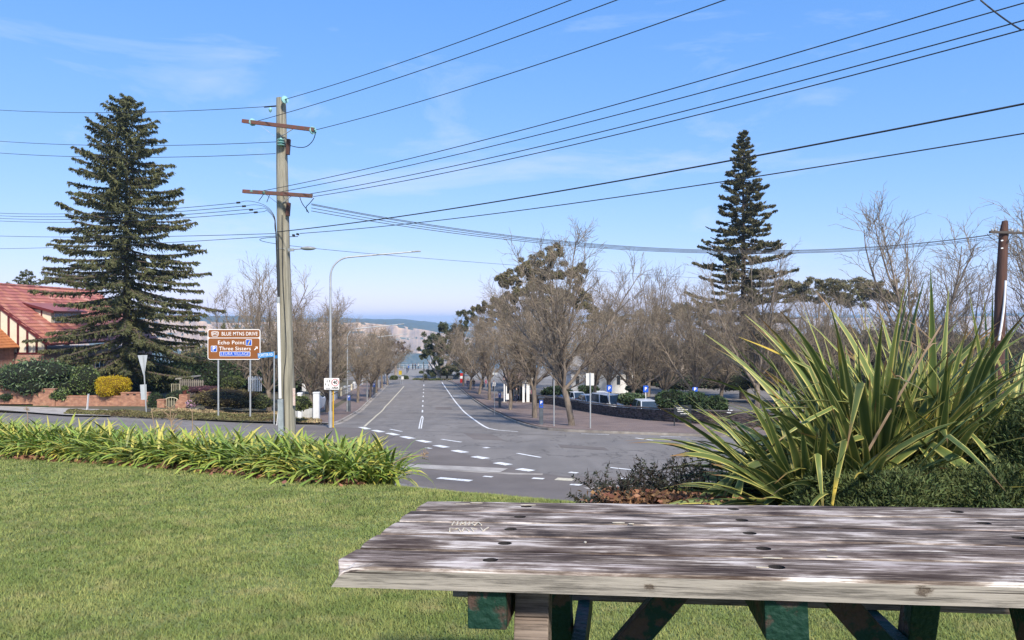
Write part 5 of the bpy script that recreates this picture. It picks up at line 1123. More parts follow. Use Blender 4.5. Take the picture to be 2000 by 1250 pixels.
q_ = S2(500, 680.5); MB().obox((q_.x-3*pxm, -.012, q_.z-3*pxm), (q_.x+1.5*pxm, -.012, q_.z+1.5*pxm), 1.8*pxm, .006, (0, 1, 0)).prism([(q_.x-1.5*pxm, -.015, q_.z+3.4*pxm), (q_.x+3.4*pxm, -.015, q_.z+3.4*pxm), (q_.x+3.4*pxm, -.015, q_.z-1.5*pxm)], (0, 0, 0), (0, .006, 0)).build('arrow', m_swhite, sign)
# shield badge with letters
q_ = S2(420, 652.5); sh = [(-7.6, 3), (-5.6, 4.8), (0, 5.6), (5.6, 4.8), (7.6, 3), (6.2, -3), (4.4, -4.9), (-4.4, -4.9), (-6.2, -3)]
MB().prism([(q_.x+a*pxm, -.014, q_.z+c*pxm) for a, c in sh], (0, 0, 0), (0, .01, 0)).build('shield_border', m_swhite, sign)
MB().prism([(q_.x+a*pxm*.86, -.018, q_.z+c*pxm*.84) for a, c in sh], (0, 0, 0), (0, .01, 0)).build('shield', m_brown, sign)
for ch_, cx_ in (('B', 416.4), ('M', 420), ('D', 423.7)): o = stx(ch_, cx_, 652.2, 7.6*pxm, 3., bold=.001); o.location.y = -.022
for px_ in (425.5, 488): x = S2(px_, 0).x; MB().tube([(x, .09, -.3), (x, .09, z1_-.15)], .062, 10).build('post', m_galv, sign, smooth=True)
# --- street name blade
DB = 48.; sb = P(535.5, 0, DB); sb.z = float(zr(sb.x, sb.y))+.12; o = empty('street_name_sign', sb); tag(o, 'blue FORSTER RD street name blade on a grey post by the pole', 'street sign')
q_ = P(519, 693.5, DB)-sb; mb = MB().tube([(0, 0, -.2), (0, 0, (P(0, 686, DB)-sb).z)], .045, 8); mb.build('post', m_galv, o, smooth=True)
m_lblue = mat('street_blue', (.05, .27, .60), .5, scale=1)
MB().obox((q_.x-15*DB/F, -.03, q_.z-.04), (q_.x+16*DB/F, -.03, q_.z+.06), .03, 9.5*DB/F).build('blade', m_lblue, o); text('FORSTER RD', 8.*DB/F, m_swhite, o, (q_.x, -.05, q_.z+.01), (R(90), R(-4), 0), 0, width=28*DB/F)
q2 = P(538, 697, DB)-sb; MB().obox((q2.x, -.05, q2.z), (q2.x+.12, .65, q2.z), .03, .2).build('cross_blade', m_lblue, o)
# --- 40 area sign on first lamp
pm = lp1.y/F; o = empty('speed_sign', lp1); tag(o, 'white 40 AREA speed sign with pedestrian panel on the first lamp post', 'road sign')
def K(px, py): return P(px, py, lp1.y-.16)-lp1
a, c = K(633, 738.5), K(662.5, 761); m_red = mat('sign_red', (.45, .02, .025), .5, scale=1); m_sblack = mat('sign_black', (.02, .02, .02), .5, scale=1)
rrect(MB(), a.x, c.x, c.z, a.z, a.y, a.y+.02, .05).build('panel', m_swhite, o)
MB().box(K(647.3, 0).x-.008, K(647.3, 0).x+.008, a.y-.004, a.y-.001, c.z+.03, a.z-.03).build('panel_seam', m_dkgrey, o)
q_ = K(654.8, 747)
def ring(r0, r1, y, m, nm): 
    V = []; n = 32
    for r_ in (r0, r1):
        for k in range(n): V.append((q_.x+r_*math.cos(6.283*k/n), y, q_.z+r_*math.sin(6.283*k/n)))
    return mk(nm, V, [(k, (k+1) % n, n+(k+1) % n, n+k) for k in range(n)], m, o)
ring(5.9*pm, 7.1*pm, a.y-.006, m_red, 'red_ring')
text('40', 10.*pm, m_sblack, o, (q_.x, a.y-.008, q_.z), UP, .01, width=8.4*pm); text('AREA', 5.6*pm, m_sblack, o, (q_.x, a.y-.008, K(0, 757.5).z), UP, .006, width=13*pm)
for (x, y, s) in ((639, 744, 1), (644, 743.5, 1.1), (636, 750, .9), (641.5, 752, .8)):      # walking figures on the left panel
    w = K(x, y); mb = MB(); k_ = s*pm
    mb.lathe((w.x, a.y-.004, w.z+1.6*k_), [(.05*k_, -.6*k_), (.55*k_, -.2*k_), (.55*k_, .2*k_), (.05*k_, .6*k_)], 8)
    for (p0, p1) in (((0, 1), (0, -1)), ((0, -1), (-.8, -3)), ((0, -1), (.8, -3)), ((0, .7), (-1, -.6)), ((0, .7), (1, -.6))): mb.obox((w.x+p0[0]*k_, a.y-.004, w.z+p0[1]*k_), (w.x+p1[0]*k_, a.y-.004, w.z+p1[1]*k_), .8*k_, .004, (0, 1, 0))
    mb.build('walking_figure', m_sblack, o)
for k in range(3): MB().box(K(636, 0).x, K(645.5, 0).x, a.y-.005, a.y-.001, K(0, 757.3+k*1.3).z-.01, K(0, 757.3+k*1.3).z+.008).build('small_print', m_dkgrey, o)
p = G(650.8, 832, .13); o = empty('marker_post', p); tag(o, 'yellow marker pole strapped beside the first lamp post', 'post'); MB().tube([(0, 0, -.1), (0, 0, (P(0, 760, p.y)-p).z)], .045, 8).build('post', mat('yellow_paint', (.62, .36, .02), .5, scale=3), o, smooth=True); MB().lathe((0, 0, (P(0, 760, p.y)-p).z), [(.045, 0), (.03, .05), (.005, .06)], 8).build('cap', m_dkgrey, o)
# --- parking meters
def meter(px, py, lab, grp=None):
    p = G(px, py, .13); o = empty('parking_meter', p); tag(o, lab, 'parking meter', grp); H = 1.72
    MB().box(-.13, .13, -.10, .10, -.05, H-.1).build('body', mat('meter_grey', (.10, .115, .135), .45, scale=3), o, bevel=.03)
    MB().box(-.12, .12, -.112, -.098, H-.62, H-.16).build('blue_face', m_sblue, o); text('P', .24, m_swhite, o, (0, -.116, H-.30), UP, .01); MB().box(-.07, .07, -.118, -.11, H-.54, H-.44).build('screen', m_dkgrey, o)
    MB().obox((0, -.16, H-.02), (0, .17, H+.05), .42, .03).build('solar_panel', m_dkgrey, o); return o
meter(1057, 829, 'grey parking meter with blue face nearest the large bare street tree'); meter(976, 796, 'grey parking meter with blue face farther down the right pavement'); meter(682, 804, 'parking meter beside the second street lamp on the left'); meter(731, 771, 'far parking meter among the left row of trees')
# --- small sign posts
def post_sign(px, py, top, lab, plate=None, back=True, w=.05, D=None, mats=None, dz=.13):
    p = G(px, py, dz) if D is None else P(px, py, D); o = empty('sign_post', p); tag(o, lab, 'sign'); k = p.y/F; H = (P(px, top, p.y)-p).z
    MB().tube([(0, 0, -.15), (0, 0, H)], w*.5, 8).build('post', m_galv, o, smooth=True)
    if plate:
        dx, y0, y1, wpx = plate; z0 = (P(px, y1, p.y)-p).z; z1 = (P(px, y0, p.y)-p).z
        rrect(MB(), dx*k-wpx*k/2, dx*k+wpx*k/2, z0, z1, (.04 if back else -.05), (.055 if back else -.035), .04).build('plate', mats or mat('sign_back', (.62, .62, .58), .6, (.55, .55, .52), scale=2), o)
    return o
post_sign(1153, 836, 728, 'grey post with the pale blank back of a sign, right of the large street tree', (-.5, 729, 753, 16), w=.085); post_sign(1082, 832, 737, 'plain thin grey post left of the large street tree', w=.075)
post_sign(966, 807, 728, 'thin post with a small pale sign in front of the pavilion', (1, 728, 732, 10), w=.05)
post_sign(594, 806, 748, 'white parking sign on a thin post behind the utility pole', (0, 749, 764, 8), False, mats=m_swhite); post_sign(634, 800, 790, 'small low bollard post by the white wall', w=.1)
for (x, y, t_, lab) in ((717, 785, 735, 'white pole with small dark plate among the left street trees'),): post_sign(x, y, t_, lab, (0, 736, 744, 5), False, mats=m_dkgrey, w=.09)
post_sign(782, 748, 726, 'yellow diamond warning sign at the far end on the left', (0, 724, 732, 6), False, mats=m_syel, w=.08); post_sign(786, 748, 735, 'small white arrow sign below the yellow sign', (0, 735, 741, 5), False, mats=m_swhite, w=.08)
# give way sign seen from behind, tilted; lower plate
p = G(286, 808, .12); o = empty('give_way_sign', p); tag(o, 'leaning grey back of a triangular give way sign by the kerb', 'road sign'); k = p.y/F
tl = Vector((-.055, 0, 1)).normalized(); Hs = (P(279, 694, p.y)-p).z; MB().tube([(0, 0, -.1), tuple(tl*Hs)], .048, 8).build('post', m_galv, o, smooth=True)
m_sback = mat('sign_back_grey', (.50, .53, .54), .5, (.44, .47, .48), scale=2, metal=.2)
q_ = tl*Hs; V = [(q_.x-.30, -.25, q_.z+.02), (q_.x+.15, .30, q_.z+.02), (q_.x+.02, .06, q_.z-1.65)]
MB().prism(V, (0, 0, 0), (.03, -.03, 0)).build('triangle_plate', m_sback, o); q_ = tl*(Hs*.36); MB().prism([(q_.x-.30, -.2, q_.z+.62), (q_.x+.02, .1, q_.z+.62), (q_.x+.04, .1, q_.z-.55), (q_.x-.22, -.2, q_.z-.5)], (0, 0, 0), (.03, -.03, 0)).build('lower_plate', m_sback, o)
p = G(170, 801, .14); o = empty('marker_post', p); tag(o, 'short white marker stake leaning in front of the brick wall', 'post'); MB().obox((0, 0, -.1), (.12, 0, 1.28), .03, .19, (0, 1, 0)).build('stake', m_white, o)
p = P(541, 812, 47); p.z = float(zr(p.x, p.y))+.1; o = empty('marker_post', p); tag(o, 'short white guide post leaning beside the utility pole', 'post'); MB().obox((0, 0, -.1), (.14, 0, 1.25), .03, .2, (0, 1, 0)).build('stake', m_white, o); MB().box(.10, .17, -.03, -.02, .95, 1.08).build('reflector', m_red, o)
# black information sign
p = G(1316, 832, .13); o = empty('information_sign', p); tag(o, 'black visitor information sign with white lettering in front of the stone wall', 'sign'); k = p.y/F; z0 = (P(0, 812, p.y)-p).z; z1 = (P(0, 791, p.y)-p).z; x1 = 34*k
m_blk = mat('sign_charcoal', (.022, .028, .034), .5, scale=2)
MB().box(0, .06, -.03, .03, -.1, z1).build('post', m_blk, o); MB().box(x1-.06, x1, -.03, .03, -.1, z1).build('post', m_blk, o); MB().box(.003, x1-.003, -.05, -.031, z0, z1-.004).build('panel', m_blk, o)
rs_ = random.Random(3)
for (yy, a_, c_) in ((796.5, 5, 16), (800, 7, 27), (803.2, 7, 18), (807.8, 13, 29)):      # rows of small white words, too far off to read
    x_ = a_
    while x_ < c_:
        w_ = rs_.uniform(.5, 1.3); zc = (P(0, yy, p.y)-p).z; hh = rs_.uniform(.45, .75)*k; MB().box(x_*k, (x_+w_)*k, -.056, -.0515, zc-hh, zc+hh).build('small_word', m_swhite, o); x_ += w_+rs_.choice((.12, .18, .5))
# blue car park signs
for i, (x, y0, y1, D) in enumerate([(1190, 752, 765, 62), (1261, 753, 766, 60), (1357, 756, 765, 55)]):
    p = P(x, 790, D); p.z = float(zpark(p.x, p.y)); k = D/F; o = empty('parking_sign', p); tag(o, ['blue car park sign above the white cars', 'blue car park sign on a white pole above the silver car', 'blue car park sign above the dark camellias'][i], 'sign'); zz_ = CAMZ-(y0-625)/F*D-p.z; zb = CAMZ-(y1-625)/F*D-p.z
    MB().tube([(0, 0, -.1), (0, 0, zz_)], .045, 8).build('post', m_white if i == 1 else m_galv, o); rrect(MB(), -5*k, 5*k, zb, zz_, -.07, -.05, .05).build('plate', m_sblue, o); text('P', 9*k, m_swhite, o, (0, -.075, (zz_+zb)/2), UP, .01)
# ================================================================ BUILDINGS, WALLS, CARS, PEOPLE
def brick_mat(name, c1, c2, mortar, sc=1.):
    m = bpy.data.materials.new(name); m.use_nodes = True; t, b = nodes_of(m); N = t.nodes.new; K_ = t.links.new
    tcn = N('ShaderNodeTexCoord'); sx = N('ShaderNodeSeparateXYZ'); K_(tcn.outputs['Object'], sx.inputs[0]); ad = N('ShaderNodeMath'); ad.operation = 'ADD'; K_(sx.outputs[0], ad.inputs[0]); K_(sx.outputs[1], ad.inputs[1])
    cb = N('ShaderNodeCombineXYZ'); K_(ad.outputs[0], cb.inputs[0]); K_(sx.outputs[2], cb.inputs[1])
    bk = N('ShaderNodeTexBrick'); bk.inputs['Scale'].default_value = 1; bk.inputs['Brick Width'].default_value = .24*sc; bk.inputs['Row Height'].default_value = .086*sc; bk.inputs['Mortar Size'].default_value = .011*sc; bk.inputs['Bias'].default_value = .1
    bk.inputs['Color1'].default_value = c1; bk.inputs['Color2'].default_value = c2; bk.inputs['Mortar'].default_value = mortar; K_(cb.outputs[0], bk.inputs['Vector'])
    nz_ = N('ShaderNodeTexNoise'); nz_.inputs['Scale'].default_value = 3.; nz_.inputs['Detail'].default_value = 8; K_(cb.outputs[0], nz_.inputs['Vector']); mr = N('ShaderNodeMapRange'); mr.inputs[3].default_value = .35; mr.inputs[4].default_value = 1.6; K_(nz_.outputs[0], mr.inputs[0])
    mx_ = N('ShaderNodeMix'); mx_.data_type = 'RGBA'; mx_.blend_type = 'MULTIPLY'; mx_.inputs[0].default_value = 1; K_(bk.outputs[0], mx_.inputs[6]); K_(mr.outputs[0], mx_.inputs[7]); K_(mx_.outputs[2], b.inputs['Base Color'])
    bp = N('ShaderNodeBump'); bp.inputs['Strength'].default_value = .5; bp.inputs['Distance'].default_value = .01; bp.invert = True; K_(bk.outputs[1], bp.inputs['Height']); K_(bp.outputs[0], b.inputs['Normal']); b.inputs['Roughness'].default_value = .9; return m
m_brick = brick_mat('garden_brick', (.28, .105, .06, 1), (.44, .21, .12, 1), (.26, .19, .15, 1))
m_brickd = brick_mat('house_brick', (.30, .12, .08, 1), (.40, .19, .13, 1), (.36, .29, .24, 1))
m_cream = mat('cream_render', (.66, .60, .46), .9, (.57, .51, .39), scale=1.2, detail=8)
m_maroon = mat('maroon_timber', (.115, .018, .018), .6, (.085, .014, .015), scale=3)
m_glass = mat('window_glass', (.05, .06, .075), .08, (.03, .04, .05), scale=.5, spec=.8)
# ---- house
hx0 = -53.3; hz0 = 5.0; ex = -45.6; ez = -1.0; Y0 = 70.; Y1 = 91.; gzh = float(zr(-49, 72))+.9
house = empty('brick_house', (-50, 80, gzh)); tag(house, 'brick house with red tiled roof and half-timbered cream gable', 'house'); hb = Vector(house.location)
def hp(x, y, z): return (x-hb.x, y-hb.y, z-hb.z)
sl = (hz0-ez)/(ex-hx0); lx = 2*hx0-ex
MB().prism([hp(lx+.45, Y0, gzh), hp(ex-.45, Y0, gzh), hp(ex-.45, Y0, -1.9)] + [hp(lx+.45, Y0, -1.9)], hp(0, Y0, 0), hp(0, Y1, 0)).build('wall', m_brickd, house)
MB().prism([hp(lx+.45, Y0-.02, -1.88), hp(ex-.45, Y0-.02, -1.88), hp(ex-.45, Y0-.02, ez+.1), hp(hx0, Y0-.02, hz0-.25), hp(lx+.45, Y0-.02, ez+.1)], (0, 0, 0), (0, .5, 0)).build('gable_panel', m_cream, house)
for k in range(-8, 9):
    x = hx0+k*.92+.1; zt_ = hz0-.3-abs(x-hx0)*sl
    if zt_ > -1.75: MB().box(*[v for pr in zip(hp(x-.11, Y0-.06, -1.86), hp(x+.11, Y0-.021, zt_)) for v in pr]).build('timber', m_maroon, house)
for s_ in (1, -1):
    xe = ex if s_ > 0 else lx; MB().obox(hp(hx0, Y0-.12, hz0-.05), hp(xe, Y0-.12, ez-.05), .10, .34, (0, 0, 1)).build('barge_board', m_maroon, house)
MB().box(*[v for pr in zip(hp(lx+.3, Y0-.07, -2.0), hp(ex-.3, Y0-.03, -1.84)) for v in pr]).build('sill_beam', m_maroon, house)
# roof: deck, then tiles piece by piece on the slope in view
for s_ in (1, -1):
    xe = ex if s_ > 0 else lx
    MB().prism([hp(hx0, Y0-.1, hz0-.12), hp(xe, Y0-.1, ez-.12), hp(xe, Y0-.1, ez-.02), hp(hx0, Y0-.1, hz0-.02)], (0, 0, 0), (0, Y1-Y0+.2, 0)).build('roof', mat('tile_under', (.16, .045, .035), .8), house)
m_tile = bpy.data.materials.new('terracotta_tile'); m_tile.use_nodes = True; t, b = nodes_of(m_tile)
oi = t.nodes.new('ShaderNodeObjectInfo'); ge = t.nodes.new('ShaderNodeNewGeometry'); av = t.nodes.new('ShaderNodeMath'); av.operation = 'ADD'; t.links.new(oi.outputs['Random'], av.inputs[0]); t.links.new(ge.outputs['Random Per Island'], av.inputs[1]); fr_ = t.nodes.new('ShaderNodeMath'); fr_.operation = 'FRACT'; t.links.new(av.outputs[0], fr_.inputs[0])
rp = t.nodes.new('ShaderNodeValToRGB'); e = rp.color_ramp.elements; e[0].color = (.24, .075, .06, 1); e[1].color = (.44, .215, .17, 1); x = e.new(.35); x.color = (.33, .115, .095, 1); x = e.new(.75); x.color = (.38, .15, .09, 1); t.links.new(fr_.outputs[0], rp.inputs[0])
nz_ = t.nodes.new('ShaderNodeTexNoise'); nz_.inputs['Scale'].default_value = 6; nz_.inputs['Detail'].default_value = 6; mr = t.nodes.new('ShaderNodeMapRange'); mr.inputs[3].default_value = .7; mr.inputs[4].default_value = 1.25; t.links.new(nz_.outputs[0], mr.inputs[0])
mm = t.nodes.new('ShaderNodeMix'); mm.data_type = 'RGBA'; mm.blend_type = 'MULTIPLY'; mm.inputs[0].default_value = 1; t.links.new(rp.outputs[0], mm.inputs[6]); t.links.new(mr.outputs[0], mm.inputs[7]); t.links.new(mm.outputs[2], b.inputs['Base Color']); b.inputs['Roughness'].default_value = .55
SL = math.hypot(ex-hx0, hz0-ez); NC = 18; TL_ = SL/NC; TWD = .63
def tile_geo():      # local: x down the slope, y along the eave, z out; two rolls
    prof = [(0, 0), (.07, .045), (.16, .05), (.25, .012), (.32, .008), (.40, .05), (.50, .05), (.58, .008), (TWD-.012, 0)]; V = []; n = len(prof)
    for (xx, zz_) in ((0, .012), (TL_+.06, .065)):
        for (yy, z_) in prof: V.append((xx, yy, z_+zz_))
    for (yy, z_) in prof: V.append((TL_+.06, yy, z_*.3+.015))
    return V, [(k, k+1, n+k+1, n+k) for k in range(n-1)]+[(n+k, n+k+1, 2*n+k+1, 2*n+k) for k in range(n-1)]
tv_, tf_ = tile_geo(); tme = mk('tile', tv_, tf_, m_tile).data; bpy.data.objects.remove(bpy.data.objects['tile'])
sdx, sdz = (ex-hx0)/SL, (ez-hz0)/SL; rest = MB(); roof_o = [c for c in house.children if c.name.startswith('roof')][0]
Rm = Matrix(((sdx, 0, -sdz), (0, 1, 0), (sdz, 0, sdx))).to_4x4()
for cidx in range(NC):
    for k in range(int((Y1-Y0)/TWD)+1):
        org = Vector(hp(hx0+sdx*TL_*cidx, Y0-.1+k*TWD+(.3 if cidx % 2 else 0)-.15, hz0+sdz*TL_*cidx))
        if k < 16:
            o = mk('tile', None, None, parent=roof_o, me=tme); o.matrix_local = Matrix.Translation(org) @ Rm
        else: rest.add([tuple(Matrix.Translation(org) @ Rm @ Vector(v)) for v in tv_], tf_)
tag(rest.build('tiles_farther', m_tile, roof_o), kind='stuff')
for k in range(34): MB().tube([hp(hx0, Y0-.1+k*.63, hz0+.05), hp(hx0, Y0+.5+k*.63, hz0+.07)], [.14, .165], 8).build('ridge_tile', m_tile, roof_o)
MB().tube([hp(ex+.05, Y0-.1, ez-.1), hp(ex+.05, Y1, ez-.1)], .08, 6).build('gutter', m_maroon, house)
# dormer on the slope
dy0, dy1 = 74.2, 79.4; fx = -48.1
def rz_(x): return hz0-(x-hx0)*sl
dorm = MB(); dtop = 2.25
MB().prism([hp(fx, dy0, rz_(fx)-.1), hp(fx, dy0, dtop), hp(hx0+(hz0-dtop)/sl-.35, dy0, dtop+.25), hp(hx0+(hz0-dtop)/sl-.35, dy0, dtop-.1)], (0, 0, 0), (0, dy1-dy0, 0)).build('dormer', m_cream, house)
MB().obox(hp(hx0+2.35, (dy0+dy1)/2, 3.13), hp(fx+.5, (dy0+dy1)/2, dtop-.02), dy1-dy0+.7, .16, (0, 0, 1)).build('dormer_roof', m_tile, house)
MB().obox(hp(hx0+2.3, dy0-.36, 3.1), hp(fx+.52, dy0-.36, dtop-.06), .06, .26, (0, 0, 1)).build('dormer_barge', m_maroon, house)
MB().box(*[v for pr in zip(hp(fx-1.05, dy0-.05, 1.7), hp(fx-.9, dy0-.005, 2.35)) for v in pr]).build('timber', m_maroon, house)
for k in range(3):
    y = dy0+.5+k*1.5; w = MB().box(*[v for pr in zip(hp(fx, y, .75+.35), hp(fx+.05, y+1.3, 2.05)) for v in pr]).build('window', m_white, house)
    for j in range(2):
        for i in range(2): MB().box(*[v for pr in zip(hp(fx+.052, y+.08+.6*j, 1.18+.43*i), hp(fx+.06, y+.62+.6*j, 1.55+.43*i)) for v in pr]).build('pane', m_glass, w)
# windows of the side wall under the spruce
for (y, w_) in ((73.5, 1.6), (78.5, 1.6), (84, 2.2)):
    w = MB().box(*[v for pr in zip(hp(ex-.46, y, -4.6), hp(ex-.40, y+w_, -2.6)) for v in pr]).build('window', m_white, house)
    for j in range(2):
        for i in range(3): MB().box(*[v for pr in zip(hp(ex-.40, y+.1+j*w_/2, -4.5+i*.63), hp(ex-.392, y-.05+(j+1)*w_/2, -3.95+i*.63)) for v in pr]).build('pane', m_glass, w)
# porch with orange tiles in front of the gable
pz = .9; m_tileo = mat('orange_tile', (.44, .15, .06), .6, (.33, .10, .045), scale=3, island=.2); mb = MB(); px0, px1 = -51.6, -48.4; pzt, pze = 1.75, -1.3
porch = MB().prism([hp(px0, 64, gzh), hp(px1-.5, 64, gzh), hp(px1-.5, 64, pze), hp(px0, 64, pzt-.6)], (0, 0, 0), (0, 5.9, 0)).build('porch_wall', m_brickd, house)
pr = MB().prism([hp(px0, 63.6, pzt-.1), hp(px1, 63.6, pze-.1), hp(px1, 63.6, pze), hp(px0, 63.6, pzt)], (0, 0, 0), (0, 6.3, 0)).build('porch_roof', m_tileo, house)
for k in range(12):
    f = k/12; f1 = (k+1.15)/12; a_ = Vector(hp(px0+(px1-px0)*f, 63.58, pzt+(pze-pzt)*f+.02)); c_ = Vector(hp(px0+(px1-px0)*f1, 63.58, pzt+(pze-pzt)*f1+.075)); MB().prism([a_, c_, c_-Vector((0, 0, .05)), a_-Vector((0, 0, .02))], (0, 0, 0), (0, 6.3, 0)).build('tile_course', m_tileo, pr)
MB().obox(hp(px0, 63.55, pzt-.05), hp(px1, 63.55, pze-.08), .06, .22, (0, 0, 1)).build('porch_barge', m_maroon, house)
# ---- brick garden wall, stepped
gw = P(150, 798, 61); gw.z = float(zr(gw.x, gw.y)); wallo = empty('garden_wall', gw); tag(wallo, 'stepped red-brown brick garden wall below the rhododendron', 'wall')
def gwx(px): return P(px, 0, 61-.0*px).x-gw.x
def gzp(y): return CAMZ-(y-625)/F*61-gw.z
for (xa, xb, ya, yb, d_) in ((-120, 64, 765.5, 784, .3), (64, 107, 761, 794, .0), (107, 236, 775.5, 800, .12), (236, 290, 768.5, 802, .0)):
    MB().box(gwx(xa)+.005, gwx(xb)-.005, d_, d_+.35, gzp(yb+6), gzp(ya)).build('brick_panel', m_brick, wallo); MB().box(gwx(xa)-.02, gwx(xb)+.02, d_-.04, d_+.39, gzp(ya)+.003, gzp(ya)+.09).build('coping', m_brick, wallo)
for xg in (250, 263, 277): MB().box(gwx(xg)-.12, gwx(xg)+.12, -.045, -.041, gzp(771.5), gzp(769.5)).build('drain_gap', m_black, wallo)
o = empty('brick_pier', P(360, 803, 59.5)); tag(o, 'brick gate pier with a flower pot right of the arched gate', 'pier'); k = 59.5/F; MB().box(-8*k, 8*k, -.2, .3, -.3, 33*k).build('pier', m_brick, o)
MB().prism([(-8*k, -.18, 5*k), (-16*k, -.18, 5*k), (-16*k, -.18, 14*k), (-12*k, -.18, 22*k), (-8*k, -.18, 24*k)], (0, 0, 0), (0, .4, 0)).build('curved_shoulder', m_brick, o)
o = empty('flower_pot', P(360, 769.5, 59.5)); tag(o, 'dark terracotta pot with a green plant on the brick pier', 'pot'); MB().lathe((0, .05, 0), [(.13, 0), (.19, .28), (.2, .33), (.16, .33)], 12).build('pot', mat('dark_terracotta', (.13, .04, .03), .8), o); r = np.random.default_rng(2); a_, b_, w_ = clump_leaves(r, (0, .05, .5), (.3, .3, .22), 160, .12, .4, .3); V, Fc = quads(a_, b_, w_); mk('plant', V, Fc, m_hedge, o)
for i, (x, y0, y1) in enumerate(((409, 785, 803), (316, 782, 803))): o = empty('brick_pier', P(x, y1, 59.5)); tag(o, ['low brick pier right of the pale planter', 'low brick pier left of the arched gate'][i], 'pier'); MB().box(-7*k, 7*k, -.2, .3, -.3, (y1-y0)*k).build('pier', m_brick, o); MB().box(-7.6*k, 7.6*k, -.24, .34, (y1-y0)*k+.003, (y1-y0)*k+.09).build('cap', m_brick, o)
o = empty('planter', P(378, 804, 59.3)); tag(o, 'pale stone planter trough with pink flowers', 'planter'); MB().prism([(-11*k, -.25, 0), (11*k, -.25, 0), (12*k, -.25, 7*k), (-12*k, -.25, 7*k)], (0, 0, 0), (0, .5, 0)).build('trough', m_cream, o, bevel=.02)
o = empty('garden_gate', P(335, 803, 59.6)); tag(o, 'arched cream iron garden gate between brick piers', 'gate'); m_gate = mat('gate_cream', (.58, .53, .36), .6, scale=4); mb = MB().tube([(-15*k, 0, 0), (-15*k, 0, 17*k)]+[(-15*k*math.cos(a), 0, 17*k+10*k*math.sin(a)) for a in np.linspace(.1, math.pi-.1, 12)]+[(15*k, 0, 17*k), (15*k, 0, 0)], .035, 6); mb.build('arch_frame', m_gate, o)
for j in range(-2, 3): MB().tube([(j*5*k, 0, 0), (j*5*k, 0, 17*k+10*k*math.sqrt(max(0, 1-(j/3.)**2)))], .022, 5).build('bar', m_gate, o)
MB().tube([(-15*k, 0, 3*k), (15*k, 0, 3*k)], .025, 5).build('rail', m_gate, o)
o = empty('stair_rail', P(342, 772, 61.5)); tag(o, 'cream iron hand rail up the garden steps', 'railing'); kk = 61.5/F; MB().tube([(-7*kk, 0, 0), (-7*kk, 0, 22*kk), (8*kk, 0, 22*kk), (8*kk, 0, -4*kk)], .03, 5).build('frame', m_gate, o)
for j in range(-1, 2): MB().tube([(j*3.6*kk, 0, 0), (j*3.6*kk, 0, 22*kk)], .018, 4).build('bar', m_gate, o)
# paling fences
def palings(px0, px1, ya, yb, D, lab, n, m, gap=.45):
    o = empty('paling_fence', P((px0+px1)/2, yb, D)); tag(o, lab, 'fence'); k_ = D/F; w = (px1-px0)*k_/n
    for j in range(n):
        x = -(px1-px0)*k_/2+(j+.5)*w; MB().box(x-w*.5*(1-gap), x+w*.5*(1-gap), -.02, .02, -.2, (yb-ya)*k_*random.uniform(.94, 1.02)).build('paling', m, o)
    MB().box(-(px1-px0)*k_/2, (px1-px0)*k_/2, .022, .06, (yb-ya)*k_*.75, (yb-ya)*k_*.82).build('rail', m, o); return o
palings(350, 398, 741, 764, 66, 'weathered cream paling fence behind the heather bed', 12, mat('grey_palings', (.24, .21, .17), .9, (.16, .14, .11), scale=3)); palings(484, 512, 735, 760, 66, 'white paling fence beside the slender bare tree', 8, m_white)
o = empty('garden_shed', P(362, 765, 68)); tag(o, 'small garden shelter with white sloping fascia', 'shed'); kk = 68/F; MB().box(-12*kk, 14*kk, 0, 1.5, -.5, 25*kk).build('wall', mat('shed_grey', (.12, .10, .09), .9), o); MB().obox((-14*kk, .5, 26*kk), (16*kk, .5, 29*kk), 2.2, .12).build('roof', mat('shed_fascia', (.36, .34, .31), .8, scale=3), o)
# ---- white wall along the left pavement
wl = [Vector((p.x, p.y, 0)) for p in BL]; wl = [p for p in wl if 50 < p.y < 128 and 1000+F*p.x/p.y > 622]; wl = even(wl, 26)
ww = empty('white_wall', (wl[0].x, wl[0].y, float(zr(wl[0].x, wl[0].y)))); tag(ww, 'low white rendered garden wall stepping down the left pavement', 'wall')
for i, (a_, c_) in enumerate(zip(wl[:-1], wl[1:])):
    z_ = float(zr((a_.x+c_.x)/2, (a_.y+c_.y)/2)); h = .95 if i % 5 else 1.15; A_ = Vector((a_.x, a_.y, z_+h/2))-ww.location; C_ = Vector((c_.x, c_.y, z_+h/2-.12))-ww.location
    if i in (8, 9, 15, 21): continue
    MB().obox(A_, C_, .2, h+.3).build('wall_panel', m_cream if i in (10, 11, 16) else m_white, ww); 
    if i % 3 == 0: MB().obox(A_+Vector((0, 0, -.8)), A_+Vector((0, 0, h/2+.35)), .34, .34, (0, 1, 0)).build('pier', m_white, ww)
for (x, t_) in ((586, 769), (621, 768)): p = P(x, 803, 50.5); p.z = float(zr(p.x, p.y)); o = empty('gate_pillar', p); tag(o, ['white rendered gate pillar with a curved dark mark', 'white rendered pillar at the end of the garden wall'][x > 600], 'pillar'); H = P(0, t_, 50.5).z-p.z; MB().box(-.13 if x < 600 else -.3, .14 if x < 600 else .1, -.15, .15, -.2, H).box(-.16 if x < 600 else -.33, .17 if x < 600 else .13, -.18, .18, H+.003, H+.08).build('pillar', m_white, o)
p = P(597, 803, 50.8); p.z = float(zr(p.x, p.y)); o = empty('white_wall', p); tag(o, 'short white wall panel between the gate pillars behind the forked tree', 'wall'); MB().box(-1.15, .80, .0, .15, -.2, 1.0).build('wall_panel', mat('old_whitewash', (.50, .50, .48), .9, (.36, .36, .35), scale=3), o)
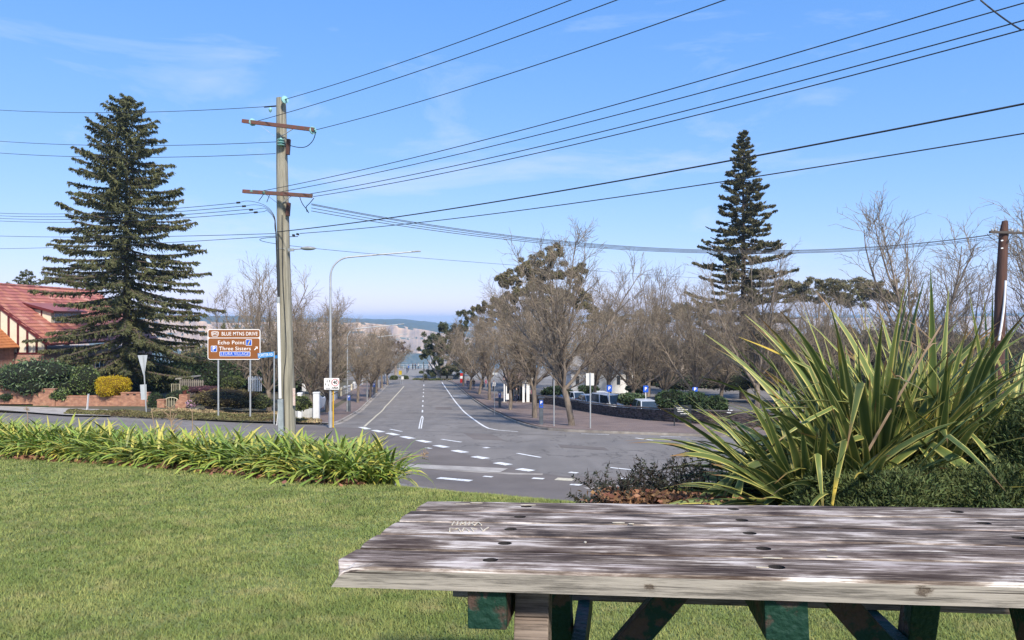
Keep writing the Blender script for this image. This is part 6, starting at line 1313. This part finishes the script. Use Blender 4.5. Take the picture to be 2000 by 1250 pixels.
# ---- dry stone wall
sw = even(WALL, 90); o = empty('stone_wall', (sw[0].x, sw[0].y, float(zr(sw[0].x, sw[0].y)))); tag(o, 'low dark dry-stone wall between the pavement and car park', 'wall'); ob = Vector(o.location)
m_stone = mat('dark_stone', (.125, .098, .088), .95, (.07, .056, .052), scale=4, island=.55, bump=.4); core = MB(); st = MB(); rs = random.Random(4); HW = .92
for a_, c_ in zip(sw[:-1], sw[1:]):
    za, zc = float(zr(a_.x, a_.y)), float(zr(c_.x, c_.y)); core.obox(Vector((a_.x, a_.y, za+HW/2-.75))-ob, Vector((c_.x, c_.y, zc+HW/2-.75))-ob, .32, HW+1.4)
core.build('core', mat('stone_joint', (.035, .03, .028), .95), o)
cum = [0]
for a_, c_ in zip(sw[:-1], sw[1:]): cum.append(cum[-1]+(c_-a_).length)
for row in range(12):
    s = rs.uniform(0, .2)
    while s < cum[-1]-.4:
        L__ = rs.uniform(.16, .42); a_ = Vector((np.interp(s, cum, [q.x for q in sw]), np.interp(s, cum, [q.y for q in sw]), 0)); e_ = s+L__-.012; c_ = Vector((np.interp(e_, cum, [q.x for q in sw]), np.interp(e_, cum, [q.y for q in sw]), 0)); s += L__
        d_ = (c_-a_).normalized(); nn = Vector((d_.y, -d_.x, 0)); nn = nn if nn.y < 0 else -nn; z_ = float(zr(a_.x, a_.y))+.13+.02+row*.068; of = nn*(.15+rs.uniform(0, .035))
        st.obox(a_+of+Vector((0, 0, z_))-ob, c_+of+Vector((0, 0, float(zr(c_.x, c_.y))+.15+row*.068+rs.uniform(-.006, .006)))-ob, .07, rs.uniform(.052, .064))
tag(st.build('stone_courses', m_stone, o), kind='stuff')
cp = 0.
while cp < cum[-1]-1:      # coping slabs
    Lc = rs.uniform(.55, .95); a_ = Vector((np.interp(cp, cum, [q.x for q in sw]), np.interp(cp, cum, [q.y for q in sw]), 0)); c_ = Vector((np.interp(cp+Lc-.015, cum, [q.x for q in sw]), np.interp(cp+Lc-.015, cum, [q.y for q in sw]), 0)); cp += Lc
    MB().obox(a_+Vector((0, 0, float(zr(a_.x, a_.y))+1.01))-ob, c_+Vector((0, 0, float(zr(c_.x, c_.y))+1.01))-ob, .46, .075).build('coping_stone', m_stone, o)
# ---- cars
m_tyre = mat('tyre', (.02, .02, .02), .8); m_rim = mat('rim', (.4, .4, .42), .4, metal=.6); m_cglass = mat('car_glass', (.03, .045, .06), .06, (.02, .03, .04), scale=.3, spec=.9); m_lens = mat('lamp_lens', (.7, .7, .68), .15, spec=.8); m_tail = mat('tail_lens', (.35, .02, .02), .2, spec=.7)
def car(loc, rz, col, lab, kind=0):
    """length along y, front at -y; shaped from lofted sections"""
    o = empty('parked_car', loc, rz); tag(o, lab, 'car', 'cars parked behind the stone wall'); mp_ = mat('car_paint_%s' % col.strip('#'), col, .3, col, scale=1, spec=.6)
    Lh, Wd = 2.2, .9; hb_ = [.78, .80, .92][kind]; ht = [1.45, 1.5, 1.82][kind]
    secs = [(-Lh, .35, .58, .72), (-Lh+.12, .2, .68, .80), (-1.2, .18, hb_, .88), (-.9, .18, hb_+.03, .9), (1.5, .18, hb_+.06, .9), (Lh-.1, .2, hb_+.04, .84), (Lh, .38, hb_-.12, .76)]
    V = []; Fc = []
    for (y, z0_, z1_, w) in secs: V += [(-w*.94, y, z0_), (-w, y, z0_+.18), (-w, y, (z0_+z1_)/2+.05), (-w*.93, y, z1_), (w*.93, y, z1_), (w, y, (z0_+z1_)/2+.05), (w, y, z0_+.18), (w*.94, y, z0_)]
    for i in range(len(secs)-1):
        for k in range(8): Fc.append((i*8+k, i*8+(k+1) % 8, (i+1)*8+(k+1) % 8, (i+1)*8+k))
    Fc += [tuple(range(8)), tuple(len(V)-8+k for k in range(7, -1, -1))]; MB().add(V, Fc).build('body', mp_, o, smooth=True, bevel=.03)
    y0, y1, y2, y3 = [(-.95, -.25, 1.0, 1.85), (-1.0, -.3, 1.5, 2.05), (-1.25, -.75, 1.95, 2.12)][kind]; wb, wt = .83, .64 if kind < 2 else .74; zb = hb_+.02
    cab_ = [(-wb, y0, zb), (wb, y0, zb), (-wt, y1, ht), (wt, y1, ht), (-wt, y2, ht), (wt, y2, ht), (-wb, y3, zb+.04), (wb, y3, zb+.04)]
    MB().add(cab_, [(0, 1, 3, 2), (2, 3, 5, 4), (4, 5, 7, 6), (0, 2, 4, 6), (1, 7, 5, 3), (0, 6, 7, 1)]).build('cabin', mp_, o, smooth=True, bevel=.05)
    def pane(q, nm, inset=.1, out_=.012):
        q = [Vector(v) for v in q]; c_ = sum(q, Vector())/4; n_ = (q[1]-q[0]).cross(q[2]-q[0]).normalized(); n_ = n_ if n_.dot(c_-Vector((0, .4, 1))) > 0 else -n_; MB().prism([v.lerp(c_, inset)+n_*out_ for v in q], (0, 0, 0), tuple(n_*.006)).build(nm, m_cglass, o)
    C_ = [Vector(v) for v in cab_]; pane((C_[0], C_[1], C_[3], C_[2]), 'windscreen'); pane((C_[4], C_[5], C_[7], C_[6]), 'rear_window')
    for s_ in (0, 1):
        a_, b_, c_, d_ = C_[s_], C_[2+s_], C_[4+s_], C_[6+s_]; m1 = a_.lerp(d_, .5); m2 = b_.lerp(c_, .5); pane((a_, m1, m2, b_), 'side_window', .12); pane((m1, d_, c_, m2), 'side_window', .12)
    for sx_ in (-1, 1):
        for yy in (-1.38, 1.32):
            w = MB().tube([(sx_*.72, yy, .32), (sx_*.92, yy, .32)], .32, 18).build('wheel', m_tyre, o, smooth=True); MB().tube([(sx_*.90, yy, .32), (sx_*.93, yy, .32)], .2, 12).build('rim', m_rim, w)
        MB().obox((sx_*.45, -Lh-.005, .62), (sx_*.78, -Lh+.10, .64), .10, .13, (0, 0, 1)).build('headlight', m_lens, o); MB().obox((sx_*.6, Lh+.0, .8), (sx_*.84, Lh-.06, .8), .08, .2, (0, 0, 1)).build('tail_light', m_tail, o)
        MB().obox((sx_*.86, y0+.25, zb+.08), (sx_*1.05, y0+.25, zb+.1), .1, .13).build('mirror', mp_, o)
    MB().box(-.6, .6, -Lh-.015, -Lh+.02, .38, .5).build('grille', m_black, o); MB().box(-.2, .2, -Lh-.02, -Lh-.016, .52, .6).build('number_plate', m_white, o)
    return o
CARS = [(1108, 88, '#2f5f9a', 'blue hatchback half hidden behind the large street tree', 0, .2), (1128, 83, '#c9ced2', 'silver sedan beside the blue hatchback', 0, .35), (1152, 77, '#e8e8e6', 'white sedan left of the white van', 0, .3), (1176, 82, '#dfe0de', 'white car in the second row behind the sedans', 1, .2), (1190, 69, '#f0f0ee', 'white van with a sloping windscreen beside the leafy shrub', 2, .5), (1238, 61.5, '#f0f0ee', 'white tall wagon behind the flowering shrub', 2, .2), (1265, 57, '#b8bec4', 'silver car facing the road below the blue sign', 1, .1), (1285, 65, '#1c2024', 'black car behind the silver car', 1, .2), (1300, 62, '#d9dde0', 'silver car nosing out from the camellias', 0, -.9), (1395, 52, '#e2e4e4', 'white car glimpsed through the flax tips', 1, .1)]
for (x, D, c, lab, kd, rz) in CARS: p = P(x, 0, D); p.z = float(zpark(p.x, p.y)); car(p, rz, c, lab, kd)
# ---- pavilion, white building
p = P(1008, 772, 84); p.z = float(zr(p.x, p.y))+.13; o = empty('pavilion', p); tag(o, 'open pavilion with white columns and brown tiled roof on the right pavement', 'pavilion'); k = 84/F
def pv_(px): return (px-1008)*k
H1 = P(0, 743.5, 84).z-p.z; m_rooft = mat('brown_tiles', (.24, .165, .145), .9, (.17, .12, .11), scale=5)
for (x, w, y) in ((985, 2.2, 0), (989, 2.2, .3), (1022.5, 4.4, 0), (986, 2.5, 3.6), (1023, 2.5, 3.6), (998, 1.6, 3.8), (1004, 1.6, 3.8), (1010, 1.6, 3.8), (1016, 1.6, 3.8)): MB().box(pv_(x)-w*k/2, pv_(x)+w*k/2, y-.12, y+.14, -.1, H1-.004).build('column', m_white, o)
MB().box(pv_(983), pv_(1026), -.2, 4.2, H1, H1+.14).build('beam', m_white, o); MB().box(pv_(984), pv_(1025), 4.4, 4.6, -.1, H1).build('back_wall', m_dkgrey, o)
a_, b_ = pv_(981), pv_(1028); zt_ = P(0, 722, 84).z-p.z; MB().add([(a_, -.6, H1+.145), (b_, -.6, H1+.145), (b_, 4.8, H1+.145), (a_, 4.8, H1+.145), (pv_(998), 2.1, zt_), (pv_(1014), 2.1, zt_)], [(0, 1, 5, 4), (1, 2, 5), (2, 3, 4, 5), (3, 0, 4), (0, 3, 2, 1)]).build('roof', m_rooft, o)
xg = pv_(1031); MB().box(xg-.16, xg+.2, .3, .66, -.1, P(0, 748, 84).z-p.z).build('portico_column', m_white, o); MB().box(xg-.4, xg+.5, .1, .9, P(0, 748, 84).z-p.z+.003, P(0, 744, 84).z-p.z).build('capital', m_white, o); MB().box(xg-.6, xg+.6, .0, 4., P(0, 744, 84).z-p.z+.003, P(0, 735, 84).z-p.z).build('entablature', m_white, o); MB().box(xg-.75, xg+.8, -.2, 4.2, P(0, 735, 84).z-p.z+.003, P(0, 733, 84).z-p.z).build('cornice', m_rooft, o)
MB().box(pv_(988), pv_(995.5), -.35, -.28, .35, 1.05).build('notice_board', m_white, o); MB().box(pv_(981.5), pv_(990), -.25, .35, -.1, .1).build('step', m_conc, o)
p = P(1180, 770, 104); p.z = float(zpark(p.x, p.y)); o = empty('visitor_building', p); tag(o, 'long white building with grey roof glimpsed behind the car park trees', 'building'); k = 104/F; zt_ = P(0, 722, 104).z-p.z
MB().box(-64*k, 58*k, 0, 9, -.5, zt_).build('wall', m_white, o)
MB().add([(-68*k, -.7, zt_+.003), (62*k, -.7, zt_+.003), (62*k, 9.7, zt_+.003), (-68*k, 9.7, zt_+.003), (-60*k, 4.5, zt_+2.2), (54*k, 4.5, zt_+2.2)], [(0, 1, 5, 4), (1, 2, 5), (2, 3, 4, 5), (3, 0, 4), (0, 3, 2, 1)]).build('roof', mat('grey_roof', (.36, .34, .32), .7, scale=2), o)
for x in (-52, -34, -14, 8, 28, 46): w = MB().box((x-4)*k, (x+4)*k, -.03, .05, zt_-2.3, zt_-.8).build('window', m_white, o); MB().box((x-3.4)*k, (x+3.4)*k, -.036, -.031, zt_-2.22, zt_-.88).build('pane', m_glass, w)
# ---- people
SKIN = mat('skin', (.52, .33, .25), .6); HAIR = mat('dark_hair', (.03, .022, .018), .7)
def person(loc, rz, H, top, leg, lab, pose='stand', seed=0, hair=HAIR):
    """one continuous skinned body; clothes by height zones"""
    o = empty('person', loc, rz); tag(o, lab, 'person'); r = random.Random(seed); s = H/1.75
    st_ = .16 if pose == 'walk' else .03; dz = -.38 if pose == 'sit' else 0
    J = {'pel': (0, 0, .95+dz), 'wai': (0, .0, 1.1+dz), 'che': (0, -.01, 1.32+dz), 'nec': (0, -.02, 1.48+dz), 'nk2': (0, -.03, 1.55+dz), 'hd0': (0, -.04, 1.62+dz), 'hd1': (0, -.03, 1.72+dz)}
    E = [('pel', 'wai'), ('wai', 'che'), ('che', 'nec'), ('nec', 'nk2'), ('nk2', 'hd0'), ('hd0', 'hd1')]; Rd = dict(pel=.15, wai=.135, che=.165, nec=.075, nk2=.055, hd0=.095, hd1=.085)
    for sd_, n_ in ((-1, 'l'), (1, 'r')):
        if pose == 'sit': kn = (sd_*.12, -.42, .56); an = (sd_*.12, -.46, .09); ft = (sd_*.13, -.6, .04)
        else: kn = (sd_*.10, -sd_*st_*.6-.02, .50); an = (sd_*.10, sd_*st_, .09); ft = (sd_*.115, sd_*st_-.14, .04)
        J['hp'+n_] = (sd_*.10, 0, .90+dz); J['kn'+n_] = kn; J['an'+n_] = an; J['ft'+n_] = ft
        J['sh'+n_] = (sd_*.19, -.01, 1.42+dz); J['el'+n_] = (sd_*.25, .03+sd_*st_*.5, 1.14+dz); J['wr'+n_] = (sd_*.22, -.12-sd_*st_*.3, .93+dz); J['ha'+n_] = (sd_*.21, -.16-sd_*st_*.3, .84+dz)
        E += [('pel', 'hp'+n_), ('hp'+n_, 'kn'+n_), ('kn'+n_, 'an'+n_), ('an'+n_, 'ft'+n_), ('che', 'sh'+n_), ('sh'+n_, 'el'+n_), ('el'+n_, 'wr'+n_), ('wr'+n_, 'ha'+n_)]
        Rd.update({'hp'+n_: .105, 'kn'+n_: .068, 'an'+n_: .05, 'ft'+n_: .045, 'sh'+n_: .075, 'el'+n_: .052, 'wr'+n_: .038, 'ha'+n_: .04})
    ks = list(J); me = bpy.data.meshes.new('b'); me.from_pydata([J[k] for k in ks], [(ks.index(a), ks.index(b_)) for a, b_ in E], []); t_ = bpy.data.objects.new('b', me); COL.objects.link(t_)
    md = t_.modifiers.new('s', 'SKIN'); sv2 = me.skin_vertices[0].data
    for i, k in enumerate(ks): sv2[i].radius = (Rd[k], Rd[k]*(.72 if k in ('wai', 'che', 'pel') else 1)); sv2[i].use_root = (k == 'pel')
    t_.modifiers.new('u', 'SUBSURF').levels = 2; bpy.context.view_layer.update(); nm = bpy.data.meshes.new_from_object(t_.evaluated_get(bpy.context.evaluated_depsgraph_get())); bpy.data.objects.remove(t_)
    nm.materials.clear()
    for m_ in (leg, top, SKIN, mat('shoe_pale', (.45, .42, .4), .7)): nm.materials.append(m_)
    zs = .93+dz
    for f in nm.polygons:
        c = f.center; f.use_smooth = True; hand = abs(c.x) > .17 and c.z < .92+dz and c.y < -.06 and pose != 'sit'
        f.material_index = 3 if c.z < .085 else (2 if (c.z > 1.5+dz or hand) else (1 if (c.z > zs or (abs(c.x) > .19 and c.z > .8+dz)) else 0))
    b_ = mk('body', None, None, parent=o, me=nm); b_.scale = (s, s, s)
    bm = bmesh.new(); bmesh.ops.create_icosphere(bm, subdivisions=2, radius=1, matrix=Matrix.Translation((0, -.012*s, (1.71+dz)*s)) @ Matrix.Diagonal((.10*s, .112*s, .10*s, 1)))
    for v in list(bm.verts):
        if v.co.y < -.06*s and v.co.z < (1.72+dz)*s: bm.verts.remove(v)
    me = bpy.data.meshes.new('hair'); bm.to_mesh(me); bm.free(); me.materials.append(hair); mk('hair', None, None, parent=o, me=me); return o
c_dk = mat('cloth_charcoal', (.035, .038, .042), .9); c_nv = mat('cloth_navy', (.02, .025, .06), .9); c_pk = mat('cloth_pink', (.45, .16, .22), .9); c_gr = mat('cloth_grey', (.40, .36, .36), .9); c_bl = mat('cloth_blue', (.03, .14, .45), .9); c_wh = mat('cloth_white', (.62, .62, .62), .9); c_je = mat('cloth_jeans', (.06, .08, .13), .9)
def pp(px, py, rz, H, top, leg, lab, pose='stand', seed=0): return person(G(px, py, .13), rz, H, top, leg, lab, pose, seed)
pp(1008.5, 786, .3, 1.72, c_dk, c_nv, 'person in charcoal jacket and dark jeans walking past the pavilion', 'walk', 1); pp(1033, 784, 2.6, 1.62, c_gr, c_dk, 'person in pale grey top and black trousers beside the stone wall', 'walk', 2); pp(1038, 783, 2.2, 1.5, c_pk, c_nv, 'person in dark pink partly behind the street tree', 'stand', 3)
pp(914, 762, 0., 1.75, c_nv, c_je, 'person in navy walking near the red banner', 'walk', 4); pp(925, 761, 0., 1.7, c_dk, c_je, 'person in dark clothes right of the one in navy', 'stand', 5); pp(943, 759, 1., 1.65, c_dk, c_dk, 'person in black beside the one in red', 'stand', 6); pp(949, 759, 1., 1.6, c_pk, c_gr, 'person in red-pink top with pale trousers', 'stand', 7); pp(965, 766, -.5, 1.7, c_wh, c_dk, 'person in white top by the pavilion step', 'stand', 8)
for i, (x, D, c, l) in enumerate([(798, 178, c_bl, c_je), (806, 184, c_dk, c_nv), (811, 184, c_nv, c_dk), (795, 170, c_dk, c_je), (838, 186, c_gr, c_dk), (817, 186, c_wh, c_je)]):
    q = P(x, 0, D); q.z = float(zlook(q.x, q.y)); person(q, random.uniform(0, 6), 1.72, c, l, ['person in bright blue at the lookout rail', 'person in charcoal at the lookout beside another in navy', 'person in navy at the lookout beside another in charcoal', 'person in dark clothes on the lookout steps', 'person in grey at the lookout near the shrubs', 'person in white at the lookout rail'][i], 'stand', 20+i)
# ---- things at the road's end
p = G(898.5, 748.5, .13); o = empty('banner_flag', p); tag(o, 'tall red, white and blue feather banner on the right pavement', 'banner'); k = p.y/F; MB().tube([(0, 0, -.1), (0, 0, 29*k)], .03, 6).build('pole', m_dkgrey, o)
for (z0_, z1_, m_) in ((1, 9, mat('banner_red', (.50, .03, .03), .8)), (9.05, 14, m_white), (14.05, 20, MATS['banner_red']), (20.05, 28, mat('banner_blue', (.06, .30, .52), .8))): MB().box(.03, 6*k, -.02, .02, z0_*k, z1_*k).build('panel', m_, o)
p = G(827.5, 746, .05); o = empty('flag_pole', p); tag(o, 'thin dark pole with small boxes in the turning circle', 'pole'); k = p.y/F; MB().tube([(0, 0, -.1), (0, 0, 39*k)], .08, 6).build('shaft', m_dkgrey, o); MB().box(-1.8*k, 2.2*k, -.1, .1, 22*k, 25*k).build('box', m_dkgrey, o); MB().box(-.3*k, 2.4*k, -.12, -.1, 20*k, 22*k).build('box', m_dkgrey, o)
for i, (xa, xb, D, y0, y1, m_) in enumerate([(792, 826, 163, 735, 740.5, mat('wall_brown', (.10, .07, .06), .9)), (826, 848, 158, 735, 741, m_conc), (852, 896, 152, 733, 746, mat('wall_grey', (.36, .37, .38), .9)), (770, 796, 150, 745.5, 748, m_conc)]):
    p = P((xa+xb)/2, y1, D); k = D/F; o = empty('low_wall', p); tag(o, ['low brown wall in front of the lookout', 'pale concrete seat wall beyond the turning circle', 'grey panel fence behind the turning circle on the right', 'pale kerb island at the left of the turning circle'][i], 'wall'); MB().box(-(xb-xa)*k/2, (xb-xa)*k/2, -.2, .2, -1.2, (y1-y0)*k).build('panel', m_, o, bevel=.03); MB().box(-(xb-xa)*k/2-.05, (xb-xa)*k/2+.05, -.25, .25, (y1-y0)*k+.003, (y1-y0)*k+.08).build('coping', m_conc, o)
p = P(810, 726, 188); p.z = float(zlook(p.x, 188.)); o = empty('lookout_railing', p); tag(o, 'pale railing along the edge of the lookout', 'railing')
for j in range(-14, 15): MB().tube([(j*1., 0, -.1), (j*1., 0, 1.15)], .035, 5).build('post', m_white, o)
for z_ in (.55, 1.12): MB().tube([(-14, 0, z_), (14, 0, z_)], .03, 5).build('rail', m_white, o)
for i, x in enumerate((868, 878)): p = P(x, 747.5, 143); p.z = float(zr(p.x, p.y))+.1; o = empty('bench', p); tag(o, ['dark park bench left of its twin by the grey fence', 'dark park bench right of its twin by the grey fence'][i], 'bench'); MB().box(-.7, .7, -.25, .2, .40, .47).build('seat', m_dkgrey, o); MB().box(-.7, .7, .2, .25, .5, .9).build('backrest', m_dkgrey, o); [MB().box(s_*.55-.04, s_*.55+.04, -.2, .2, -.05, .398).build('leg', m_dkgrey, o) for s_ in (-1, 1)]
# ---------------------------------------------------------------- air
hz = MB().box(-10000, 10000, -300, 8700, -720, 45).build('haze', None); tag(hz, kind='stuff')
hm = bpy.data.materials.new('haze_air'); hm.use_nodes = True; t = hm.node_tree; t.nodes.remove(t.nodes['Principled BSDF']); v = t.nodes.new('ShaderNodeVolumePrincipled'); v.inputs['Color'].default_value = (.52, .76, 1., 1); v.inputs['Density'].default_value = .00017; v.inputs['Anisotropy'].default_value = .2
t.links.new(v.outputs[0], t.nodes['Material Output'].inputs['Volume']); hz.data.materials.append(hm)
